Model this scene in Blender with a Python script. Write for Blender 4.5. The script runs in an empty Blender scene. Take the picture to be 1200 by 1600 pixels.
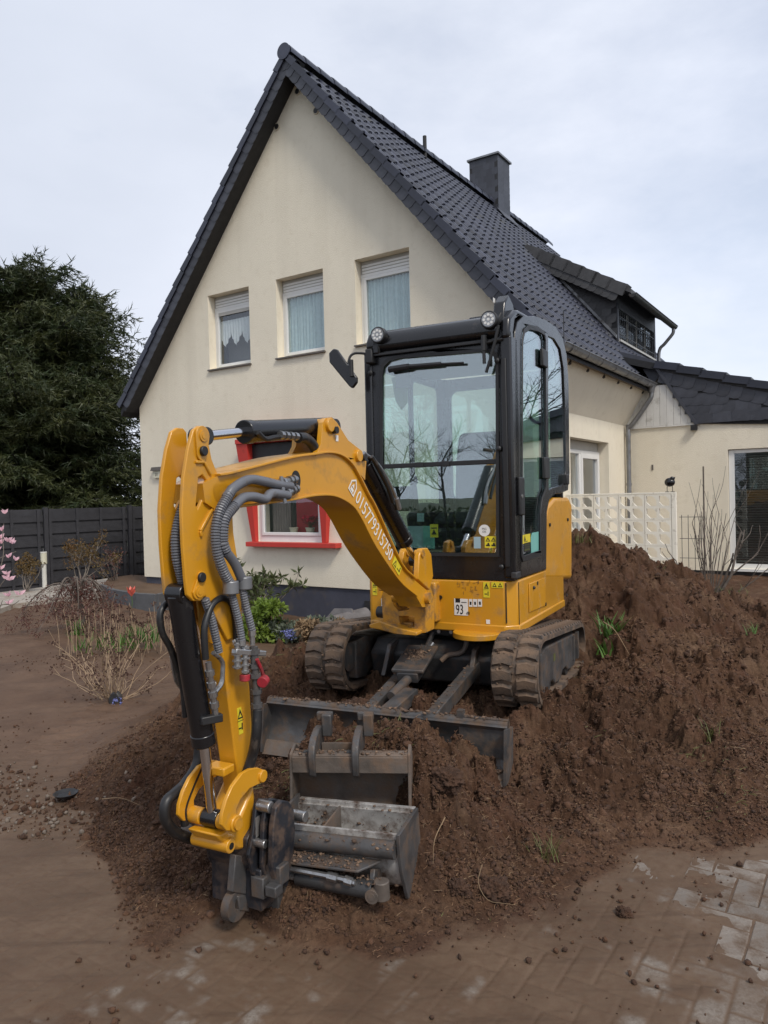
import bpy, bmesh, math, random
import numpy as np
from mathutils import Vector, Matrix, Euler, noise as mnoise
from mathutils.geometry import tessellate_polygon
rnd = random.Random(7)
R = math.radians
sc = bpy.context.scene
COL = sc.collection

# ------------------------------------------------------------------ camera
cam_d = bpy.data.cameras.new('camera')
cam = bpy.data.objects.new('camera', cam_d); COL.objects.link(cam)
cam_d.sensor_fit = 'VERTICAL'; cam_d.sensor_height = 24.0
cam_d.lens = 24.0 * 1160.0 / 1600.0
cam_d.clip_start = 0.05; cam_d.clip_end = 1500
PIT, ROL = R(1.16), R(1.39)
_F = Vector((0, math.cos(PIT), -math.sin(PIT)))
_R0 = Vector((1, 0, 0)); _U0 = Vector((0, math.sin(PIT), math.cos(PIT)))
_R = math.cos(ROL) * _R0 - math.sin(ROL) * _U0
_U = math.sin(ROL) * _R0 + math.cos(ROL) * _U0
cam.matrix_world = Matrix(((_R.x, _U.x, -_F.x, 0), (_R.y, _U.y, -_F.y, 0), (_R.z, _U.z, -_F.z, 1.65), (0, 0, 0, 1)))
sc.camera = cam

# ------------------------------------------------------------------ sky, sun, exposure
SUN_EL, SUN_AZ = R(48), R(150)       # azimuth measured from +Y clockwise: behind the camera, to the right
w = bpy.data.worlds.new('World'); sc.world = w; w.use_nodes = True
nt = w.node_tree; nt.nodes.clear()
out = nt.nodes.new('ShaderNodeOutputWorld'); bg = nt.nodes.new('ShaderNodeBackground')
sky = nt.nodes.new('ShaderNodeTexSky'); sky.sky_type = 'NISHITA'; sky.sun_disc = False
sky.sun_elevation = SUN_EL; sky.sun_rotation = SUN_AZ; sky.dust_density = 2.0
SKY_STRENGTH = 0.1
tc = nt.nodes.new('ShaderNodeTexCoord')
mp = nt.nodes.new('ShaderNodeMapping'); mp.inputs['Scale'].default_value = (1.0, 1.0, 2.2)
nt.links.new(tc.outputs['Generated'], mp.inputs['Vector'])
n1 = nt.nodes.new('ShaderNodeTexNoise'); n1.inputs['Scale'].default_value = 2.1; n1.inputs['Detail'].default_value = 7; n1.inputs['Roughness'].default_value = 0.58
nt.links.new(mp.outputs[0], n1.inputs['Vector'])
# cloud cover: thick grey to the upper left, thinning to pale blue low on the right
sep = nt.nodes.new('ShaderNodeSeparateXYZ'); nt.links.new(tc.outputs['Generated'], sep.inputs[0])
m1 = nt.nodes.new('ShaderNodeMath'); m1.operation = 'MULTIPLY_ADD'; m1.inputs[1].default_value = -0.50; nt.links.new(sep.outputs['X'], m1.inputs[0]); m1.inputs[2].default_value = 0.22
m2 = nt.nodes.new('ShaderNodeMath'); m2.operation = 'ADD'; nt.links.new(n1.outputs['Fac'], m2.inputs[0]); nt.links.new(m1.outputs[0], m2.inputs[1])
cr = nt.nodes.new('ShaderNodeMapRange'); cr.inputs['From Min'].default_value = 0.40; cr.inputs['From Max'].default_value = 0.74
cr.inputs['To Min'].default_value = 0.58; cr.inputs['To Max'].default_value = 1.0; cr.clamp = True
nt.links.new(m2.outputs[0], cr.inputs['Value'])
n2 = nt.nodes.new('ShaderNodeTexNoise'); n2.inputs['Scale'].default_value = 1.3; n2.inputs['Detail'].default_value = 6
nt.links.new(mp.outputs[0], n2.inputs['Vector'])
cc = nt.nodes.new('ShaderNodeValToRGB'); e = cc.color_ramp.elements
e[0].position = 0.34; e[0].color = (6.5, 7.0, 8.1, 1); e[1].position = 0.80; e[1].color = (9.0, 9.4, 10.5, 1)
m3 = nt.nodes.new('ShaderNodeMath'); m3.operation = 'MULTIPLY_ADD'; m3.inputs[1].default_value = .30; nt.links.new(sep.outputs['X'], m3.inputs[0]); nt.links.new(n2.outputs['Fac'], m3.inputs[2])
nt.links.new(m3.outputs[0], cc.inputs['Fac'])
mx = nt.nodes.new('ShaderNodeMix'); mx.data_type = 'RGBA'
sb = nt.nodes.new('ShaderNodeVectorMath'); sb.operation = 'SCALE'; sb.inputs['Scale'].default_value = 1.5; nt.links.new(sky.outputs[0], sb.inputs[0])
nt.links.new(cr.outputs[0], mx.inputs['Factor']); nt.links.new(sb.outputs[0], mx.inputs['A']); nt.links.new(cc.outputs[0], mx.inputs['B'])
nt.links.new(mx.outputs['Result'], bg.inputs['Color']); bg.inputs['Strength'].default_value = SKY_STRENGTH
nt.links.new(bg.outputs[0], out.inputs['Surface'])

sl = bpy.data.lights.new('sun', 'SUN'); sl.energy = 2.2; sl.angle = R(12); sl.color = (1.0, 0.94, 0.85)
so = bpy.data.objects.new('sun', sl); COL.objects.link(so)
_sd = Vector((math.sin(SUN_AZ) * math.cos(SUN_EL), math.cos(SUN_AZ) * math.cos(SUN_EL), math.sin(SUN_EL)))
so.rotation_euler = _sd.to_track_quat('Z', 'Y').to_euler()
vs = sc.view_settings; vs.view_transform = 'Standard'; vs.look = 'None'; vs.exposure = 0.12; vs.gamma = 1.0; vs.use_curve_mapping = False

# ------------------------------------------------------------------ materials
def NN(nt, t, **kw):
    n = nt.nodes.new(t)
    for k, v in kw.items():
        if k in n.inputs: n.inputs[k].default_value = v
        else: setattr(n, k, v)
    return n
def mix(nt, fac, a, b, mode='MIX'):
    m = nt.nodes.new('ShaderNodeMix'); m.data_type = 'RGBA'; m.blend_type = mode
    for s, i in ((fac, 'Factor'), (a, 'A'), (b, 'B')):
        if isinstance(s, (int, float)): m.inputs[i].default_value = s
        elif isinstance(s, tuple): m.inputs[i].default_value = (*s, 1)
        else: nt.links.new(s, m.inputs[i])
    return m.outputs['Result']
def ramp(nt, s, lo, hi):
    m = nt.nodes.new('ShaderNodeMapRange'); m.clamp = True
    m.inputs['From Min'].default_value = lo; m.inputs['From Max'].default_value = hi
    nt.links.new(s, m.inputs['Value']); return m.outputs[0]
def noise(nt, v, scale, det=5, rough=.55, dist=0):
    n = NN(nt, 'ShaderNodeTexNoise'); n.inputs['Scale'].default_value = scale; n.inputs['Detail'].default_value = det
    n.inputs['Roughness'].default_value = rough; n.inputs['Distortion'].default_value = dist
    nt.links.new(v, n.inputs['Vector']); return n.outputs['Fac']
def pm(name, col, *a_, **k_):
    isl = k_.pop('island', None); m = _pm(name, col, *a_, **k_)
    if isl:
        nt = m.node_tree; p = next(n for n in nt.nodes if n.type == 'BSDF_PRINCIPLED'); src = p.inputs['Base Color'].links[0].from_socket
        g_ = NN(nt, 'ShaderNodeNewGeometry'); c2 = mix(nt, ramp(nt, g_.outputs['Random Per Island'], isl[1], 1.0), src, isl[0]); nt.links.new(c2, p.inputs['Base Color'])
    return m
def _pm(name, col, rough=.5, metal=0., var=.12, vs=4., bump=0., bs=60., dirt=None, spec=None, coat=0., bdist=.004, per=0., streak=None, rvar=0.15):
    """principled material: base colour varied by noise, fine bump, optional (colour, amount, scale) patches of dirt, per-object tint"""
    m = bpy.data.materials.new(name); m.use_nodes = True; nt = m.node_tree; nt.nodes.clear()
    o = NN(nt, 'ShaderNodeOutputMaterial'); p = NN(nt, 'ShaderNodeBsdfPrincipled'); nt.links.new(p.outputs[0], o.inputs[0])
    t = NN(nt, 'ShaderNodeTexCoord'); v = t.outputs['Object']
    c2 = tuple(min(1, x * (1 + var)) for x in col); c1 = tuple(x * (1 - var) for x in col)
    c = mix(nt, ramp(nt, noise(nt, v, vs), .3, .7), c1, c2)
    if per:
        oi = NN(nt, 'ShaderNodeObjectInfo')
        mr = NN(nt, 'ShaderNodeMapRange'); mr.inputs['To Min'].default_value = 1 - per; mr.inputs['To Max'].default_value = 1 + per
        nt.links.new(oi.outputs['Random'], mr.inputs['Value'])
        vm = NN(nt, 'ShaderNodeVectorMath', operation='SCALE'); nt.links.new(c, vm.inputs[0]); nt.links.new(mr.outputs[0], vm.inputs['Scale']); c = vm.outputs[0]
    rr = ramp(nt, noise(nt, v, vs * 2.3), .25, .75)
    mr = NN(nt, 'ShaderNodeMapRange'); nt.links.new(rr, mr.inputs['Value']); mr.inputs['To Min'].default_value = max(.03, rough - rvar * rough); mr.inputs['To Max'].default_value = min(1, rough + rvar * rough)
    rs = mr.outputs[0]
    if streak:
        sc_, am, scol = streak
        mpp = NN(nt, 'ShaderNodeMapping'); mpp.inputs['Scale'].default_value = (sc_, sc_, sc_ * .06); nt.links.new(v, mpp.inputs[0])
        f = ramp(nt, noise(nt, mpp.outputs[0], 1.0, 6), .5, .8)
        mu = NN(nt, 'ShaderNodeMath', operation='MULTIPLY'); nt.links.new(f, mu.inputs[0]); mu.inputs[1].default_value = am
        c = mix(nt, mu.outputs[0], c, scol)
    if dirt:
        dc, am, ds = dirt
        f = ramp(nt, noise(nt, v, ds, 8, .65), .62 - .3 * am, .78 - .22 * am)
        c = mix(nt, f, c, dc)
        rs2 = NN(nt, 'ShaderNodeMix'); nt.links.new(f, rs2.inputs[0]); nt.links.new(rs, rs2.inputs[2]); rs2.inputs[3].default_value = .85; rs = rs2.outputs[0]
    nt.links.new(c, p.inputs['Base Color']); nt.links.new(rs, p.inputs['Roughness'])
    p.inputs['Metallic'].default_value = metal
    if coat: p.inputs['Coat Weight'].default_value = coat; p.inputs['Coat Roughness'].default_value = .12
    if spec is not None: p.inputs['Specular IOR Level'].default_value = spec
    if bump:
        b = NN(nt, 'ShaderNodeBump'); b.inputs['Strength'].default_value = bump; b.inputs['Distance'].default_value = bdist
        nt.links.new(noise(nt, v, bs, 6, .6), b.inputs['Height']); nt.links.new(b.outputs[0], p.inputs['Normal'])
    return m
MUD = (.105, .068, .047)
M = {}
M['plaster'] = pm('cream_plaster', (.77, .705, .57), .85, var=.05, vs=.7, bump=.9, bs=70, bdist=.008, streak=(2.2, .30, (.50, .44, .34)), dirt=((.71, .64, .505), .3, 7))
M['reveal'] = pm('reveal_plaster', (.62, .55, .42), .85, var=.03, bump=.3, bs=140, bdist=.002)
M['plinth'] = pm('plinth_paint', (.052, .056, .078), .7, var=.15, bump=.4, bs=120, bdist=.003, dirt=((.10, .085, .075), .25, 3))
M['tile'] = pm('anthracite_roof_tile', (.026, .029, .046), .33, var=.25, vs=5, bump=.15, bs=120, bdist=.001, per=.42, dirt=((.06, .062, .06), .2, 3))
M['slate'] = pm('slate', (.044, .047, .060), .5, var=.2, vs=7, bump=.35, bs=90, bdist=.002, per=.22)
M['slate_old'] = pm('weathered_slate', (.060, .060, .063), .65, var=.25, vs=6, bump=.4, bs=80, bdist=.003, per=.2)
M['soffit'] = pm('dark_board', (.018, .018, .02), .7)
M['upvc'] = pm('white_upvc', (.72, .72, .70), .35, var=.03)
M['upvc_grey'] = pm('grey_shutter', (.42, .41, .38), .5, var=.05)
M['sill'] = pm('bronze_sill', (.12, .105, .09), .45, var=.1)
M['red'] = pm('red_paint', (.50, .040, .028), .5, var=.07, dirt=((.22, .03, .02), .1, 6))
M['zinc'] = pm('zinc', (.22, .225, .235), .42, .6, var=.25, vs=5, dirt=((.12, .11, .10), .25, 6))
M['whiteboard'] = pm('white_boards', (.60, .59, .56), .6, var=.06, dirt=((.30, .28, .24), .2, 6), per=.04)
M['block'] = pm('painted_concrete_block', (.76, .72, .62), .85, var=.06, bump=.5, bs=90, bdist=.003, dirt=((.33, .29, .22), .18, 8), per=.05)
M['fence'] = pm('fence_board', (.030, .030, .035), .6, var=.2, vs=8, bump=.3, bs=60, per=.15)
M['yellow'] = pm('machine_yellow', (.57, .265, .012), .36, var=.07, vs=3, coat=.25, dirt=((.36, .20, .06), .30, 7), bump=.05, bs=30, bdist=.001)
M['yellow_dusty'] = pm('machine_yellow_dusty', (.50, .235, .018), .45, var=.1, vs=5, coat=.1, dirt=((.15, .095, .055), .48, 14), bump=.15, bs=30, bdist=.001)
M['black'] = pm('black_paint', (.0075, .0075, .009), .26, var=.2, coat=.12, dirt=((.05, .042, .036), .0, 8), spec=.5)
M['blackmat'] = pm('black_plastic', (.014, .014, .015), .5, var=.2)
M['rubber'] = pm('hose_rubber', (.014, .014, .015), .42, var=.2, dirt=((.09, .07, .055), .15, 20))
M['hosegrey'] = pm('spiral_hose_guard', (.12, .125, .14), .38, var=.15, dirt=((.10, .08, .06), .12, 20))
M['chrome'] = pm('chrome_rod', (.62, .62, .64), .13, 1., var=.05)
M['fitting'] = pm('steel_fitting', (.38, .38, .38), .32, .9, var=.2, dirt=((.12, .09, .07), .25, 30))
M['redcap'] = pm('red_plastic_cap', (.33, .018, .03), .45, dirt=((.10, .03, .025), .45, 25))
M['coupler'] = pm('coupler_steel', (.022, .024, .030), .36, .2, var=.3, vs=8, dirt=(MUD, .5, 14), bump=.2, bs=40, bdist=.002)
M['steel'] = pm('muddy_steel', (.080, .078, .078), .45, .35, var=.35, vs=8, dirt=((.125, .082, .054), .55, 11), bump=.4, bs=45, bdist=.004)
M['steel_dark'] = pm('dark_muddy_steel', (.035, .035, .036), .5, .1, var=.3, vs=8, dirt=(MUD, .3, 7), bump=.4, bs=45, bdist=.004)
M['steel_bright'] = pm('scoured_steel', (.34, .33, .32), .38, .5, var=.25, vs=10, dirt=((.13, .075, .05), .34, 9), bump=.3, bs=45, bdist=.003)
M['bucketpaint'] = pm('muddy_bucket', (.115, .095, .08), .6, .1, var=.35, vs=7, dirt=((.155, .10, .066), .6, 8), bump=.5, bs=40, bdist=.005)
M['track'] = pm('track_rubber', (.052, .040, .032), .72, var=.3, vs=8, dirt=((.16, .105, .068), .75, 9), bump=.6, bs=60, bdist=.006)
M['sticker_y'] = pm('yellow_sticker', (.68, .56, .03), .4, var=.03)
M['sticker_w'] = pm('white_sticker', (.72, .71, .68), .4, var=.03)
M['ink'] = pm('black_print', (.012, .012, .012), .5)
M['white_print'] = pm('white_vinyl', (.74, .72, .66), .45, var=.03)
M['sticker_t'] = pm('teal_sticker', (.18, .45, .40), .4)
M['paper'] = pm('pale_blue_paper', (.30, .42, .46), .6)
M['lime'] = pm('lime_plastic', (.30, .42, .05), .4)
M['seat'] = pm('seat_vinyl', (.016, .017, .019), .6, bump=.2)
M['curtain'] = pm('net_curtain', (.82, .84, .84), .9, var=.06, vs=20)
M['curtain_t'] = pm('teal_net_curtain', (.62, .74, .75), .9, var=.08, vs=20)
M['room'] = pm('dark_room', (.22, .21, .20), .9)
M['room_red'] = pm('red_drape', (.42, .02, .03), .8)
M['room_grey'] = pm('grey_drape', (.26, .22, .20), .9)
M['blind'] = pm('venetian_blind', (.15, .165, .155), .5, var=.1)
M['pot'] = pm('cream_pot', (.62, .57, .42), .5)
M['petal_red'] = pm('crimson_petals', (.75, .02, .10), .6, var=.3, vs=30)
M['petal_pink'] = pm('pink_petals', (.66, .42, .48), .55, var=.25, vs=25)
M['petal_coral'] = pm('coral_petals', (.65, .14, .10), .55)
M['bark'] = pm('bark', (.075, .058, .045), .9, var=.3, vs=12, bump=.6, bs=40, bdist=.01)
M['bark_pale'] = pm('pale_bark', (.17, .145, .12), .85, var=.3, vs=20, bump=.4, bs=80)
M['bark_dark'] = pm('dark_bark', (.022, .019, .017), .9, var=.3, vs=12)
M['twig_tan'] = pm('dry_tan_stem', (.33, .235, .15), .8, var=.25, vs=20)
M['twig_grey'] = pm('grey_brown_twig', (.10, .08, .065), .8, var=.3, vs=20)
M['dryhead'] = pm('dry_flower_head', (.07, .035, .025), .9, var=.4, vs=30)
M['concrete'] = pm('path_concrete', (.32, .29, .25), .85, var=.12, vs=5, bump=.4, bs=80, dirt=((.19, .13, .09), .3, 3))
M['edging'] = pm('grey_edging', (.085, .088, .094), .8, var=.2, vs=6, bump=.4, bs=60)
M['pipe'] = pm('grey_clay', (.13, .12, .12), .7, var=.25, vs=6, bump=.3, bs=50, dirt=((.24, .19, .15), .3, 5))
M['mudlump'] = pm('stuck_mud', island=((.20, .13, .085), .3), col=(.085, .052, .034), rough=.9, var=.4, vs=30, bump=.8, bs=120)
M['lampwhite'] = pm('bollard_white', (.62, .61, .56), .45)
M['ironwork'] = pm('black_iron', (.013, .013, .014), .5)
M['number'] = pm('number_box', (.56, .54, .42), .6)
M['paver'] = pm('concrete_paver', (.200, .172, .145), .6, var=.25, vs=14, bump=.8, bs=160, bdist=.003, per=.2, dirt=((.100, .066, .043), .75, 8))

def glass(name, tint=(.86, .93, .9), ior=1.6, rough=0.0, boost=1.0):
    m = bpy.data.materials.new(name); m.use_nodes = True; nt = m.node_tree; nt.nodes.clear()
    o = NN(nt, 'ShaderNodeOutputMaterial'); ms = NN(nt, 'ShaderNodeMixShader')
    tr = NN(nt, 'ShaderNodeBsdfTransparent'); tr.inputs['Color'].default_value = (*tint, 1)
    gl = NN(nt, 'ShaderNodeBsdfGlossy'); gl.inputs['Roughness'].default_value = rough; gl.inputs['Color'].default_value = (.93, .96, 1, 1)
    t = NN(nt, 'ShaderNodeTexCoord')
    bp = NN(nt, 'ShaderNodeBump'); bp.inputs['Strength'].default_value = .04; bp.inputs['Distance'].default_value = .003
    nt.links.new(noise(nt, t.outputs['Object'], 5., 2), bp.inputs['Height']); nt.links.new(bp.outputs[0], gl.inputs['Normal'])
    lw = NN(nt, 'ShaderNodeLayerWeight'); lw.inputs['Blend'].default_value = .5
    pw = NN(nt, 'ShaderNodeMath', operation='POWER'); nt.links.new(lw.outputs['Facing'], pw.inputs[0]); pw.inputs[1].default_value = 4.0
    mu = NN(nt, 'ShaderNodeMath', operation='MULTIPLY_ADD'); mu.use_clamp = True; nt.links.new(pw.outputs[0], mu.inputs[0]); mu.inputs[1].default_value = 1 - boost; mu.inputs[2].default_value = boost
    nt.links.new(mu.outputs[0], ms.inputs[0]); nt.links.new(tr.outputs[0], ms.inputs[1]); nt.links.new(gl.outputs[0], ms.inputs[2])
    nt.links.new(ms.outputs[0], o.inputs[0]); return m
M['glass_cab'] = glass('cab_glass', (.88, .98, .94), boost=.24)
M['glass_door'] = glass('cab_door_glass', (.70, .86, .79), boost=.26)
M['glass_win'] = glass('window_glass', (.90, .92, .92), boost=.07)

def leaf(name, c1, c2, rough=.55, tr=.25):
    m = bpy.data.materials.new(name); m.use_nodes = True; nt = m.node_tree; nt.nodes.clear()
    o = NN(nt, 'ShaderNodeOutputMaterial'); p = NN(nt, 'ShaderNodeBsdfPrincipled')
    t = NN(nt, 'ShaderNodeTexCoord'); v = t.outputs['Object']
    c = mix(nt, ramp(nt, noise(nt, v, 1.1, 3), .38, .62), c1, c2)
    c = mix(nt, ramp(nt, noise(nt, v, 14, 2), .3, .7), c, tuple((a + b) * .35 for a, b in zip(c1, c2)))
    nt.links.new(c, p.inputs['Base Color']); p.inputs['Roughness'].default_value = rough
    tl = NN(nt, 'ShaderNodeBsdfTranslucent'); nt.links.new(c, tl.inputs['Color'])
    ms = NN(nt, 'ShaderNodeMixShader'); ms.inputs[0].default_value = tr
    nt.links.new(p.outputs[0], ms.inputs[1]); nt.links.new(tl.outputs[0], ms.inputs[2]); nt.links.new(ms.outputs[0], o.inputs[0]); return m
M['spruce'] = leaf('spruce_needles', (.026, .050, .018), (.085, .090, .024))
M['scraped'] = pm('scraped_bucket_steel', (.46, .45, .43), .34, .35, var=.25, vs=16, dirt=((.085, .052, .035), .62, 13), bump=.3, bs=50, bdist=.003)
M['hedge'] = leaf('hedge_leaves', (.10, .12, .03), (.22, .22, .07))
M['green'] = leaf('spring_green_leaves', (.12, .20, .02), (.20, .28, .04))
M['blade'] = leaf('daffodil_leaves', (.07, .16, .03), (.14, .26, .05))
M['rhodo'] = leaf('rhododendron_leaves', (.06, .085, .03), (.12, .14, .05))
M['lavender'] = leaf('grey_green_leaves', (.13, .16, .11), (.20, .23, .17))
M['maple'] = leaf('red_maple_leaves', (.12, .045, .036), (.18, .085, .062))
M['rust'] = leaf('rusty_leaves', (.16, .075, .02), (.12, .10, .03))
M['rootlet'] = pm('fine_roots', island=((.24, .145, .080), .2), col=(.11, .055, .028), rough=.9, var=.5, vs=12)
M['straw'] = pm('straw_and_roots', (.22, .15, .085), .8, var=.45, vs=9)
M['grassy'] = leaf('torn_turf_grass', (.10, .13, .03), (.19, .17, .06))
M['blue'] = pm('blue_petals', (.16, .18, .42), .6)

def soil(name, dark=(.026, .0118, .0060), mid=(.070, .0335, .0172), lite=(.150, .081, .045), smooth=False):
    m = bpy.data.materials.new(name); m.use_nodes = True; nt = m.node_tree; nt.nodes.clear()
    o = NN(nt, 'ShaderNodeOutputMaterial'); p = NN(nt, 'ShaderNodeBsdfPrincipled'); nt.links.new(p.outputs[0], o.inputs[0])
    t = NN(nt, 'ShaderNodeTexCoord'); v = t.outputs['Object']
    big = ramp(nt, noise(nt, v, 1.3, 5, .6), .35, .68); med = ramp(nt, noise(nt, v, 9, 7, .7), .3, .72); fine = ramp(nt, noise(nt, v, 55, 8, .75), .32, .7)
    c = mix(nt, med, dark, mid); c = mix(nt, fine, c, mix(nt, big, mid, lite))
    dry = ramp(nt, noise(nt, v, 2.3, 5, .62, .6), .50, .66); c = mix(nt, dry, c, mix(nt, fine, (.076, .042, .024), (.185, .112, .067)))
    wet = ramp(nt, noise(nt, v, 1.7, 4, .6, .9), .56, .70); c = mix(nt, wet, c, mix(nt, fine, (.024, .0115, .0062), (.064, .032, .0175)))
    rd = ramp(nt, noise(nt, v, 3.1, 4, .6, .4), .5, .75)
    c = mix(nt, rd, c, mix(nt, .5, c, (.090, .038, .024)))
    # smeared clay film on the paving: the rough attribute is 0 there and 1 on the tipped heap
    at = NN(nt, 'ShaderNodeAttribute'); at.attribute_name = 'rough'; at.attribute_type = 'GEOMETRY'
    clay = mix(nt, ramp(nt, noise(nt, v, 2.2, 6, .6, .3), .3, .7), (.078, .0475, .028), (.132, .086, .054))
    mps = NN(nt, 'ShaderNodeMapping'); mps.inputs['Scale'].default_value = (1.2, 9, 1); mps.inputs['Rotation'].default_value = (0, 0, .5); nt.links.new(v, mps.inputs[0])
    clay = mix(nt, ramp(nt, noise(nt, mps.outputs[0], 1.5, 6, .65), .52, .75), clay, (.060, .036, .022))
    clay = mix(nt, ramp(nt, noise(nt, v, 24, 6, .7), .45, .8), clay, (.090, .050, .029))
    gard = mix(nt, ramp(nt, noise(nt, v, 2.4, 8, .72), .32, .68), (.076, .042, .025), (.132, .081, .051))
    c = mix(nt, ramp(nt, at.outputs['Fac'], .02, .22), clay, c)
    aw = NN(nt, 'ShaderNodeAttribute'); aw.attribute_name = 'worn'; aw.attribute_type = 'GEOMETRY'
    c = mix(nt, aw.outputs['Fac'], c, mix(nt, ramp(nt, noise(nt, v, 90, 6, .7), .35, .65), (.135, .108, .085), (.225, .195, .165)))
    ag = NN(nt, 'ShaderNodeAttribute'); ag.attribute_name = 'garden'; ag.attribute_type = 'GEOMETRY'
    c = mix(nt, ag.outputs['Fac'], c, gard)
    nt.links.new(c, p.inputs['Base Color'])
    rg = NN(nt, 'ShaderNodeMapRange'); nt.links.new(at.outputs['Fac'], rg.inputs['Value']); rg.inputs['From Max'].default_value = .3; rg.inputs['To Min'].default_value = .62; rg.inputs['To Max'].default_value = .93
    nt.links.new(rg.outputs[0], p.inputs['Roughness']); p.inputs['Specular IOR Level'].default_value = .3
    b = NN(nt, 'ShaderNodeBump'); b.inputs['Distance'].default_value = .012
    st = NN(nt, 'ShaderNodeMapRange'); nt.links.new(at.outputs['Fac'], st.inputs['Value']); st.inputs['From Max'].default_value = .3; st.inputs['To Min'].default_value = .14; st.inputs['To Max'].default_value = .9
    nt.links.new(st.outputs[0], b.inputs['Strength'])
    ad = NN(nt, 'ShaderNodeMath', operation='ADD'); nt.links.new(noise(nt, v, 110, 8, .75), ad.inputs[0]); nt.links.new(noise(nt, v, 28, 6, .7), ad.inputs[1])
    nt.links.new(ad.outputs[0], b.inputs['Height']); nt.links.new(b.outputs[0], p.inputs['Normal'])
    return m
M['far_grass'] = pm('far_grass', (.035, .045, .018), .95, var=.4, vs=.3)
M['soil'] = soil('garden_earth')
M['clod'] = pm('earth_clod', island=((.110, .053, .027), .3), col=(.060, .0285, .0150), rough=.95, var=.5, vs=30, bump=1.0, bs=120, bdist=.012, dirt=((.095, .050, .028), .2, 18))
M['pebble'] = pm('pale_rubble', (.15, .12, .095), .8, var=.3, vs=30)

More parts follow.
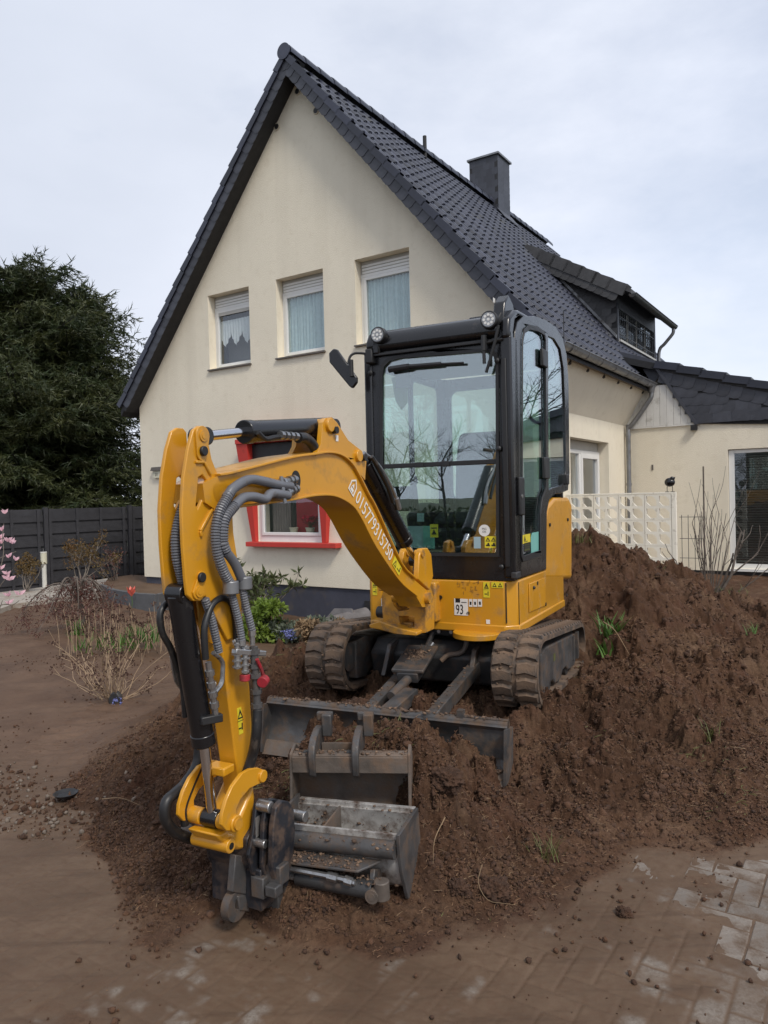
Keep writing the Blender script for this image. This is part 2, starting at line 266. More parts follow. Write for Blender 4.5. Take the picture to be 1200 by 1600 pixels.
# ------------------------------------------------------------------ mesh builder
def basis(d):
    d = Vector(d).normalized(); a = Vector((0, 0, 1)) if abs(d.z) < .9 else Vector((1, 0, 0))
    x = a.cross(d).normalized(); return x, d.cross(x)
class B:
    def __init__(s): s.v = []; s.f = []
    def add(s, vs, fs):
        o = len(s.v); s.v += [tuple(q) for q in vs]; s.f += [tuple(i + o for i in q) for q in fs]; return s
    def box(s, x0, x1, y0, y1, z0, z1):
        v = [(x, y, z) for x in (x0, x1) for y in (y0, y1) for z in (z0, z1)]
        return s.add(v, [(0, 1, 3, 2), (4, 6, 7, 5), (0, 4, 5, 1), (2, 3, 7, 6), (0, 2, 6, 4), (1, 5, 7, 3)])
    def bar(s, p0, p1, w, h, up=(0, 0, 1)):
        p0, p1 = Vector(p0), Vector(p1); d = (p1 - p0).normalized(); x = Vector(up).cross(d)
        if x.length < 1e-4: x = Vector((1, 0, 0)).cross(d)
        x.normalize(); y = d.cross(x)
        v = [p + x * a * w / 2 + y * c * h / 2 for p in (p0, p1) for a, c in ((-1, -1), (1, -1), (1, 1), (-1, 1))]
        return s.add(v, [(3, 2, 1, 0), (4, 5, 6, 7)] + [(i, (i + 1) % 4, 4 + (i + 1) % 4, 4 + i) for i in range(4)])
    def cyl(s, p0, p1, r0, r1=None, n=16, caps=True):
        r1 = r0 if r1 is None else r1; p0, p1 = Vector(p0), Vector(p1); x, y = basis(p1 - p0)
        v = [p + (x * math.cos(a) + y * math.sin(a)) * r for p, r in ((p0, r0), (p1, r1)) for a in [2 * math.pi * i / n for i in range(n)]]
        f = [(i, (i + 1) % n, n + (i + 1) % n, n + i) for i in range(n)]
        if caps: f += [tuple(range(n - 1, -1, -1)), tuple(range(n, 2 * n))]
        return s.add(v, f)
    def tube(s, pts, r, n=8, rf=None, caps=True):
        pts = [Vector(p) for p in pts]; rings = []; x = None
        for i, p in enumerate(pts):
            d = (pts[min(i + 1, len(pts) - 1)] - pts[max(i - 1, 0)])
            if d.length < 1e-9: d = Vector((0, 0, 1))
            d.normalize()
            if x is None: x, _ = basis(d)
            x = (x - d * x.dot(d)); x = x.normalized() if x.length > 1e-6 else basis(d)[0]
            y = d.cross(x); rr = r if rf is None else rf(i, len(pts))
            rings.append([p + (x * math.cos(a) + y * math.sin(a)) * rr for a in [2 * math.pi * k / n for k in range(n)]])
        v = [q for g_ in rings for q in g_]; f = []
        for i in range(len(rings) - 1):
            f += [(i * n + k, i * n + (k + 1) % n, (i + 1) * n + (k + 1) % n, (i + 1) * n + k) for k in range(n)]
        if caps: f += [tuple(range(n - 1, -1, -1)), tuple(range(len(v) - n, len(v)))]
        return s.add(v, f)
    def prism(s, poly, a, b, plane='xz', holes=()):
        mk = {'xz': lambda p, t: (p[0], t, p[1]), 'yz': lambda p, t: (t, p[0], p[1]), 'xy': lambda p, t: (p[0], p[1], t)}[plane]
        loops = [list(poly)] + [list(h) for h in holes]; flat = [p for L in loops for p in L]; n = len(flat)
        v = [mk(p, a) for p in flat] + [mk(p, b) for p in flat]
        tris = tessellate_polygon([[Vector((p[0], p[1], 0)) for p in L] for L in loops]); f = []
        if len(loops) == 1: f += [tuple(range(n)), tuple(range(2 * n - 1, n - 1, -1))] if convex(poly) else []
        if len(loops) > 1 or not convex(poly):
            for t in tris: f += [tuple(t), tuple(i + n for i in reversed(t))]
        o = 0
        for L in loops:
            m = len(L); f += [(o + i, o + (i + 1) % m, n + o + (i + 1) % m, n + o + i) for i in range(m)]; o += m
        return s.add(v, f)
    def ball(s, c, r, n=10, sc_=(1, 1, 1)):
        v = [(c[0], c[1], c[2] + r * sc_[2])]; h = n // 2
        for i in range(1, h):
            for k in range(n):
                a, t = math.pi * i / h, 2 * math.pi * k / n
                v.append((c[0] + r * sc_[0] * math.sin(a) * math.cos(t), c[1] + r * sc_[1] * math.sin(a) * math.sin(t), c[2] + r * sc_[2] * math.cos(a)))
        v.append((c[0], c[1], c[2] - r * sc_[2])); f = [(0, 1 + k, 1 + (k + 1) % n) for k in range(n)]
        for i in range(h - 2):
            f += [(1 + i * n + k, 1 + (i + 1) * n + k, 1 + (i + 1) * n + (k + 1) % n, 1 + i * n + (k + 1) % n) for k in range(n)]
        e_ = len(v) - 1; o = 1 + (h - 2) * n; f += [(e_, o + (k + 1) % n, o + k) for k in range(n)]
        return s.add(v, f)
    def lathe(s, prof, c=(0, 0, 0), n=20):
        v = []; m = len(prof)
        for k in range(n):
            a = 2 * math.pi * k / n; v += [(c[0] + r * math.cos(a), c[1] + r * math.sin(a), c[2] + z) for r, z in prof]
        f = [(k * m + i, ((k + 1) % n) * m + i, ((k + 1) % n) * m + i + 1, k * m + i + 1) for k in range(n) for i in range(m - 1)]
        return s.add(v, f)
    def xf(s, mat): s.v = [tuple(mat @ Vector(q)) for q in s.v]; return s
    def mesh(s, name, mat, smooth=30):
        me = bpy.data.meshes.new(name); me.from_pydata(s.v, [], s.f)
        bm = bmesh.new(); bm.from_mesh(me); bmesh.ops.recalc_face_normals(bm, faces=bm.faces); bm.to_mesh(me); bm.free()
        if mat: me.materials.append(M[mat] if isinstance(mat, str) else mat)
        if smooth:
            me.shade_smooth(); me.set_sharp_from_angle(angle=R(smooth))
        return me
    def build(s, name, mat, parent=None, smooth=30, bevel=0., seg=2):
        return link(name, s.mesh(name, mat, smooth), parent, bevel, seg)
def convex(p):
    sg = 0
    for i in range(len(p)):
        a, b, c = p[i], p[(i + 1) % len(p)], p[(i + 2) % len(p)]
        k = (b[0] - a[0]) * (c[1] - b[1]) - (b[1] - a[1]) * (c[0] - b[0])
        if abs(k) < 1e-12: continue
        if sg and k * sg < 0: return False
        sg = k
    return True
def link(name, me, parent=None, bevel=0., seg=2, mat=None):
    o = bpy.data.objects.new(name, me); COL.objects.link(o)
    if parent: o.parent = parent
    if mat is not None: o.matrix_basis = mat
    if bevel:
        b = o.modifiers.new('bevel', 'BEVEL'); b.width = bevel; b.segments = seg; b.limit_method = 'ANGLE'; b.angle_limit = R(35); b.harden_normals = False
    return o
def thing(name, label, cat, loc=(0, 0, 0), rz=0., group=None):
    o = bpy.data.objects.new(name, None); COL.objects.link(o); o.location = loc; o.rotation_euler = (0, 0, rz)
    return tag(o, label, cat, group)
def tag(o, label=None, cat=None, group=None, kind=None):
    if label: o['label'] = label
    if cat: o['category'] = cat
    if group: o['group'] = group
    if kind: o['kind'] = kind
    return o
def np_mesh(name, v, f, mat, smooth=True):
    me = bpy.data.meshes.new(name); v = np.asarray(v, np.float32); f = np.asarray(f, np.int32)
    me.vertices.add(len(v)); me.vertices.foreach_set('co', v.ravel())
    k = f.shape[1]; me.loops.add(f.size); me.loops.foreach_set('vertex_index', f.ravel())
    me.polygons.add(len(f)); me.polygons.foreach_set('loop_start', np.arange(len(f), dtype=np.int32) * k)
    me.polygons.foreach_set('loop_total', np.full(len(f), k, np.int32))
    me.update(calc_edges=True); me.validate()
    me.materials.append(M[mat] if isinstance(mat, str) else mat)
    if smooth: me.shade_smooth()
    return me
def rrect(x0, x1, z0, z1, r, n=4):
    p = []
    for cx, cz, a0 in ((x1 - r, z1 - r, 0), (x0 + r, z1 - r, 90), (x0 + r, z0 + r, 180), (x1 - r, z0 + r, 270)):
        p += [(cx + r * math.cos(R(a0 + 90 * i / n)), cz + r * math.sin(R(a0 + 90 * i / n))) for i in range(n + 1)]
    return p
def spline(pts, step=.02):
    """Catmull-Rom through 3-D points, resampled"""
    P = [Vector(p) for p in pts]; P = [P[0] * 2 - P[1]] + P + [P[-1] * 2 - P[-2]]; o = []
    for i in range(1, len(P) - 2):
        a, b, c, d = P[i - 1:i + 3]; n = max(2, int((c - b).length / step))
        for k in range(n):
            t = k / n; o.append(.5 * ((2 * b) + (c - a) * t + (2 * a - 5 * b + 4 * c - d) * t * t + (3 * b - a - 3 * c + d) * t ** 3))
    o.append(P[-2]); return o
def text_mesh(body, size, mat, sx=1., thick=.0008, align='LEFT'):
    cu = bpy.data.curves.new('txt', 'FONT'); cu.body = body; cu.size = size; cu.extrude = thick; cu.align_x = align; cu.resolution_u = 3
    o = bpy.data.objects.new('txt', cu); COL.objects.link(o); bpy.context.view_layer.update()
    me = bpy.data.meshes.new_from_object(o.evaluated_get(bpy.context.evaluated_depsgraph_get())); bpy.data.objects.remove(o)
    for v in me.vertices: v.co.x *= sx
    me.materials.clear(); me.materials.append(M[mat]); return me

# ------------------------------------------------------------------ ground: paving film, tipped heap, garden
def vnoise(x, y, seed=0):
    xi = np.floor(x).astype(np.int64); yi = np.floor(y).astype(np.int64); fx = x - xi; fy = y - yi
    def h(a, b):
        n = (a * 374761393 + b * 668265263 + seed * 1442695041) & 0xffffffff
        n = ((n ^ (n >> 13)) * 1274126177) & 0xffffffff
        return ((n ^ (n >> 16)) & 0xffff) / 65535.0
    u = fx * fx * fx * (fx * (fx * 6 - 15) + 10); v = fy * fy * fy * (fy * (fy * 6 - 15) + 10)
    return (h(xi, yi) * (1 - u) + h(xi + 1, yi) * u) * (1 - v) + (h(xi, yi + 1) * (1 - u) + h(xi + 1, yi + 1) * u) * v
def fbm(x, y, s, o=4, seed=0, g=.5):
    a = 0; w_ = 1; t = 0
    c, sn = .8, .6
    for k in range(o):
        a = a + w_ * (vnoise(x * s, y * s, seed + k) * 2 - 1); t += w_; w_ *= g; s *= 2.03
        x, y = c * x - sn * y, sn * x + c * y
    return a / t
CTRL = [(-.62, 2.88, .02), (-.28, 2.85, .08), (-.04, 2.85, .08), (.22, 2.95, .09), (.49, 3.05, .05), (.8, 3.2, .04), (1.13, 3.35, .01), (-.48, 3.0, .10), (-.2, 3.03, .13),
 (.13, 3.15, .25), (.06, 3.46, .47), (-.12, 3.58, .44), (.28, 3.4, .28), (.52, 3.5, .17), (.62, 3.7, .19), (.8, 3.55, .15), (.42, 3.62, .22), (.22, 3.7, .36), (.45, 4.15, .33), (-.17, 4.3, .30), (-.7, 4.0, .20), (-.42, 3.85, .30), (-.79, 5.2, .56), (-.34, 4.65, .30), (-.55, 3.45, .24), (-.3, 3.38, .19), (-.1, 3.4, .22), (0, 3.3, .22),
 (.77, 4.2, .32), (1.3, 5.1, .34), (1.58, 5.7, .41), (1.04, 4.1, .3), (1.43, 4.2, .25), (1.71, 5.0, .42), (1.66, 3.9, .18), (2.15, 4.2, .13),
 (2.78, 5.4, .16), (2.09, 4.9, .31), (1.85, 6.0, .71), (1.78, 6.9, 1.33), (2.14, 7.1, 1.22), (2.51, 7.3, 1.03), (2.98, 7.7, .80), (3.42, 8.2, .58),
 (4.64, 9.0, .27), (3.5, 6.8, .25), (2.66, 6.2, .49), (2.2, 5.7, .49), (-1.43, 4.9, .27), (-1.54, 4.35, .2), (-1.19, 3.8, .22), (-1.34, 3.75, .1), (-.9, 3.3, .16),
 (-.95, 3.0, .04), (-.93, 3.85, .33), (1.0, 6.9, .9), (0, 5.0, .36), (.6, 5.0, .36), (.3, 5.8, .38), (-.6, 5.9, .42), (-.1, 6.6, .30), (.7, 6.3, .45), (-1.2, 5.6, .25),
 (2.6, 8.6, .8), (1.6, 8.3, .8), (.3, 7.6, .1), (-1.6, 6.4, .02), (-1, 7, .05), (4.2, 7.2, .12), (4.3, 6.0, .08), (3.6, 5.2, .06),
 (-1.85, 4.5, .03), (-2.1, 4.9, .01), (-2.0, 5.6, .01), (-1.6, 3.9, .02), (2.6, 4.6, .06), (2.3, 3.9, .02), (3.0, 4.3, .01), (3.8, 4.6, .0)]
# flat surroundings
FLAT = [(-2.32, 4.38), (-1.72, 3.79), (-1.28, 3.25), (-.8, 2.72), (-.45, 2.6), (-.13, 2.58), (.19, 2.63), (.55, 2.64), (.94, 2.84), (1.3, 3.1), (1.68, 3.3), (2.2, 3.5), (2.9, 3.8),
 (0, 2.2), (-1, 2.3), (1, 2.3), (2, 2.6), (3, 3), (4, 3.4), (-2, 3), (-3, 3.5), (-4, 4.5), (-3, 5.5), (-2.8, 7), (-4.5, 7), (5.5, 5), (6, 3), (-6, 4), (0, 1), (3, 1), (-3, 1), (6, 0), (-6, 0), (0, -4), (8, -4), (-8, -4), (9, 4)]
CTRL += [(a, b, 0.) for a, b in FLAT]
CTRL += [(-6, 8, 0), (-3.5, 10, -.03), (-6, 11.5, -.06), (-4.6, 14, -.08), (-8, 14, -.12), (-9, 9, -.05), (-10, 18, -.2), (-4, 18, -.15), (-2.2, 12.4, -.3), (-.3, 11, -.34), (-1.6, 10.0, -.28), (-.5, 9, -.22), (.8, 9.6, -.3),
 (5.2, 10, .15), (4.4, 12, .12), (7, 12, .2), (8, 9, .15), (9, 14, .2), (7, 7, .08), (11, 11, .2), (12, 20, .1), (0, 20, -.2), (-14, 12, -.1), (14, 5, .1), (3, 10, .2), (2.6, 11, .1)]
CA = np.array(CTRL, float)
def _phi(r2): return np.sqrt(r2 + .02)
_d2 = (CA[:, None, 0] - CA[None, :, 0]) ** 2 + (CA[:, None, 1] - CA[None, :, 1]) ** 2
_n = len(CA); _A = np.zeros((_n + 3, _n + 3)); _A[:_n, :_n] = -_phi(_d2) + np.eye(_n) * -.01; _A[:_n, _n] = 1; _A[:_n, _n + 1:] = CA[:, :2]; _A[_n:, :_n] = _A[:_n, _n:].T
_W = np.linalg.solve(_A, np.concatenate([CA[:, 2], np.zeros(3)]))
def base_z(x, y):
    x = np.asarray(x, float); y = np.asarray(y, float); o = _W[_n] + _W[_n + 1] * x + _W[_n + 2] * y
    for i in range(_n): o = o - _W[i] * _phi((x - CA[i, 0]) ** 2 + (y - CA[i, 1]) ** 2)
    return o
def sstep(a, b, x): t = np.clip((x - a) / (b - a), 0, 1); return t * t * (3 - 2 * t)
def garden_mask(x, y):      # levelled bed to the left and far side
    return sstep(4.0, 5.2, y + .55 * (x + 2.2)) * sstep(-1.2, -2.1, x + .10 * (y - 5))
def rough_mask(x, y, z0):
    r = sstep(.0, .055, z0 + .026 * fbm(x, y, 3.6, 5, 91, .6))
    r = r * (1 - garden_mask(x, y))
    far = sstep(8.3, 9.3, y)
    return r * (1 - .6 * far)
def joint(x, y):
    """1 in the joints of the herringbone paving, 0 on the blocks"""
    c, s_ = math.cos(R(-33.5)), math.sin(R(-33.5)); lx = (c * x + s_ * y) / .1; ly = (-s_ * x + c * y) / .1
    i, j = np.floor(lx), np.floor(ly); fx, fy = lx - i, ly - j; k = np.mod(i - j, 4).astype(int); o = 9.
    dl, dr, db, dt = fx, 1 - fx, fy, 1 - fy
    d = np.minimum(np.minimum(np.where(k == 1, o, dl), np.where(k == 0, o, dr)), np.minimum(np.where(k == 2, o, db), np.where(k == 3, o, dt)))
    return np.exp(-(d / .075) ** 2)
def ground_z(x, y, fine=True):
    x = np.asarray(x, float); y = np.asarray(y, float)
    z0 = base_z(x, y); r = rough_mask(x, y, z0); g_ = garden_mask(x, y)
    wx = x + .05 * fbm(x, y, 6, 3, 11); wy = y + .05 * fbm(x, y, 6, 3, 12)
    d = .090 * fbm(wx, wy, 2.3, 3, 1) + .070 * (.55 - 2 * np.abs(fbm(wx, wy, 5.5, 3, 21)) ** .8) * .8
    b = np.abs(fbm(wx, wy, 13, 3, 31)); d = d + .074 * (.22 - b)
    if fine:
        d = d + .045 * (.22 - np.abs(fbm(wx, wy, 27, 3, 41))) + .020 * (.2 - np.abs(fbm(x, y, 58, 2, 51)))
    Rr = sstep(.85, 1.45, x + .45 * fbm(x, y, 2.2, 4, 93)) * sstep(3.5, 2.9, y)
    film = .0062 - .0062 * Rr + .0062 * fbm(x, y, 2.6, 5, 61, .65) + .0016 * fbm(x, y, 30, 3, 62) - .0040 * sstep(.75, 1.3, x) * sstep(3.4, 2.7, y) + .002 * sstep(.9, .3, x) - joint(x, y) * (.0017 + .0020 * np.clip(fbm(x, y, 1.3, 2, 88) * 3, 0, 1) ) * (1 - Rr)
    gr = .035 * fbm(x, y, 1.4, 4, 71) + .018 * fbm(x * .6, y * 1.8, 7, 4, 72) + .005 * fbm(x, y, 34, 3, 73)
    near = (1 - r) * (1 - g_)
    far = sstep(4.6, 6.0, y)
    d = d + .11 * sstep(.02, .42, fbm(wx, wy, 3.3, 3, 301)) - .05 + .05 * sstep(.05, .4, fbm(wx, wy, 8.5, 2, 302))
    d = d * np.clip(z0 / .25, .3, 1)
    r_d = r * np.maximum(d, -z0 + .008)
    return z0 * (1 - near * .9 * (z0 < .03) * (y < 5)) * 1. + r_d + near * (film * (1 - far) + gr * far) + g_ * gr, r, g_
def worn(x, y, r, g_):
    q = .5 * fbm(x, y, 1.6, 4, 161, .6) + .5 * fbm(x, y, 7, 4, 162, .6) - .04 + .26 * sstep(.7, 1.35, x) * sstep(3.5, 2.7, y) + .07 * sstep(2.6, 2.2, y)
    return sstep(.10, .42, q) * (1 - joint(x, y)) * (1 - .75 * sstep(.9, 1.3, x)) * (1 - sstep(.02, .1, r)) * (1 - g_) * sstep(4.2, 3.4, y)
def gz(x, y): return float(ground_z(np.array([x]), np.array([y]))[0][0])

def patch(name, x0, x1, y0, y1, st, hole=None, dz=0., st_y=None):
    st_y = st_y or st
    nx, ny = int((x1 - x0) / st) + 1, int((y1 - y0) / st_y) + 1
    X, Y = np.meshgrid(np.linspace(x0, x1, nx), np.linspace(y0, y1, ny)); Z, rr, gg = ground_z(X, Y)
    Z = Z + dz
    if st < .02:      # crumbly overhangs: push the surface sideways too
        h1, h2 = (.010, 34) if st < .01 else (.014, 22)
        X = X + rr * h1 * (fbm(X, Y, h2, 3, 201) + .8 * fbm(X, Z * 1.5 + Y, h2 * 2.1, 2, 203)); Y = Y + rr * h1 * (fbm(X, Y, h2, 3, 202) + .8 * fbm(X + Z, Y, h2 * 2.1, 2, 204))
    v = np.stack([X.ravel(), Y.ravel(), Z.ravel()], 1)
    I, J = np.meshgrid(np.arange(nx - 1), np.arange(ny - 1)); a = (J * nx + I).ravel()
    f = np.stack([a, a + 1, a + nx + 1, a + nx], 1)
    if hole:
        cx = X[:-1, :-1].ravel() + st / 2; cy = Y[:-1, :-1].ravel() + st_y / 2
        k = (cx > hole[0]) & (cx < hole[1]) & (cy > hole[2]) & (cy < hole[3]); f = f[~k]
    me = np_mesh(name, v, f, 'soil')
    for an, arr in (('rough', rr), ('garden', gg), ('worn', worn(X, Y, rr, gg))):
        at = me.attributes.new(an, 'FLOAT', 'POINT'); at.data.foreach_set('value', arr.ravel().astype(np.float32))
    o = bpy.data.objects.new(name, me); COL.objects.link(o); tag(o, kind='structure'); return o
patch('ground', -2.5, 2.6, 1.9, 2.9552, .0052)
patch('ground', -2.5, 2.6, 2.95, 4.3, .0068)
patch('ground', -2.5, 2.6, 4.294, 5.21, .0085)
patch('ground', -2.5, 4.4, 5.2, 9.0, .0125)
patch('ground', 2.6, 4.4, 1.9, 5.2, .017)
patch('ground', -12, 15, -6, 24, .06, hole=(-2.44, 4.34, 1.96, 8.94), dz=-.006)
far = B().add([(-400, -400, -.42), (400, -400, -.42), (400, 400, -.42), (-400, 400, -.42)], [(0, 1, 2, 3)]).build('far_ground', 'far_grass', None, 0); tag(far, kind='structure')

# loose clods, crumbs, roots and straw
def ico(sub):
    bm = bmesh.new(); bmesh.ops.create_icosphere(bm, subdivisions=sub, radius=1); bm.verts.ensure_lookup_table()
    v = np.array([q.co[:] for q in bm.verts]); f = np.array([[q.index for q in p.verts] for p in bm.faces]); bm.free(); return v, f
def scatter_clods(name, n, box_, rmin, rmax, seed, sub=1, power=3., mask=None, sink=.35, mat='clod'):
    g_ = np.random.default_rng(seed); V, F = ico(sub); nv = len(V)
    x = g_.uniform(box_[0], box_[1], n * 3); y = g_.uniform(box_[2], box_[3], n * 3)
    z, r, ga = ground_z(x, y); m = r if mask is None else mask(x, y, z, r, ga)
    k = g_.uniform(size=len(x)) < m; x, y, z = x[k][:n], y[k][:n], z[k][:n]; n = len(x)
    s = rmin + (rmax - rmin) * g_.uniform(size=n) ** power
    bumps = 1 + g_.uniform(-.45, .40, (n, nv, 1))
    P = V[None] * bumps * s[:, None, None] * g_.uniform(.65, 1.2, (n, 1, 3))
    a = g_.uniform(0, 6.28, n); c, sn = np.cos(a)[:, None], np.sin(a)[:, None]
    X = P[:, :, 0] * c - P[:, :, 1] * sn + x[:, None]; Y = P[:, :, 0] * sn + P[:, :, 1] * c + y[:, None]; Z = P[:, :, 2] + (z + s * (1 - 2 * sink))[:, None]
    v = np.stack([X, Y, Z], 2).reshape(-1, 3); f = (F[None] + (np.arange(n) * nv)[:, None, None]).reshape(-1, 3)
    o = link(name, np_mesh(name, v, f, mat, False)); tag(o, kind='stuff'); return o
lumps = lambda x, y, z, r, g_: r * (.25 + .75 * sstep(-.1, .35, fbm(x, y, 3.5, 3, 77)))
scatter_clods('loose_clods', 6000, (-2.2, 2.8, 2.45, 5.2), .004, .026, 3, 1, 7, lumps, sink=.5)
scatter_clods('soil_crumbs', 42000, (-2.2, 2.6, 2.4, 4.9), .0025, .010, 4, 0, 2.5, lumps, sink=.2)
scatter_clods('far_clods', 4000, (-1.8, 4.2, 4.6, 8.8), .006, .035, 5, 1, 6.0, lumps, sink=.5)
scatter_clods('far_crumbs', 16000, (-1.2, 4.0, 4.9, 8.4), .004, .013, 14, 0, 2.5, lumps, sink=.2)
spill = lambda x, y, z, r, g_: (1 - r) * (1 - g_) * (sstep(.35, .0, np.abs(base_z(x, y) - .02) * 12) * .08 + sstep(-.012, .05, base_z(x, y)) * .5)
scatter_clods('spilled_crumbs', 9000, (-2.0, 3.6, 2.2, 4.6), .0025, .014, 6, 0, 3.0, spill, sink=.2)
scatter_clods('garden_crumbs', 2600, (-6, -1.2, 4.6, 12), .003, .012, 8, 0, 3.0, lambda x, y, z, r, g_: g_ * sstep(-.2, .3, fbm(x, y, .9, 3, 7)), sink=.6)
# pale rubble left of the heap
def rub(x, y, z, r, g_):
    t = (x + 2.35) * .62 + (y - 4.25) * .78
    q = np.abs((x + 2.0) * .78 - (y - 4.55) * .62)
    return sstep(.50, .0, np.abs(t)) * sstep(1.4, .2, q)
scatter_clods('pale_rubble', 420, (-2.9, -1.3, 3.6, 5.4), .004, .017, 9, 0, 2.5, rub, sink=.3, mat='pebble')
scatter_clods('dark_rubble', 700, (-2.9, -1.3, 3.6, 5.4), .004, .02, 19, 0, 2.5, rub, sink=.3)

def scatter_fibres(name, n, box_, seed, lmin, lmax, w_, mat, mask=lumps, lift=.02, flat=.5):
    g_ = np.random.default_rng(seed); x = g_.uniform(box_[0], box_[1], n * 4); y = g_.uniform(box_[2], box_[3], n * 4)
    z, r, ga = ground_z(x, y); k = g_.uniform(size=len(x)) < mask(x, y, z, r, ga); x, y, z = x[k][:n], y[k][:n], z[k][:n]; n = len(x)
    K = 5; a = g_.uniform(0, 6.28, n); L = g_.uniform(lmin, lmax, n) * g_.uniform(.3, 1, n); bend = g_.normal(0, 1.1, n); el = g_.uniform(-.15, 1.0, n) * flat; ww = w_ * g_.uniform(.5, 1.3, n)
    v = np.zeros((n, K, 2, 3)); px, py, pz = x.copy(), y.copy(), z + .003
    for i in range(K):
        t = i / (K - 1); nx, ny = -np.sin(a + bend * t), np.cos(a + bend * t); wz = ww * (1 - .6 * t)
        v[:, i, 0] = np.stack([px + nx * wz, py + ny * wz, pz + wz * .7], 1); v[:, i, 1] = np.stack([px - nx * wz, py - ny * wz, pz - wz * .7], 1)
        px = px + np.cos(a + bend * t) * L / K; py = py + np.sin(a + bend * t) * L / K; pz = pz + np.sin(el * (1 - 1.3 * t)) * L / K
        if i % 2 == 0: pz = np.maximum(pz, ground_z(px, py)[0] + .002)
    v = v.reshape(-1, 3); q = []
    for i in range(K - 1): q.append(np.stack([np.arange(n) * K * 2 + i * 2 + c for c in (0, 1, 3, 2)], 1))
    o = link(name, np_mesh(name, v, np.concatenate(q), mat)); tag(o, kind='stuff'); return o
scatter_fibres('root_fibres', 42000, (-2.0, 2.6, 2.45, 5.2), 21, .012, .055, .0008, 'rootlet', flat=.9)
scatter_fibres('straw_bits', 5200, (-2.0, 2.6, 2.5, 5.2), 27, .015, .06, .0008, 'straw')
scatter_fibres('root_fibres_far', 12000, (-1.6, 4.0, 5.0, 8.6), 22, .03, .11, .0014, 'rootlet')
tufts = lambda x, y, z, r, g_: r * sstep(.22, .5, fbm(x, y, 1.7, 3, 133)) * .9
scatter_fibres('turf_scraps', 5200, (-1.8, 3.8, 2.8, 8.4), 23, .03, .11, .0018, 'grassy', tufts, flat=.9)
for pts, r_ in (([(.35, 2.88, .20), (.33, 2.84, .15), (.36, 2.81, .1), (.42, 2.80, .09), (.47, 2.785, .09)], .0016), ([(.22, 3.02, .33), (.17, 2.93, .28), (.16, 2.90, .2)], .002),
                ([(-1.42, 3.62, .2), (-1.3, 3.55, .23), (-1.2, 3.53, .2)], .002), ([(1.55, 5.3, .72), (1.62, 5.25, .66), (1.67, 5.1, .52)], .003), ([(1.95, 4.05, .22), (1.86, 4.03, .24)], .002)):
    p = [(a, b_, max(c, gz(a, b_) + .005)) for a, b_, c in pts]
    o = B().tube(spline(p, .02), r_, 6, lambda i, m: r_ * (1.2 - .9 * i / m)).build('long_root', 'straw'); tag(o, kind='stuff')

# paving: herringbone blocks lying in the film of mud, lined up with the house
HY = R(-33.5)
def paver_mesh(seed, L=.196, W=.096, H=.06):
    r = random.Random(seed); b = B(); c = .005
    def ring(x, y, z): return [(-x, -y, z), (x, -y, z), (x, y, z), (-x, y, z)]
    v = ring(L / 2, W / 2, -H) + ring(L / 2, W / 2, -c) + ring(L / 2 - c, W / 2 - c, 0)
    f = [(4, 5, 1, 0), (5, 6, 2, 1), (6, 7, 3, 2), (7, 4, 0, 3), (8, 9, 5, 4), (9, 10, 6, 5), (10, 11, 7, 6), (11, 8, 4, 7), (8, 11, 10, 9)]
    v = [(x + r.uniform(-.001, .001), y + r.uniform(-.001, .001), z + (r.uniform(-.001, .001) if z > -.01 else 0)) for x, y, z in v]
    return b.add(v, f).mesh('paver', 'paver', 0)
PM = [paver_mesh(i) for i in range(5)]
pav = []
W_ = .1
for i in range(-60, 90):
    for j in range(-60, 90):
        k = (i - j) % 4
        if k == 0: c = (i + 1.0, j + .5, 0)
        elif k == 3: c = (i + .5, j + 1.0, 90)
        else: continue
        lx, ly = c[0] * W_, c[1] * W_
        x = math.cos(HY) * lx - math.sin(HY) * ly; y = math.sin(HY) * lx + math.cos(HY) * ly
        pav.append((x, y, c[2]))

def vis_paver(x, y):
    return abs(x) < .60 * y + .1 and y > 2.15 and float(base_z(x, y)) < .05
pav = [p for p in pav if vis_paver(p[0], p[1]) and p[1] < 3.9 and -2.3 < p[0] < 3.2]
pav.sort(key=lambda p: math.hypot(p[0] - .5, p[1]))
paving = B().box(-2.4, 3.4, 1.9, 4.6, -.075, -.062).build('paving', 'concrete', None, 0); tag(paving, kind='structure')
for i, (x, y, a) in enumerate(pav[:300]):
    r_ = random.Random(i * 7 + 1)
    link('paver', PM[i % 5], paving, mat=Matrix.Translation((x, y, .001 + r_.uniform(-.0022, .0022))) @ Euler((r_.uniform(-.006, .006), r_.uniform(-.006, .006), HY + R(a)), 'XYZ').to_matrix().to_4x4())

# ------------------------------------------------------------------ the house (local axes: x along the gable, y going back, z up)
HL = Vector((-4.745, 14.6, 0)); HR = R(-33.5)
house = thing('house', 'cream rendered house with steep anthracite tiled roof and slate clad dormer', 'house', HL, HR)
RU, RZ, SL, EL, ER = 4.19, 8.84, 1.188, -.25, 8.60        # ridge u, ridge z, slope, eaves
VO, VB = -.27, 11.3
def rz(u): return RZ - SL * abs(u - RU)
def cut(o, boxes):
    bm_ = B()
    for b_ in boxes: bm_.box(*b_)
    c = bm_.build('cutter', None, None, 0); c.parent = o.parent
    m = o.modifiers.new('cut', 'BOOLEAN'); m.object = c; m.operation = 'DIFFERENCE'; m.solver = 'EXACT'
    bpy.context.view_layer.update()
    me = bpy.data.meshes.new_from_object(o.evaluated_get(bpy.context.evaluated_depsgraph_get()))
    o.modifiers.remove(m); o.data = me; bpy.data.objects.remove(c); me.shade_flat(); return o
WINS = [(1.98, 2.99, 4.03, 5.36), (3.61, 4.62, 4.04, 5.36), (5.25, 6.25, 4.04, 5.37)]
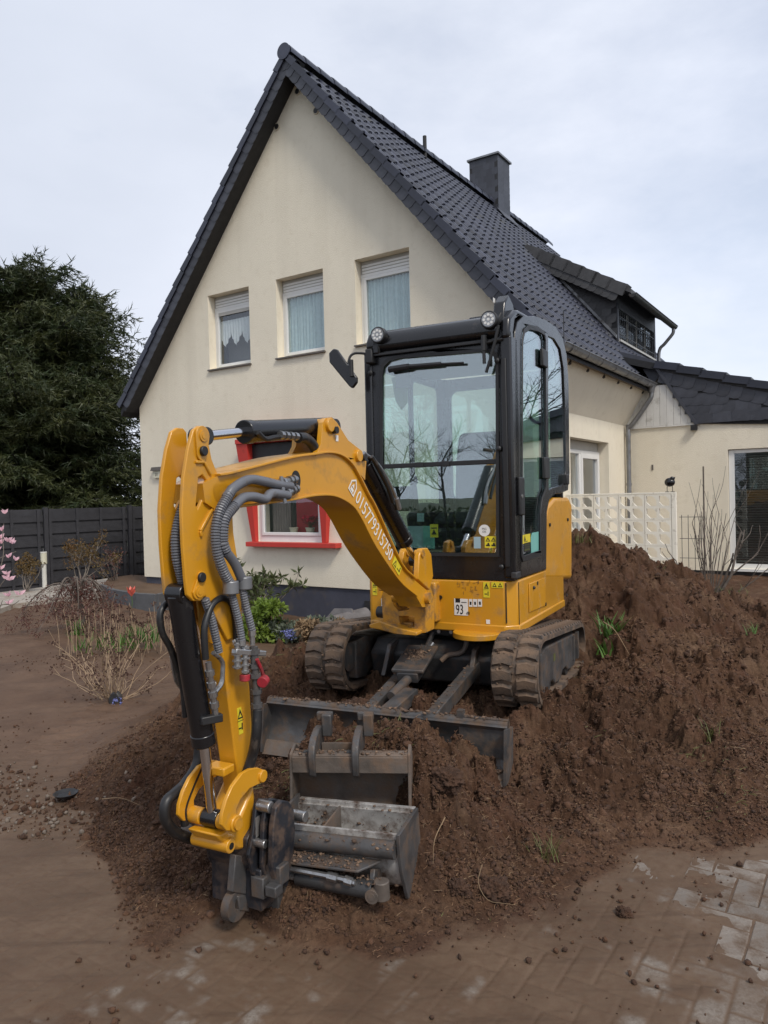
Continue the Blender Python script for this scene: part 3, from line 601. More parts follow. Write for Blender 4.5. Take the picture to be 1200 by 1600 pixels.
gw = B().prism([(0, .20), (8.15, .20), (8.15, rz(8.15) - .22), (RU, RZ - .26), (0, rz(0) - .26)], 0, .3).build('gable_wall', 'plaster', house, 0)
RW = (3.06, 4.52, .93, 2.62)
cut(gw, [(a, b_, -.1, .4, c, d) for a, b_, c, d in WINS] + [(RW[0], RW[1], -.1, .4, RW[2], RW[3])])
sw = B().box(7.85, 8.15, .3, 4.54, .20, 3.72).build('side_wall', 'plaster', house, 0); cut(sw, [(7.7, 8.3, 1.46, 3.42, .3, 2.5)])
B().box(7.9, 8.1, 4.54, VB, .2, 3.7).build('rear_side_wall', 'plaster', house, 0)
B().box(0, .3, .3, VB, .2, 3.6).build('far_side_wall', 'plaster', house, 0)
B().prism([(0, .20), (8.15, .20), (8.15, rz(8.15) - .25), (RU, RZ - .25), (0, rz(0) - .25)], VB - .3, VB).build('back_wall', 'plaster', house, 0)
pl = B().prism([(.02, -.6), (8.13, -.6), (8.13, .197), (.02, .197)], .03, .28).build('plinth', 'plinth', house, 0)
B().box(7.86, 8.12, .28, 4.5, -.6, .197).build('plinth', 'plinth', house, 0)
B().box(.3, 7.85, .3, VB, 2.72, 2.95).build('ceiling', 'room', house, 0)
B().box(.3, 5.8, 2.5, 2.6, .2, 6.2).build('inner_wall', 'room', house, 0)
# cellar window by the digger
cw = B().box(5.28, 5.75, -.005, .02, -.4, .02).build('cellar_window', 'soffit', house, 0)
B().box(5.42, 5.75, -.03, -.007, -.4, -.02).box(5.50, 5.53, -.034, -.031, -.4, -.02).build('frame', 'upvc', cw, 0)
# vent holes near the apex
for u, z in [(4.195, 8.315), (4.569, 7.89), (3.735, 7.879)]:
    vt = B().cyl((u, -.012, z), (u, .0, z), .062, n=20).build('vent', 'reveal', house); B().cyl((u, -.016, z), (u, -.0125, z), .045, n=20).build('vent_hole', 'ink', vt)

def window(u0, u1, z0, z1, style, rev=.165, box_h=.2):
    """recessed white window: roller-shutter box on top, guide rails, frame, sash, glass, drapes behind"""
    w = B().box(u0 + .01, u1 - .01, rev, rev + .05, z1 - box_h, z1).build('window', 'upvc_grey', house, 0)
    sb = B()
    for k in range(3): sb.box(u0 + .03, u1 - .03, rev - .012 + .004 * k, rev + .01, z1 - .06 - .048 * k - .035, z1 - .06 - .048 * k)
    sb.build('shutter_box', 'upvc', w, 0, .003)
    f = B(); zt = z1 - box_h
    for a, b_, c, d in ((u0, u0 + .045, z0, zt), (u1 - .045, u1, z0, zt), (u0 + .045, u1 - .045, z0, z0 + .045), (u0 + .045, u1 - .045, zt - .045, zt)): f.box(a + .001, b_ - .001, rev, rev + .06, c, d)
    f.build('frame', 'upvc', w, 0, .004)
    g0, g1, h0, h1 = u0 + .05, u1 - .05, z0 + .05, zt - .05; s_ = B(); t = .05
    for a, b_, c, d in ((g0, g0 + t, h0, h1), (g1 - t, g1, h0, h1), (g0 + t, g1 - t, h0, h0 + t), (g0 + t, g1 - t, h1 - t, h1)): s_.box(a, b_, rev - .012, rev + .05, c, d)
    s_.build('sash', 'upvc', w, 0, .005)
    B().box(g0 + t - .005, g1 - t + .005, rev + .015, rev + .021, h0 + t - .005, h1 - t + .005).build('pane', 'glass_win', w, 0)
    si = B().prism([(u0 - .02, z0 - .03), (u1 + .02, z0 - .03), (u1 + .02, z0 - .004), (u0 - .02, z0 - .004)], -.045, rev + .02).build('sill', 'sill', w, 0, .003)
    a0, a1, b0, b1 = g0 + t, g1 - t, h0 + t, h1 - t
    if style == 'pleat':
        c = B(); n = 72
        for k in range(n):
            xa, xb = a0 + (a1 - a0) * k / n, a0 + (a1 - a0) * (k + 1) / n
            ya, yb = [rev + .065 + .018 * math.sin(q * 2 * math.pi / 6.0 + .8 * math.sin(q * .13 + u0)) + .007 * math.sin(q * 1.7 + u0 * 3) for q in (k, k + 1)]
            c.add([(xa, ya, b0), (xb, yb, b0), (xb, yb, b1), (xa, ya, b1)], [(0, 1, 2, 3)])
        c.build('curtain', 'curtain_t', w)
    elif style == 'zigzag':
        B().box(a0, a1, rev + .02 - .03, rev + .004, b1 - .06, b1 + .045).build('shutter', 'upvc_grey', w, 0, .003)
        c = B(); n = 60
        for k in range(n):
            xa, xb = a0 + (a1 - a0) * k / n, a0 + (a1 - a0) * (k + 1) / n
            def lo(q): t_ = (q / n * 3) % 1; return b1 - .62 + .26 * abs(t_ - .35) / .65
            ya, yb = [rev + .055 + .014 * math.sin(q * 2 * math.pi / 5.0) for q in (k, k + 1)]
            c.add([(xa, ya, lo(k)), (xb, yb, lo(k + 1)), (xb, yb, b1 - .14), (xa, ya, b1 - .14)], [(0, 1, 2, 3)])
        c.build('curtain', 'curtain', w)
    B().box(a0 - .1, a1 + .1, rev + .32, rev + .33, b0 - .1, b1 + .1).build('room_behind', 'room', w, 0)
    return w
for (a, b_, c, d), st in zip(WINS, ('zigzag', 'pleat', 'pleat')): window(a, b_, c, d, st)

# the red framed ground-floor window: a surround that leans out towards the top
u0, u1, z0, z1 = RW
rs = B()
def fl(u, z): k = (z - .85) / 1.9; return -.07 - .17 * k
def board(ua0, ua1, ub0, ub1, za, zb):
    return B().add([(ua0, fl(0, za), za), (ua1, fl(0, za), za), (ub1, fl(0, zb), zb), (ub0, fl(0, zb), zb), (ua0, -.002, za), (ua1, -.002, za), (ub1, -.002, zb), (ub0, -.002, zb)],
                   [(0, 1, 2, 3), (4, 7, 6, 5), (0, 4, 5, 1), (3, 2, 6, 7), (0, 3, 7, 4), (1, 5, 6, 2)])
rw = board(2.98, 3.06, 2.80, 3.06, .93, 2.62).build('window', 'red', house, 0)
board(4.52, 4.60, 4.52, 4.78, .93, 2.62).build('surround_board', 'red', rw, 0)
B().box(2.80, 4.78, -.25, -.003, 2.62, 2.70).build('surround_board', 'red', rw, 0, .004)
B().box(2.90, 4.86, -.16, .0, .85, .928).build('sill', 'red', rw, 0, .006)
B().box(u0, u1, .02, .08, 2.34, 2.62).build('shutter_box', 'upvc_grey', rw, 0)
B().box(u0 - .001, u1 + .0, -.10, -.004, 2.36, 2.60).build('shutter', 'blackmat', rw, 0, .004)
f = B()
for a, b_, c, d in ((u0, u0 + .07, z0, 2.34), (u1 - .07, u1, z0, 2.34), (u0 + .07, u1 - .07, z0, z0 + .10), (u0 + .07, u1 - .07, 2.28, 2.34)): f.box(a, b_, .02, .09, c, d)
f.build('frame', 'upvc', rw, 0, .005)
f = B(); a0, a1, b0, b1 = u0 + .075, u1 - .075, z0 + .105, 2.275; t = .055
for a, b_, c, d in ((a0, a0 + t, b0, b1), (a1 - t, a1, b0, b1), (a0 + t, a1 - t, b0, b0 + t), (a0 + t, a1 - t, b1 - t, b1)): f.box(a, b_, .002, .07, c, d)
f.build('sash', 'upvc', rw, 0, .006)
B().box(a0 + t - .004, a1 - t + .004, .03, .036, b0 + t - .004, b1 - t + .004).build('pane', 'glass_win', rw, 0)
f = B(); n = 40
for k in range(n):
    xa, xb = u0 + .1 + .42 * k / n, u0 + .1 + .42 * (k + 1) / n; ya, yb = [.27 + .02 * math.sin(q * 1.1) for q in (k, k + 1)]
    f.add([(xa, ya, z0), (xb, yb, z0), (xb, yb, 2.3), (xa, ya, 2.3)], [(0, 1, 2, 3)])
f.build('curtain', 'room_grey', rw)
B().box(u0 + .62, u0 + 1.12, .30, .32, z0, 2.3).build('drape', 'room_red', rw, 0)
B().box(u0, u1, .75, .77, z0 - .1, 2.4).build('room_behind', 'room', rw, 0)
B().box(u0, u1, .09, .3, z0 - .03, z0 + .105).build('inner_sill', 'upvc', rw, 0)
def pot(u, flowers, lbl):
    t = thing('potted_plant', lbl, 'plant', house.matrix_basis @ Vector((u, .17, z0 + .107)), HR); zz = 0
    B().lathe([(.0, 0), (.055, 0), (.075, .11), (.082, .115), (.082, .13), (.07, .13), (.065, .1)]).build('pot', 'pot', t)
    st_ = B(); fb = B()
    if flowers:
        for k in range(70):
            a = rnd.uniform(0, 6.28); r_ = rnd.uniform(.02, .16); p = Vector((r_ * math.cos(a), r_ * math.sin(a) * .7, .2 + rnd.uniform(0, .11)))
            st_.tube([(0, 0, .1), p * .6 + Vector((0, 0, .07)), p], .0012, 4)
            for q in range(8):
                b_ = rnd.uniform(0, 6.28); d = Vector((math.cos(b_), math.sin(b_), rnd.uniform(-.2, .8))) * .05; e_ = d.cross(Vector((0, 0, 1))).normalized() * .02
                fb.add([p, p + d * .6 + e_, p + d, p + d * .6 - e_], [(0, 1, 2, 3)])
        fb.build('flower', 'petal_red', t, 0)
    else:
        for k in range(5):
            a = k * 1.3; st_.tube([(0, 0, .1), (.02 * math.cos(a), .02 * math.sin(a), .25), (.05 * math.cos(a), .05 * math.sin(a), .42 + .03 * k)], .0025, 4)
    st_.build('stem', 'twig_grey' if not flowers else 'hedge', t)
house_m = Matrix.Translation(HL) @ Matrix.Rotation(HR, 4, 'Z'); house.matrix_basis = house_m
pot(3.72, False, 'cream pot with bare thin stems behind the red framed window')
pot(4.08, True, 'cream pot of crimson flowers behind the red framed window')

# side sliding window
sd = B().box(7.90, 7.96, 1.48, 3.40, 2.34, 2.49).build('window', 'upvc_grey', house, 0)
f = B()
for a, b_, c, d in ((1.47, 1.55, .3, 2.34), (3.33, 3.41, .3, 2.34), (2.33, 2.42, .3, 2.28), (1.55, 3.33, .3, .38), (1.55, 3.33, 2.28, 2.34)): f.box(7.92, 7.99, a, b_, c, d)
f.build('frame', 'upvc', sd, 0, .004)
f = B()
for a, b_, c, d in ((2.42, 2.49, .38, 2.28), (3.26, 3.33, .38, 2.28), (2.49, 3.26, .38, .45), (2.49, 3.26, 2.21, 2.28)): f.box(7.945, 8.005, a, b_, c, d)
f.build('sash', 'upvc', sd, 0, .004)
B().box(7.955, 7.96, 1.55, 3.33, .38, 2.28).build('pane', 'glass_win', sd, 0)
B().box(7.5, 7.52, 2.45, 3.05, .3, 2.3).build('curtain', 'room_grey', sd, 0); B().box(7.6, 7.62, 3.1, 3.25, .3, 2.3).build('curtain', 'curtain', sd, 0)
B().box(7.2, 7.22, 1.3, 3.6, .2, 2.5).build('room_behind', 'reveal', sd, 0)

# ------------------------------------------------------------------ roof
deck = B().prism([(EL, rz(EL) - .10), (RU, RZ - .10), (ER, rz(ER) - .10), (ER, rz(ER) - .15), (8.1, rz(8.1) - .22), (RU, RZ - .24), (EL, rz(EL) - .22)], VO + .03, VB + .2).build('roof', 'soffit', house, 0)
ang = math.atan(SL); LEN = (ER - RU) / math.cos(ang); ROWS = 21; RP = LEN / ROWS; TW = .25
def tile_mesh():
    prof = [(0, .012), (.03, .002), (.085, .0), (.14, .004), (.158, .022), (.178, .040), (.205, .046), (.232, .040), (.252, .020)]
    b = B(); v = []
    for s_, lift in ((-.02, .0), (RP + .035, .034)):            # s runs down the slope
        for x, h in prof: v.append((x, s_, h + lift))
    n = len(prof); f = [(i, i + 1, n + i + 1, n + i) for i in range(n - 1)]
    v += [(x, RP + .035, h + .034 - .022) for x, h in prof]; f += [(n + i, n + i + 1, 2 * n + i + 1, 2 * n + i) for i in range(n - 1)]
    return b.add(v, f).mesh('roof_tile', 'tile', 50)
TM = tile_mesh()
# slope frame for the visible side: x = along the ridge (going back), y = down slope, z = out of the roof
ds = Vector((math.cos(ang), 0, -math.sin(ang))); nn = Vector((math.sin(ang), 0, math.cos(ang)))
def slope_m(u, v, off=0., side=1):
    d = Vector((ds.x * side, 0, ds.z)); n_ = Vector((nn.x * side, 0, nn.z)); o = Vector((RU, v, RZ)) + d * ((u)) + n_ * off
    xx = Vector((0, 1, 0)) if side > 0 else Vector((0, -1, 0)); xx = Vector((0, 1, 0))
    return Matrix(((xx.x, d.x, n_.x, o.x), (xx.y, d.y, n_.y, o.y), (xx.z, d.z, n_.z, o.z), (0, 0, 0, 1)))
tiles = []
for r_ in range(ROWS):
    for c in range(int((VB - VO) / TW) + 1):
        v = VO + .10 + c * TW; s_ = r_ * RP; um = RU + (s_ + RP) * math.cos(ang)
        # dormer and annex roof take their place
        if 6.0 < v < 9.2 and 6.0 < um < 7.75: continue
        if v > 4.9 and um > 8.05: continue
        d = (house_m @ Vector((um, v, rz(um)))).length; tiles.append((d, s_, v))
tiles.sort()
def jit(): return Matrix.Translation((rnd.uniform(-.003, .003), rnd.uniform(-.005, .005), rnd.uniform(-.001, .004))) @ Matrix.Rotation(rnd.uniform(-.010, .010), 4, 'Z') @ Matrix.Rotation(rnd.uniform(-.008, .008), 4, 'Y')
for d, s_, v in tiles[:300]: link('roof_tile', TM, deck, mat=slope_m(s_, v, -.075) @ jit())
V = []; F_ = []; tv = np.array([q.co[:] for q in TM.vertices]); tf = [tuple(p.vertices) for p in TM.polygons]
for d, s_, v in tiles[300:]:
    m = np.array(slope_m(s_, v, -.075) @ jit()); o_ = len(V) * len(tv); V.append(tv @ m[:3, :3].T + m[:3, 3]); F_ += [tuple(i + o_ for i in q) for q in tf]
me = bpy.data.meshes.new('rear_roof_tiles'); me.from_pydata(np.concatenate(V).tolist(), [], F_); me.materials.append(M['tile']); me.shade_smooth(); me.set_sharp_from_angle(angle=R(50))
o = link('rear_roof_tiles', me, deck); tag(o, kind='stuff')
# ridge caps
RC = B(); pr = []
n = 9
v_ = []
for s_, rr, in ((0, .135), (.40, .125)):
    for i in range(n):
        a = math.pi * (-.06 + 1.12 * i / (n - 1)); v_.append((rr * math.cos(a), s_, rr * math.sin(a)))
for i in range(n):
    a = math.pi * (-.06 + 1.12 * i / (n - 1)); v_.append((.105 * math.cos(a), 0, .105 * math.sin(a)))
RCM = B().add(v_, [(i, i + 1, n + i + 1, n + i) for i in range(n - 1)] + [(i, i + 1, 2 * n + i + 1, 2 * n + i) for i in range(n - 1)]).mesh('ridge_tile', 'tile', 50)
for k in range(30): link('ridge_tile', RCM, deck, mat=Matrix.Translation((RU, VO - .02 + k * .385, RZ - .035)) @ Matrix.Rotation(R(-1.2), 4, 'X'))
B().cyl((RU, VO - .06, RZ - .025), (RU, VO - .045, RZ - .025), .128, n=24).build('ridge_end_disc', 'tile', deck)
# verge tiles and the slates under them, both rakes
VT = B().prism([(0, 0), (RP + .03, .030), (RP + .03, -.205), (0, -.215)], 0, .03, 'xz')
vt_v = []
def verge_tile_mesh(side):
    # x down slope, y back, z out of roof: a lapped cloak leaf and a rolled top
    b = B().add([(0, 0, .03), (RP + .02, 0, .062), (RP + .02, 0, -.05), (0, 0, -.065), (0, .028, .03), (RP + .02, .028, .062), (RP + .02, .028, -.05), (0, .028, -.065)],
                [(0, 1, 2, 3), (7, 6, 5, 4), (0, 4, 5, 1), (1, 5, 6, 2), (2, 6, 7, 3), (3, 7, 4, 0)])
    b.add([(0, .0, .03), (0, .12, .02), (RP + .02, .12, .052), (RP + .02, 0, .062), (0, .12, -.02), (RP + .02, .12, .02)], [(0, 1, 2, 3), (1, 4, 5, 2)])
    return b.mesh('verge_tile', 'tile', 0)
VTM = verge_tile_mesh(1)
def rake_m(s_, v, off, side, tilt=0.):
    d = Vector((ds.x * side, 0, ds.z)); n_ = Vector((nn.x * side, 0, nn.z)); o = Vector((RU, v, RZ)) + d * s_ + n_ * off
    m = Matrix(((d.x, 0, n_.x, o.x), (d.y, 1, n_.y, o.y), (d.z, 0, n_.z, o.z), (0, 0, 0, 1)))
    return m
LENL = (RU - EL) / math.cos(ang)
for side, L_ in ((1, LEN), (-1, LENL)):
    n_r = int(L_ / RP + .5)
    for k in range(n_r): link('verge_tile', VTM, deck, mat=rake_m(k * L_ / n_r, VO - .045, -.03, side))
    bb = B().add([(0, 0, -.07), (L_, 0, -.07), (L_, 0, -.225), (0, 0, -.225), (0, .03, -.07), (L_, .03, -.07), (L_, .03, -.225), (0, .03, -.225)],
                 [(0, 1, 2, 3), (7, 6, 5, 4), (0, 4, 5, 1), (1, 5, 6, 2), (2, 6, 7, 3), (3, 7, 4, 0)])
    bo = link('verge_board', bb.mesh('verge_board', 'soffit', 0), deck, mat=rake_m(.0 if side > 0 else 0, VO - .0, 0, side))
    bo2 = link('underside_board', B().box(0, L_, .03, .28, -.225, -.19).mesh('underside_board', 'soffit', 0), deck, mat=rake_m(0, VO, 0, side))
    sp = .178; cnt = int(L_ / sp)
    sm = B().prism([(0, .0), (.205, .0), (.205, -.15), (.175, -.185), (.13, -.196), (0, -.19)], 0, .007, 'xz').mesh('slate_shingle', 'slate', 0)
    for k in range(cnt):
        m = rake_m(.02 + k * sp, VO - .009 - .0, -.055, side) @ Matrix.Rotation(R(-2.2), 4, 'Z') @ Matrix.Rotation(rnd.uniform(-.012, .012), 4, 'Y')
        link('slate_shingle', sm, deck, mat=m)
# ridge pipe, chimney, snow guard
B().cyl((4.28, 4.0, 8.6), (4.28, 4.0, 9.12), .04, n=12).build('vent_pipe', 'soffit', deck)
CX0, CX1, CV0, CV1, CZ = 3.66, 4.42, 7.30, 8.0, 9.93
ch = B().box(CX0, CX1, CV0, CV1, 7.6, CZ).build('chimney', 'soffit', deck, 0)
B().box(CX0 - .05, CX1 + .05, CV0 - .05, CV1 + .05, CZ, CZ + .05).build('chimney_cap', 'zinc', ch, 0, .006)
def slate_face(o0, du, dv, W, H, parent, name='slate_shingle', mat='slate', w_=.17, h_=.15, region=None, proud=.006, out=Vector((0, -1, 0)), stagger=1):
    du, dv = Vector(du).normalized(), Vector(dv).normalized(); n_ = Vector(out)
    sm = B().prism([(0, 0), (w_ * 1.02, 0), (w_ * 1.02, -h_ * .95), (w_ * .8, -h_ * 1.12), (w_ * .45, -h_ * 1.17), (0, -h_ * 1.1)], 0, .006, 'xz').mesh(name, mat, 0)
    rws = int(H / h_) + 1; cls = int(W / w_) + 2
    for r_ in range(rws):
        for c in range(cls):
            x = c * w_ - stagger * (r_ % 2) * w_ / 2; y = r_ * h_
            if region and not region(x + w_ / 2, y + h_ / 2): continue
            if not region and (x < -.03 or x + w_ > W + .03): continue
            p = Vector(o0) + du * x - dv * y + n_ * proud
            m = Matrix(((du.x, -n_.x, dv.x, p.x), (du.y, -n_.y, dv.y, p.y), (du.z, -n_.z, dv.z, p.z), (0, 0, 0, 1)))
            m = m @ Matrix.Rotation(R(1.6), 4, 'X') @ Matrix.Rotation(rnd.uniform(-.012, .012), 4, 'Y')
            link(name, sm, parent, mat=m)
slate_face((CX0, CV0, CZ), (1, 0, 0), (0, 0, 1), CX1 - CX0, 1.7, ch, w_=.15, h_=.15, region=lambda x, y: .03 < x < .73 and CZ - y > rz(max(RU, CX0 + x)) - .05)
slate_face((CX1, CV0, CZ), (0, 1, 0), (0, 0, 1), CV1 - CV0, 1.7, ch, w_=.345, h_=.15, out=Vector((1, 0, 0)), stagger=0, region=lambda x, y: 0 < x < .69 and CZ - y > rz(CX1) - .08)
B().prism([(CX1, rz(CX1) + .03), (CX1 + .2, rz(CX1 + .2) + .02), (CX1 + .2, rz(CX1 + .2) + .03), (CX1, rz(CX1) + .06)], CV0 - .1, CV1 + .1).build('flashing', 'slate', ch, 0)

# dormer: slate cheek towards the gable, shed roof, barred window, gutter and pipe
DV0, DV1, DU = 6.0, 9.20, 7.60
DT = (5.80, rz(5.80) + .05); DE = (7.95, 5.70)
dsl = (DT[1] - DE[1]) / (DE[0] - DT[0])
def dz_(u): return DT[1] - dsl * (u - DT[0])
dm = B().prism([(5.7, rz(5.7) - .2), (DU, rz(DU) - .2), (DU, dz_(DU) - .06), (5.5, dz_(5.5) - .06)], DV0, DV0 + .06).build('dormer', 'soffit', deck, 0)
cm = B().prism([(0, 0), (.205, 0), (.205, -.15), (.165, -.185), (.10, -.196), (0, -.19)], 0, .008, 'xz').mesh('slate_shingle', 'slate_old', 0)
for r_ in range(16):
    for k in range(13):
        u = 5.30 + (r_ % 2) * .1 + k * .2; z = 7.2 - r_ * .15 - (u - 5.3) * .10
        if z - .06 < rz(u + .1) - .02 or z > dz_(u + .1) - .05 or u + .16 > DU: continue
        link('slate_shingle', cm, dm, mat=Matrix.Translation((u, DV0 - .012, z)) @ Matrix.Rotation(.10, 4, 'Y') @ Matrix.Rotation(R(-1.5), 4, 'Z') @ Matrix.Rotation(R(-2.2), 4, 'X'))
B().prism([(5.6, rz(5.6) + .02), (DU, rz(DU) + .02), (DU, rz(DU) + .09), (5.7, rz(5.7) + .10)], DV0 - .06, DV0 - .01).build('cheek_flashing', 'zinc', dm, 0)
rf = B().prism([(DT[0] - .1, dz_(DT[0] - .1) - .06), (DE[0], DE[1] - .06), (DE[0], DE[1] + .03), (DT[0] - .1, dz_(DT[0] - .1) + .03)], DV0 - .22, DV1 + .2).build('dormer_roof', 'slate_old', dm, 0)
sl_ = math.hypot(DE[0] - DT[0], DE[1] - DT[1]); Ld = int(sl_ / .36) + 1; phi = math.atan(dsl)
def dorm_m(s_, v, off): 
    return Matrix(((math.cos(phi), 0, math.sin(phi), DT[0] - .1 + math.cos(phi) * s_ + math.sin(phi) * off), (0, 1, 0, v), (-math.sin(phi), 0, math.cos(phi), dz_(DT[0] - .1) - math.sin(phi) * s_ + math.cos(phi) * off), (0, 0, 0, 1)))
for k in range(7):
    link('verge_slab', B().add([(0, 0, .05), (.40, 0, .075), (.40, 0, -.17), (0, 0, -.18), (0, .3, .05), (.40, .3, .075), (.40, .02, -.17), (0, .02, -.18)],
        [(0, 1, 2, 3), (7, 6, 5, 4), (0, 4, 5, 1), (1, 5, 6, 2), (2, 6, 7, 3), (3, 7, 4, 0)]).mesh('verge_slab', 'slate_old', 0), dm, mat=dorm_m(k * .345 + .05, DV0 - .25, 0))
sm = B().prism([(0, 0), (.19, 0), (.19, -.13), (.155, -.165), (.1, -.175), (0, -.17)], 0, .007, 'xz').mesh('slate_shingle', 'slate_old', 0)
for k in range(14): link('slate_shingle', sm, dm, mat=dorm_m(.1 + k * .165, DV0 - .232, -.15) @ Matrix.Rotation(R(-2), 4, 'Z'))
B().prism([(5.7, rz(5.7) - .2), (DU, rz(DU) - .2), (DU, dz_(DU) - .06), (5.5, dz_(5.5) - .06)], DV1 - .06, DV1).build('far_cheek', 'soffit', dm, 0)
dw = B().box(DU - .04, DU, DV0 + .06, DV1, 4.55, 4.78).build('window', 'slate', dm, 0)
B().box(DU - .04, DU + .01, DV0 + .02, DV0 + .14, 4.78, 5.55).box(DU - .04, DU + .01, DV1 - .12, DV1, 4.78, 5.55).box(DU - .04, DU + .01, DV0, DV1, 5.45, 5.86).build('casing', 'slate', dw, 0)  # top band kept dark to stand for the shade under the dormer overhang
B().box(DU - .02, DU + .05, DV0 + .1, DV1 - .1, 4.76, 4.80).build('sill', 'upvc_grey', dw, 0)
f = B()
for k in range(4):
    a = DV0 + .16 + k * .73; f.box(DU - .05, DU - .02, a, a + .06, 4.8, 5.45)
f.box(DU - .05, DU - .02, DV0 + .16, DV1 - .16, 4.8, 4.86); f.build('frame', 'upvc_grey', dw, 0)
B().box(DU - .046, DU - .04, DV0 + .14, DV1 - .12, 4.8, 5.45).build('pane', 'glass_win', dw, 0); B().box(DU - .3, DU - .29, DV0 + .14, DV1 - .12, 4.6, 5.45).build('room_behind', 'ink', dw, 0)
f = B()
for k in range(21): a = DV0 + .2 + k * .148; f.box(DU + .0, DU + .016, a, a + .016, 4.8, 5.42)
f.box(DU, DU + .016, DV0 + .16, DV1 - .16, 4.92, 4.94).box(DU, DU + .016, DV0 + .16, DV1 - .16, 5.28, 5.30); f.build('window_bars', 'ironwork', dw, 0)
def gutter(name, u, z, v0, v1, r, parent, mat='zinc'):
    b = B(); n = 9; v = []
    for vv in (v0, v1):
        for rr in (r, r - .006):
            for i in range(n): a = math.pi * (1 + i / (n - 1)); v.append((u + rr * math.cos(a), vv, z + rr * math.sin(a)))
    f = []
    for i in range(n - 1): f += [(i, i + 1, 2 * n + i + 1, 2 * n + i), (n + i, 3 * n + i, 3 * n + i + 1, n + i + 1), (i, n + i, n + i + 1, i + 1), (2 * n + i, 2 * n + i + 1, 3 * n + i + 1, 3 * n + i)]
    b.add(v, f); b.cyl((u + r + .004, v0, z + .004), (u + r + .004, v1, z + .004), .010, n=8)
    for vv in (v0, v1): b.prism([(u + r * math.cos(math.pi * (1 + i / 8)), z + r * math.sin(math.pi * (1 + i / 8))) for i in range(9)], vv, vv + .006)
    g_ = b.build(name, mat, parent)
    return g_
def straps(u, z, v0, v1, r, parent, step):
    k = v0 + .3
    while k < v1:
        b = B(); b.tube([(u + (r + .004) * math.cos(math.pi * (1 + i / 8)), k, z + (r + .004) * math.sin(math.pi * (1 + i / 8))) for i in range(9)], .006, 4); b.build('gutter_bracket', 'zinc', parent); k += step
g1 = gutter('gutter', ER + .05, 3.585, VO, 4.62, .075, house); straps(ER + .05, 3.585, VO, 4.6, .075, g1, .66)
g2 = gutter('gutter', DE[0] + .05, 5.60, DV0 - .3, DV1 + .25, .075, dm, 'steel_dark')
B().tube(spline([(DE[0] + .05, DV1 + .12, 5.52), (DE[0] + .04, DV1 + .12, 5.42), (DE[0] - .15, DV1 + .12, 5.2), (DE[0] - .28, DV1 + .12, 5.05), (DE[0] - .30, DV1 + .12, 4.6)], .04), .04, 12).build('downpipe', 'zinc', dm)
# main downpipe
B().tube(spline([(ER + .05, 4.40, 3.53), (ER + .05, 4.40, 3.38), (ER - .0, 4.40, 3.27), (8.34, 4.40, 2.92), (8.235, 4.40, 2.80), (8.225, 4.40, 2.66), (8.225, 4.40, .3)], .04), .042, 14).build('downpipe', 'zinc', house)
for z in (2.66, 1.75): B().cyl((8.225, 4.40, z), (8.225, 4.40, z + .045), .05, n=14).build('pipe_collar', 'zinc', house)
B().cyl((ER + .05, 4.40, 3.42), (ER + .05, 4.40, 3.56), .05, .075, n=14).build('gutter_outlet', 'zinc', house)
# dark triangles standing in for the zigzag of shade under the right gutter
for k in range(6): B().prism([(8.36, 3.44), (8.50, 3.50), (8.50, 3.44), (8.40, 3.38)], .5 + k * .78, .58 + k * .78).build('shade_notch', 'soffit', house, 0)
B().prism([(8.151, 2.86), (8.50, 3.47), (8.50, 3.53), (8.151, 3.53)], .0, 4.52).build('eave_board', 'plaster', house, 0)

# ------------------------------------------------------------------ annex
AV = 4.54
def az(u): return 4.19 - .325 * (u - 8.0)
aw = B().prism([(8.15, .21), (12.6, .21), (12.6, 2.82), (8.15, 2.82)], AV, AV + .3).build('annex_wall', 'plaster', house, 0)
cut(aw, [(9.885, 11.9, AV - .1, AV + .4, .26, 2.33)])
B().box(8.16, 12.58, AV + .03, AV + .28, -.4, .208).build('plinth', 'steel_dark', house, 0)
B().box(12.3, 12.6, AV + .3, 9.5, .2, 2.8).build('annex_side_wall', 'plaster', house, 0)
an = B().prism([(8.0, az(8.0) - .12), (12.9, az(12.9) - .12), (12.9, az(12.9)), (8.0, az(8.0))], AV - .06, 10).build('annex_roof', 'soffit', house, 0)
tri = B().prism([(8.75, 3.80), (9.40, 2.81), (12.7, 2.81), (12.7, az(12.7) - .1), (8.75, az(8.75) - .12)], AV - .03, AV + .1).build('slate_fascia', 'soffit', an, 0)
sm1 = B().prism([(0, 0), (.225, 0), (.225, -.15), (.19, -.195), (.12, -.212), (0, -.205)], 0, .008, 'xz').mesh('slate_shingle', 'slate', 0)
th = math.atan(.325)
def sheet(u, z, rot): return Matrix.Translation((u, AV - .045, z)) @ Matrix.Rotation(rot, 4, 'Y')
# top course follows the roof, the rest run nearly level
for k in range(20):
    u = 8.80 + k * .2 * math.cos(th); link('slate_shingle', sm1, an, mat=sheet(u, az(u) - .12, th) @ Matrix.Rotation(R(-2.5), 4, 'Z'))
for r_ in range(6):
    for k in range(22):
        u = 8.9 + (r_ % 2) * .1 + k * .2; z = 3.66 - r_ * .15 - (u - 8.9) * .035
        if z > az(u) - .30 or z < 2.97: continue
        if u < 8.76 + (3.80 - z) * .66: continue
        link('slate_shingle', sm1, an, mat=Matrix.Translation((0, .006 + r_ * .0005, 0)) @ sheet(u, z, .035) @ Matrix.Rotation(R(-1.2), 4, 'Z') @ Matrix.Rotation(R(-2.2), 4, 'X'))
sm2 = B().prism([(0, 0), (.296, 0), (.296, -.18), (0, -.18)], 0, .008, 'xz').mesh('slate_shingle', 'slate', 0)
for k in range(11): link('slate_shingle', sm2, an, mat=sheet(9.36 + k * .3, 2.99, 0) @ Matrix.Rotation(R(-1.), 4, 'Z'))
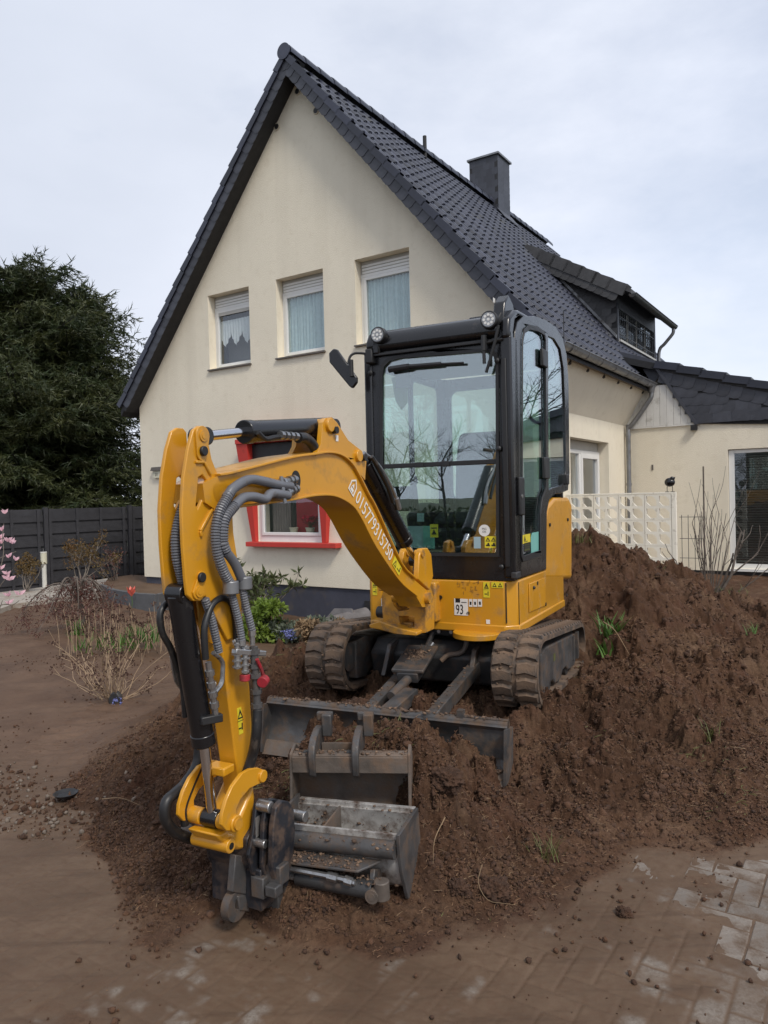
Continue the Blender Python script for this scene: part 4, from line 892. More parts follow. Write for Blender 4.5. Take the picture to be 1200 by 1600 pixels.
for k in range(10):
    u = 8.72 + k * .40 * math.cos(th)
    b = B().add([(0, 0, .01), (.43, 0, .05), (.43, 0, -.08), (0, 0, -.12), (0, .34, .01), (.43, .34, .05), (.43, .34, -.02), (0, .34, -.06)], [(0, 1, 2, 3), (7, 6, 5, 4), (0, 4, 5, 1), (1, 5, 6, 2), (2, 6, 7, 3), (3, 7, 4, 0)])
    link('verge_tile', b.mesh('verge_tile', 'tile', 0), an, mat=Matrix.Translation((u, AV - .10, az(u) + .03)) @ Matrix.Rotation(th, 4, 'Y'))
B().prism([(7.7, az(7.7) + .12), (8.78, az(8.78) + .06), (8.78, az(8.78) + .02), (7.9, az(7.9) - .1)], AV + .1, AV + 1.6).build('valley_sheet', 'slate', an, 0)
B().prism([(8.45, 3.90), (8.75, 3.92), (8.79, 3.78), (8.62, 3.60)], AV + .08, AV + .5).build('valley_cheek', 'slate', an, 0)
# white boarded triangle beside the downpipe
bd = B(); n = 10
for k in range(n):
    ua = 8.17 + k * .119; ub = ua + .116
    def top(u): return min(3.56, 3.80 - (u - 8.75) * 1.53) if u > 8.75 else 3.56
    pts = [(ua, 2.825), (ub, 2.825), (ub, max(2.83, top(ub))), (ua, top(ua))]
    B().prism(pts, AV - .022 - (k % 2) * .003, AV - .002).build('board', 'whiteboard', house, 0, .003)
B().box(8.17, 9.36, AV - .03, AV - .001, 2.795, 2.823).build('board_trim', 'whiteboard', house, 0)
B().box(9.30, 9.40, AV - .10, AV - .001, 2.70, 2.79).build('lamp_bracket', 'blackmat', house, 0)
B().box(8.60, 8.63, AV - .012, AV - .001, 2.02, 2.12).build('cable_outlet', 'sill', house, 0)
dtr = B().prism([(8.70, 3.86), (9.36, 2.80), (9.42, 2.80), (8.76, 3.86)], AV - .066, AV - .03).build('verge_trim', 'slate', an, 0)
aww = B().box(9.89, 11.89, AV + .05, AV + .11, .26, .34).build('window', 'upvc', house, 0)
f = B()
for a, b_, c, d in ((9.89, 9.98, .34, 2.32), (11.80, 11.89, .34, 2.32), (9.98, 11.80, 2.26, 2.32)): f.box(a, b_, AV + .05, AV + .11, c, d)
f.build('frame', 'upvc', aww, 0, .004)
f = B()
for k in range(44): z = .37 + k * .0432; f.add([(9.985, AV + .085, z), (11.8, AV + .085, z), (11.8, AV + .062, z + .030), (9.985, AV + .062, z + .030)], [(0, 1, 2, 3)])
f.build('venetian_blind', 'blind', aww, 0); B().box(9.98, 11.8, AV + .1, AV + .105, .34, 2.26).build('backing', 'blackmat', aww, 0)
B().box(9.98, 11.8, AV + .054, AV + .058, .34, 2.26).build('pane', 'glass_win', aww, 0)
B().box(9.87, 11.95, AV - .05, AV + .05, .215, .258).build('sill', 'upvc', aww, 0)

# number box on the gable
q = [(0.385, 2.371), (0.672, 2.199)]
nb = thing('house_number_box', 'small cream house number box with dark roof on the gable wall', 'sign', house_m @ Vector((q[0][0] + .14, 0, q[1][1])), HR)
B().box(-.13, .13, -.05, -.002, -.08, .06).build('box', 'number', nb, 0, .004); B().prism([(-.17, .06), (.17, .06), (.15, .13), (-.13, .13)], -.08, -.002).build('roof', 'sill', nb, 0)
link('number', text_mesh('31', .085, 'ink', .9), nb, mat=Matrix.Translation((-.06, -.053, -.04)) @ Matrix.Rotation(R(90), 4, 'X'))

# ------------------------------------------------------------------ ornamental block wall with its bird
BV = 1.2; BS = .362
(bu1, bz1), = [(9.725, 1.61)]; (bu0, bz0), = [(8.17, 1.617)]
def block_mesh():
    S = BS; b = B(); e = S / 2; holes = []
    for qx in (-1, 1):
        for qz in (-1, 1):
            i0, i1 = .018, e - .026; c_ = .052
            if qx * qz > 0: P = [(i0 + c_, i0), (i1, i0), (i1, i1 - c_), (i1 - c_, i1), (i0, i1), (i0, i0 + c_)]
            else: P = [(i0, i0), (i1 - c_, i0), (i1, i0 + c_), (i1, i1), (i0 + c_, i1), (i0, i1 - c_)]
            P = [(x * qx, z * qz) for x, z in P]
            if qx * qz < 0: P = P[::-1]
            holes.append(P)
    b.prism([(-e + .0025, -e + .0025), (e - .0025, -e + .0025), (e - .0025, e - .0025), (-e + .0025, e - .0025)], 0, .05, 'xz', holes); return b.mesh('ornamental_block', 'block', 0)
BM_ = block_mesh(); WL = bu1 - bu0
bw = thing('block_wall', 'cream openwork concrete block garden wall beside the soil heap', 'wall', house_m @ Vector((bu1, BV, bz1)), HR)
B().box(-WL, .0, -.004, .056, -.012, .012).build('cap_strip', 'block', bw, 0, .003); B().box(-.06, .0, -.003, .055, -1.5, -.013).build('end_pier', 'block', bw, 0, .004)
B().box(-WL, .0, -.01, .07, -1.7, -.016 - 4 * BS).build('base_course', 'block', bw, 0)
for i in range(int(WL / BS) + 1):
    for j in range(4): link('ornamental_block', BM_, bw, mat=Matrix.Translation((-.062 - BS / 2 - i * BS, 0, -.014 - BS / 2 - j * BS)) @ (Matrix.Rotation(R(180), 4, 'Y') if (i + j) % 2 else Matrix.Identity(4)))
(bu, bz_), = [(9.641, 1.629)]; k_ = .80
bd_ = thing('bird_figure', 'round black metal bird figure standing on the block wall', 'ornament', house_m @ Vector((bu, BV + .03, bz1 + .012)), HR); bd_.scale = (k_, k_, k_)
b = B().ball((0, 0, .17), .085, 16, (1.05, .9, .92)).ball((.045, -.03, .235), .035, 12); b.build('body', 'black', bd_)
B().prism([(.0, .22), (.09, .26), (.07, .20)], -.02, .02).build('wing', 'black', bd_, 0)
for s_ in (-1, 1): B().cyl((.045 * s_, 0, .10), (.045 * s_, 0, .0), .006, n=6).tube([(.045 * s_ - .035, 0, .004), (.045 * s_ + .035, 0, .004)], .006, 4).build('leg', 'ironwork', bd_)
# wire trellis and a cane
tr = thing('wire_trellis', 'small black wire trellis by the end of the block wall', 'trellis', house_m @ Vector((bu1 + .04, 1.35, .35)), HR)
f = B()
for k in range(4): f.cyl((k * .085, 0, -.3), (k * .085, 0, .95), .004, n=5)
for z in (.1, .35, .62, .92): f.cyl((-.03, .0, z), (.29, 0, z), .004, n=5)
f.build('wires', 'ironwork', tr)

# ------------------------------------------------------------------ the mini excavator (x forward, y to its left side, z up)
ML = Vector((0.798, 4.55, 0)); MA = R(-117)
ex = thing('mini_excavator', 'yellow and black mini excavator with glazed cab standing on a heap of soil', 'excavator', ML, MA)
ex_m = Matrix.Translation(ML) @ Matrix.Rotation(MA, 4, 'Z')
body = B().prism([(0, -.57), (0, -.07), (-.055, 0), (-1.22, 0), (-1.40, -.10), (-1.50, -.28), (-1.53, -.52), (-1.50, -.76), (-1.40, -.94), (-1.22, -1.04), (-.04, -1.04), (0, -1.01), (0, -.925), (-.28, -.925), (-.28, -.57)], .80, 1.112, 'xy').build('body', 'yellow', ex, 35, .012, 3)
B().prism([(.006, -.56), (.006, -.07), (-.052, .008), (-1.22, .008), (-1.41, -.10), (-1.51, -.28), (-1.54, -.52), (-1.51, -.76), (-1.41, -.95), (-1.22, -1.05), (-.3, -1.05), (-.3, -.56)], .782, .835, 'xy').build('lower_skirt', 'yellow', body, 35, .008)
hood = B().prism([(-0.692, 1.049), (-0.724, 1.464), (-0.801, 1.561), (-1.007, 1.617), (-1.453, 1.612), (-1.558, 1.555), (-1.508, 0.96)], -.10, 0.002).build('side_cover', 'yellow', ex, 35, .03, 4)
B().prism([(-1.34, 1.1), (-1.34, 1.55), (-1.37, 1.6), (-1.46, 1.6), (-1.52, 1.5), (-1.53, 1.1)], -1.0, -.102).build('engine_cover', 'yellow', ex, 35, .03, 4)
B().box(-1.335, -1.30, -.98, -.11, 1.11, 1.58).build('rear_bulkhead', 'blackmat', ex)
# access door, seams, latches
dp = B().prism([(-0.279, 1.066), (-0.676, 1.065), (-0.662, 0.87), (-0.265, 0.881)], .002, .008).build('access_door', 'yellow', body, 30, .003); B().ball((-.36, .012, 1.03), .012, 10).build('latch', 'blackmat', dp)
s_ = [(-0.461, 1.049), (-0.662, 0.879), (-1.284, 0.861), (-1.374, 1.439), (-0.826, 1.423)]
for i, (x, z) in enumerate(s_): B().cyl((x, .004, z), (x, .012, z), .013, n=10).build('bolt', 'blackmat', body)
B().box(-.004, .0025, -.065, -.060, .85, 1.10).box(-.06, -.055, .0005, .0025, .82, 1.10).build('seam', 'ink', body, 0)
# white weight-on-slew foot under the front lip
B().cyl((.0, -.25, .755), (.0, -.25, .79), .16, n=28).build('step_plate', 'yellow', body, 35, .004)
B().cyl((.006, -.50, .995), (.012, -.50, .995), .014, n=12).build('bolt', 'ink', body)
# stickers
def sticker(x, y0, y1, z0, z1, mat, parent, nm='sticker'):
    return B().box(x, x + .0012, y0, y1, z0, z1).build(nm, mat, parent, 0)
def fr_rect(q, x, mat, parent): (ya, za), (yb, zb) = q; return sticker(x, min(ya, yb), max(ya, yb), min(za, zb), max(za, zb), mat, parent)
MF = Matrix(((0, 0, 1, 0), (1, 0, 0, 0), (0, 1, 0, 0), (0, 0, 0, 1)))        # text lying in the front (y,z) plane
st93 = fr_rect([(-0.407, 0.991), (-0.314, 0.885)], .0015, 'sticker_w', body)
(a, z), = [(-0.4, 0.888)]
link('print', text_mesh('93', .088, 'ink', .62), st93, mat=Matrix.Translation((.0035, a + .003, z + .005)) @ MF)
link('print', text_mesh('dB', .026, 'ink', .9), st93, mat=Matrix.Translation((.0035, a + .073, z + .005)) @ MF)
B().box(.0028, .0034, a + .002, a + .034, z + .078, z + .105).box(.0028, .0034, a + .042, a + .078, z + .078, z + .083).build('print', 'ink', st93, 0)
for q in ([(-0.307, 0.991), (-0.284, 0.943)], [(-0.279, 0.992), (-0.252, 0.944)], [(-0.247, 0.993), (-0.22, 0.946)]):
    s_ = fr_rect(q, .0015, 'sticker_w', body); (ya, za), (yb, zb) = q; m_ = (ya + yb) / 2
    B().box(.0028, .0034, m_ - .006, m_ + .006, zb + .012, zb + .032).build('print', 'ink', s_, 0)
s_ = fr_rect([(-0.195, 0.867), (-0.17, 0.84)], .0015, 'sticker_w', body)
def warn(q, x, parent):
    """tall yellow warning label: triangle above, figure below"""
    (ya, za), (yb, zb) = q; ya, yb = min(ya, yb), max(ya, yb); za, zb = max(za, zb), min(za, zb); h = za - zb; w_ = yb - ya; m_ = (ya + yb) / 2
    s_ = sticker(x, ya, yb, zb, za, 'sticker_y', parent); b = B()
    b.box(x + .0014, x + .002, ya + .003, yb - .003, zb + h * .49, zb + h * .51)
    T = [(m_ - w_ * .36, zb + h * .58), (m_ + w_ * .36, zb + h * .58), (m_, za - h * .06)]; I = [(m_ - w_ * .20, zb + h * .64), (m_ + w_ * .20, zb + h * .64), (m_, za - h * .2)]
    b.prism(T, x + .0014, x + .002, 'yz', [I]); b.box(x + .0014, x + .002, m_ - .002, m_ + .002, zb + h * .67, zb + h * .78)
    b.box(x + .0014, x + .002, m_ + w_ * .18, m_ + w_ * .30, zb + h * .12, zb + h * .40).box(x + .0014, x + .002, m_ - w_ * .3, m_ + w_ * .1, zb + h * .2, zb + h * .26)
    b.build('print', 'ink', s_, 0); return s_
warn([(-0.21, 1.103), (-0.167, 1.005)], .0015, body)
warn([(-0.996, 1.093), (-0.96, 0.99)], .0015, body)
q = [(-0.156, 1.105), (-0.078, 1.068)]; s_ = fr_rect(q, .0015, 'sticker_y', body)
b = B(); (ya, za), (yb, zb) = q
for k in range(2): c = ya + (yb - ya) * (.27 + .46 * k); b.prism([(c - .014, zb + .006), (c + .014, zb + .006), (c, za - .005)], .0028, .0034, 'yz', [[(c - .008, zb + .011), (c + .008, zb + .011), (c, za - .014)]])
b.build('print', 'ink', s_, 0)
q = [(-0.932, 0.97), (-0.915, 0.884)]; fr_rect(q, .0015, 'sticker_w', body)
# embossed outline drawings on the front panel
b = B(); (ya, za), (yb, zb) = [(-0.391, 1.098), (-0.234, 1.014)]
rr = random.Random(3)
for k in range(26):
    y = ya + (yb - ya) * rr.random(); z = zb + (za - zb) * rr.random()
    if rr.random() < .5: b.box(.001, .0018, y, y + .016, z, z + .0022)
    else: b.box(.001, .0018, y, y + .0022, z, z + .022)
b.build('panel_drawing', 'yellow_dusty', body, 0).data.materials[0] = pm('faded_print', (.22, .11, .03), .6)

# ---- swing bracket and king post
sw_ = B()
P = [(-0.755, 1.034), (-0.731, 1.095), (-0.667, 1.125), (-0.553, 1.14), (-0.486, 1.099), (-0.458, 1.006), (-0.463, 0.826), (-0.597, 0.806), (-0.693, 0.836), (-0.746, 0.865)]
H1 = [(-0.687, 1.061), (-0.634, 1.075), (-0.569, 1.049), (-0.557, 1.002), (-0.571, 0.958), (-0.637, 0.947), (-0.671, 0.981)]
H2 = [(-0.638, 0.919), (-0.533, 0.924), (-0.535, 0.857), (-0.631, 0.852)]
sw_.prism(P, .20, .34, 'yz', [H1, H2]).build('swing_bracket', 'yellow_dusty', ex, 35, .010, 2)
b = B(); b.box(-.26, .30, -.86, -.56, .835, .875).box(-.26, .22, -.84, -.60, 1.05, 1.085); b.build('swing_housing', 'yellow_dusty', ex, 35, .008)
B().cyl((.02, -.72, .80), (.02, -.72, 1.10), .07, n=24).build('king_pin', 'yellow_dusty', ex)
B().box(-.10, .07, -.60, -.505, .84, 1.10).build('bracket_arm', 'yellow_dusty', ex, 35, .014)
B().cyl((.071, -.545, .99), (.075, -.545, .99), .030, n=24).build('arm_opening', 'ink', ex).scale = (1, 1, 1)
B().box(-.27, -.24, -.93, -.57, .80, 1.1).build('front_bulkhead', 'blackmat', ex)
b = B(); b.prism([(-0.805, 0.868), (-0.724, 0.892), (-0.602, 0.86), (-0.483, 0.843), (-0.483, 0.82), (-0.633, 0.822), (-0.743, 0.843), (-0.801, 0.848)], .20, .42, 'yz'); b.build('bracket_lip', 'yellow_dusty', ex, 35, .006)
B().cyl((.30, -.80, .93), (.30, -.66, .93), .036, n=18).build('swing_cylinder', 'blackmat', ex)
for y0, q in ((-.47, [(0.486, 1.166), (0.461, 1.302), (0.422, 1.341), (0.338, 1.339), (0.282, 1.296), (0.261, 1.161), (0.324, 1.082)]), (-.60, [(0.437, 1.222), (0.397, 1.318), (0.35, 1.342), (0.287, 1.33), (0.262, 1.268), (0.277, 1.167)])):
    e_ = B().prism(q, y0, y0 + .035).build('cylinder_ear', 'yellow', ex, 35, .006); 
    x, z = q[2]; B().cyl((x - .0, y0 - .008, z - .03), (x, y0 + .043, z - .03), .022, n=16).build('pin', 'yellow_dusty', e_)
B().cyl((.40, -.64, 1.045), (.40, -.395, 1.045), .035, n=20).build('foot_pin', 'yellow_dusty', ex)

# ---- boom: box section with lips, ears at the knee
top = [(2.345, 1.714), (2.263, 1.741), (2.17, 1.754), (1.803, 1.82), (1.606, 1.844), (1.49, 1.857), (1.374, 1.85), (1.277, 1.813), (1.203, 1.752), (1.114, 1.663), (1.027, 1.583), (0.754, 1.285), (0.574, 1.177), (0.396, 1.093), (0.332, 1.031), (0.383, 0.992), (0.457, 0.999)]
bot = [(0.552, 1.083), (0.775, 1.195), (1.037, 1.396), (1.193, 1.553), (1.287, 1.621), (1.442, 1.666), (1.614, 1.67), (1.811, 1.653), (2.175, 1.631), (2.286, 1.622), (2.334, 1.646)]
def sm2(P):
    q = spline([(x, 0, z) for x, z in P], .012); return [(p.x, p.z) for p in q]
top_s, bot_s = sm2(top[1:13]), sm2(bot[:-1])
bm_ = B().prism([top[0]] + top_s + top[13:] + bot_s + bot[-1:], -.575, -.425).build('boom', 'yellow', ex, 35, .006)
def lip(pts, y0, y1, t, name, sign):
    b = B(); n = len(pts); v = []
    for i, (x, z) in enumerate(pts):
        a = pts[max(i - 1, 0)]; c = pts[min(i + 1, n - 1)]; d = Vector((c[0] - a[0], c[1] - a[1])).normalized(); nx, nz = -d.y * sign, d.x * sign
        for yy, k in ((y0, 0), (y1, 0), (y1, 1), (y0, 1)): v.append((x + nx * t * k, yy, z + nz * t * k))
    f = [(i * 4 + k, i * 4 + (k + 1) % 4, i * 4 + 4 + (k + 1) % 4, i * 4 + 4 + k) for i in range(n - 1) for k in range(4)] + [(0, 1, 2, 3), tuple(range(4 * n - 1, 4 * n - 5, -1))]
    return b.add(v, f).build(name, 'yellow', bm_, 35, .002, 1)
lip(top_s, -.592, -.408, .010, 'top_flange', -1); lip(bot_s, -.592, -.408, .010, 'bottom_flange', -1)
for y0 in (-.445, -.58):
    B().prism([(1.59, 1.842), (1.544, 1.893), (1.522, 1.996), (1.493, 2.018), (1.442, 2.026), (1.396, 2.006), (1.291, 1.927), (1.178, 1.889), (1.113, 1.834), (1.132, 1.737), (1.259, 1.811), (1.356, 1.848), (1.473, 1.855)], y0, y0 + .024).build('knee_plate', 'yellow', bm_, 35, .003)
pins = [(1.472, 1.987), (1.433, 1.966), (1.204, 1.856), (1.158, 1.848)]
for (x, z), r_ in zip((pins[0], pins[2]), (.032, .03)): B().cyl((x, -.60, z), (x, -.405, z), r_, n=20).build('pin', 'yellow', bm_, 35, .003)
for (x, z), r_ in zip((pins[1], pins[3]), (.017, .017)): B().cyl((x, -.42, z), (x, -.398, z), r_, n=14).build('bolt', 'blackmat', bm_)
(x, z), = [(1.749, 1.731)]
B().prism([(x + .035 * math.cos(t) * 1.0, z + .042 * math.sin(t)) for t in [k * math.pi / 10 for k in range(20)]], -.43, -.4235).build('hose_port', 'ink', bm_, 0)
# writing on the boom
(xa, za), (xb, zb) = [(1.215, 1.667), (0.849, 1.334)]
d = Vector((xb - xa, 0, zb - za)); L_ = d.length; d.normalize(); up_ = Vector((-d.z, 0, d.x)); up_ = up_ if up_.z > 0 else -up_
tm = text_mesh('015779315750', .105, 'white_print', 1., .0004)
wd = max(v.co.x for v in tm.vertices)
for v in tm.vertices: v.co.x *= L_ * 1.01 / wd
nY = Vector((0, 1, 0)); ox = Vector((xa, -.4225, za)) - up_ * .038
link('phone_number', tm, bm_, mat=Matrix(((d.x, up_.x, nY.x, ox.x), (d.y, up_.y, nY.y, ox.y), (d.z, up_.z, nY.z, ox.z), (0, 0, 0, 1))))
lg = B(); lg.prism([(-.085, .0), (-.02, .0), (-.02, .055), (-.052, .088), (-.085, .055)], 0, .0008, 'xy', [[(-.077, .008), (-.028, .008), (-.028, .052), (-.052, .076), (-.077, .052)]]).box(-.068, -.037, .012, .030, 0, .0008)
lg.prism([(-.066, .036), (-.04, .036), (-.053, .056)], 0, .0008, 'xy')
link('logo', lg.mesh('logo', 'white_print', 0), bm_, mat=Matrix(((d.x, up_.x, nY.x, ox.x), (d.y, up_.y, nY.y, ox.y), (d.z, up_.z, nY.z, ox.z), (0, 0, 0, 1))))
bx = ox + d * (L_ + .03)
ws = B().box(0, .11, .005, .06, 0, .0008).mesh('sticker', 'sticker_y', 0); wm = Matrix(((d.x, up_.x, nY.x, bx.x), (d.y, up_.y, nY.y, bx.y), (d.z, up_.z, nY.z, bx.z), (0, 0, 0, 1)))
so_ = link('sticker', ws, bm_, mat=wm); link('print', B().prism([(.01, .012), (.05, .012), (.03, .052)], .0009, .0014, 'xy', [[(.018, .017), (.042, .017), (.03, .041)]]).box(.062, .10, .02, .026, .0009, .0014).box(.092, .10, .02, .05, .0009, .0014).mesh('print', 'ink', 0), so_)
link('sticker', B().box(-.012, .012, -.014, .014, 0, .0008).mesh('sticker', 'sticker_w', 0), bm_, mat=Matrix.Translation((pins[1][0] - .03, -.419, pins[1][1] - .035)) @ Matrix(((1, 0, 0, 0), (0, 0, 1, 0), (0, 1, 0, 0), (0, 0, 0, 1))))

# ---- cylinders
def ram(name, pa, pb, pc, rb, rr_, parent, ycen, mat='black'):
    """barrel pa-pb, rod pb-pc"""
    pa, pb, pc = [Vector((p[0], ycen, p[1])) for p in (pa, pb, pc)]; d = (pb - pa).normalized()
    c = B().cyl(pa, pb, rb, n=26).build(name, mat, parent, 35, .004); B().cyl(pb - d * .035, pb + d * .012, rb * 1.06, n=26).build('gland', mat, c, 35, .004)
    B().cyl(pb, pc, rr_, n=20).build('rod', 'chrome', c)
    for p, q in ((pa, 1), (pc, -1)): B().cyl(p + Vector((0, -.036, 0)), p + Vector((0, .036, 0)), .038 if q > 0 else .034, n=22).build('eye', mat, c, 35, .004)
    return c
q = [(1.322, 1.995), (1.99, 1.926), (2.26, 1.891)]
sc_ = ram('stick_cylinder', q[0], q[1], q[2], .046, .0195, ex, -.50)
q = [(1, 1.835), (0.525, 1.393), (0.371, 1.264)]
bc_ = ram('boom_cylinder', q[0], q[1], q[2], .048, .018, ex, -.50)
B().tube(spline([(1.02, -.44, 1.86), (.96, -.43, 1.80), (.86, -.43, 1.70), (.80, -.43, 1.62)], .01), .012, 8).build('cylinder_pipe', 'rubber', bc_)
B().tube(spline([(1.05, -.47, 1.88), (.93, -.45, 1.82), (.80, -.45, 1.72), (.72, -.44, 1.62)], .01), .010, 8).cyl((.74, -.44, 1.64), (.71, -.44, 1.58), .016, n=8).build('cylinder_pipe', 'fitting', bc_)
q = [(2.406, 1.323), (2.298, 0.764), (2.261, 0.463)]
kc = ram('bucket_cylinder', q[0], q[1], q[2], .043, .0195, ex, -.495)

# ---- stick: two tall plates above, welded box below
stk = B().prism([(2.27, 1.704), (2.191, 1.692), (2.167, 1.622), (2.152, 1.445), (2.129, 1.347), (2.104, 1.207), (2.069, 0.91), (2.056, 0.64), (2.057, 0.532), (2.136, 0.486), (2.171, 0.677), (2.232, 1.101), (2.275, 1.28)], -.537, -.453).build('stick', 'yellow', ex, 35, .006)
PL = [(2.372, 1.904), (2.401, 1.837), (2.428, 1.737), (2.442, 1.622), (2.441, 1.504), (2.433, 1.38), (2.426, 1.323), (2.401, 1.3), (2.358, 1.294), (2.333, 1.311), (2.277, 1.221), (2.216, 1.127), (2.127, 1.136), (2.129, 1.347), (2.148, 1.445), (2.164, 1.529), (2.167, 1.622), (2.191, 1.692), (2.24, 1.74), (2.277, 1.803), (2.292, 1.863), (2.293, 1.907), (2.31, 1.92), (2.344, 1.92)]
CO = [(2.352, 1.736), (2.331, 1.746), (2.308, 1.727), (2.313, 1.686), (2.361, 1.622), (2.37, 1.636)]
for y0 in (-.553, -.452): B().prism(PL, y0, y0 + .0155, 'xz', [CO]).build('stick_plate', 'yellow', stk, 35, .0035)
B().prism([(2.356, 1.732), (2.27, 1.704), (2.231, 1.37), (2.217, 1.103), (2.295, 1.142), (2.316, 1.309), (2.323, 1.472)], -.50, -.49).build('stick_web', 'yellow', stk, 35)
# raised ribs, bosses
q = [(2.331, 1.885), (2.337, 1.83), (2.367, 1.38), (2.376, 1.331), (2.245, 1.685)]
B().prism([(q[0][0] + .036 * math.cos(t), q[0][1] + .036 * math.sin(t)) for t in [R(a) for a in range(0, 181, 20)]] + [(q[1][0] + .026 * math.cos(t), q[1][1] - .01 + .026 * math.sin(t)) for t in [R(a) for a in range(180, 361, 20)]], -.436, -.428).build('pin_keeper', 'yellow', stk, 35, .003)
B().prism([(q[3][0] + .030 * math.cos(t), q[3][1] + .030 * math.sin(t)) for t in [R(a) for a in range(180, 361, 20)]] + [(q[2][0] - .01 + .022 * math.cos(t), q[2][1] + .022 * math.sin(t)) for t in [R(a) for a in range(0, 181, 20)]], -.436, -.428).build('pin_keeper', 'yellow', stk, 35, .003)
for i in (0, 3): B().cyl((q[i][0], -.428, q[i][1]), (q[i][0], -.423, q[i][1]), .021, n=20).cyl((q[i][0], -.423, q[i][1]), (q[i][0], -.421, q[i][1]), .012, n=16).build('pin_end', 'yellow', stk)
for i in (1, 2): B().cyl((q[i][0], -.428, q[i][1]), (q[i][0], -.415, q[i][1]), .018, n=14).build('bolt', 'blackmat', stk, 35, .003)
B().cyl((q[4][0], -.56, q[4][1]), (q[4][0], -.425, q[4][1]), .045, n=24).build('boom_pin', 'yellow', stk)
b = B(); r1 = [(2.287, 1.622), (2.356, 1.544), (2.35, 1.525)]; b.bar((r1[0][0], -.433, r1[0][1]), (r1[1][0], -.433, r1[1][1]), .012, .012, (0, 1, 0)); b.bar((r1[1][0], -.433, r1[1][1]), (r1[2][0], -.433, r1[2][1]), .012, .012, (0, 1, 0)); b.build('weld_rib', 'yellow', stk, 35, .003)
b = B(); r1 = [(2.369, 1.79), (2.322, 1.791), (2.289, 1.746)]; b.bar((r1[0][0], -.434, r1[0][1]), (r1[1][0], -.434, r1[1][1]), .012, .014, (0, 1, 0)); b.bar((r1[1][0], -.434, r1[1][1]), (r1[2][0], -.434, r1[2][1]), .012, .012, (0, 1, 0)); b.build('weld_rib', 'yellow', stk, 35, .004)
# sticker on the stick
(xa, za), (xb, zb) = [(2.155, 0.852), (2.117, 0.747)]
sy = B().prism([(xa, za), (xb + .012, za), (xb + .003, zb), (xa - .009, zb)], -.4525, -.4515).build('sticker', 'sticker_y', stk, 0)
m_ = (xa + xb) / 2; h = za - zb
B().prism([(m_ - .016, zb + h * .58), (m_ + .016, zb + h * .58), (m_ + .002, za - h * .06)], -.4512, -.4506, 'xz', [[(m_ - .009, zb + h * .63), (m_ + .010, zb + h * .63), (m_ + .001, za - h * .2)]]).box(m_ - .018, m_ + .018, -.4512, -.4506, zb + h * .49, zb + h * .51).box(m_ - .012, m_ - .006, -.4512, -.4506, zb + h * .15, zb + h * .4).box(m_ - .004, m_ + .012, -.4512, -.4506, zb + h * .2, zb + h * .25).build('print', 'ink', sy, 0)
# bracket pad on the front of the stick
p = [(2.199, 0.649), (2.2, 0.625)]
B().box(p[0][0] - .02, p[0][0] + .045, -.54, -.45, p[1][1] - .01, p[0][1]).build('guide_pad', 'yellow', stk, 35, .006)
# ---- bucket links
LK = [(2.125, 0.623), (2.089, 0.603), (2.078, 0.572), (2.095, 0.553), (2.132, 0.558), (2.18, 0.561), (2.227, 0.544), (2.258, 0.513), (2.256, 0.479), (2.25, 0.45), (2.276, 0.44), (2.319, 0.458), (2.343, 0.489), (2.338, 0.526), (2.314, 0.568), (2.276, 0.606), (2.223, 0.632), (2.168, 0.633)]
for y0 in (-.400, -.602): lk = B().prism(LK, y0, y0 + .016).build('bucket_link', 'yellow', ex, 35, .003)
a_, c_ = [(2.098, 0.581), (2.268, 0.465)]
B().cyl((a_[0], -.61, a_[1]), (a_[0], -.375, a_[1]), .024, n=20).build('link_pin', 'yellow', ex, 35, .003)
B().cyl((c_[0], -.62, c_[1]), (c_[0], -.535, c_[1]), .031, n=22).cyl((c_[0], -.455, c_[1]), (c_[0], -.375, c_[1]), .031, n=22).build('link_bush', 'yellow', ex, 35, .004)
B().cyl((c_[0], -.374, c_[1]), (c_[0], -.366, c_[1]), .022, n=20).build('pin_end', 'yellow_dusty', ex)
yl = B().prism([(2.096, 0.544), (2.091, 0.479), (2.116, 0.388), (2.15, 0.352), (2.167, 0.315), (2.213, 0.333), (2.242, 0.36), (2.285, 0.391), (2.323, 0.435), (2.247, 0.427), (2.209, 0.426), (2.16, 0.475)], -.575, -.425).build('coupler_link', 'yellow', ex, 35, .012)
x, z = [(2.262, 0.373)][0]
B().cyl((x, -.585, z), (x, -.41, z), .027, n=20).build('pin', 'yellow', yl, 35, .003); B().cyl((x, -.4095, z), (x, -.4085, z), .013, n=14).build('pin_hole', 'ink', yl)
# ---- tilting quick coupler
qc = B().prism([(2.174, 0.362), (2.057, 0.43), (1.982, 0.401), (1.96, 0.292), (2.011, 0.152), (2.13, 0.192), (2.178, 0.272)], -.60, -.405).build('quick_coupler', 'coupler', ex, 35, .006)
B().prism([(2.141, 0.487), (2.112, 0.498), (2.054, 0.476), (2.009, 0.436), (2.003, 0.372), (2.036, 0.321), (2.015, 0.197), (2.093, 0.177), (2.172, 0.229), (2.196, 0.313), (2.165, 0.388)], -.398, -.382).build('side_plate', 'coupler', qc, 35, .004)
B().prism([(2.168, 0.331), (2.123, 0.307), (1.99, 0.197), (2.002, 0.106), (2.09, 0.157), (2.138, 0.211), (2.156, 0.239)], -.62, -.604).build('side_plate', 'coupler', qc, 35, .004)
pb = [(2.147, 0.422), (2.128, 0.483), (2.085, 0.496), (2.043, 0.475), (2.009, 0.432), (2.005, 0.339), (2.028, 0.222), (2.067, 0.149), (2.133, 0.187), (2.162, 0.278)]
B().prism(pb, -.325, -.30).build('tilt_ear', 'coupler', qc, 35, .005); B().prism(pb, -.365, -.345).build('tilt_ear', 'coupler', qc, 35, .005)
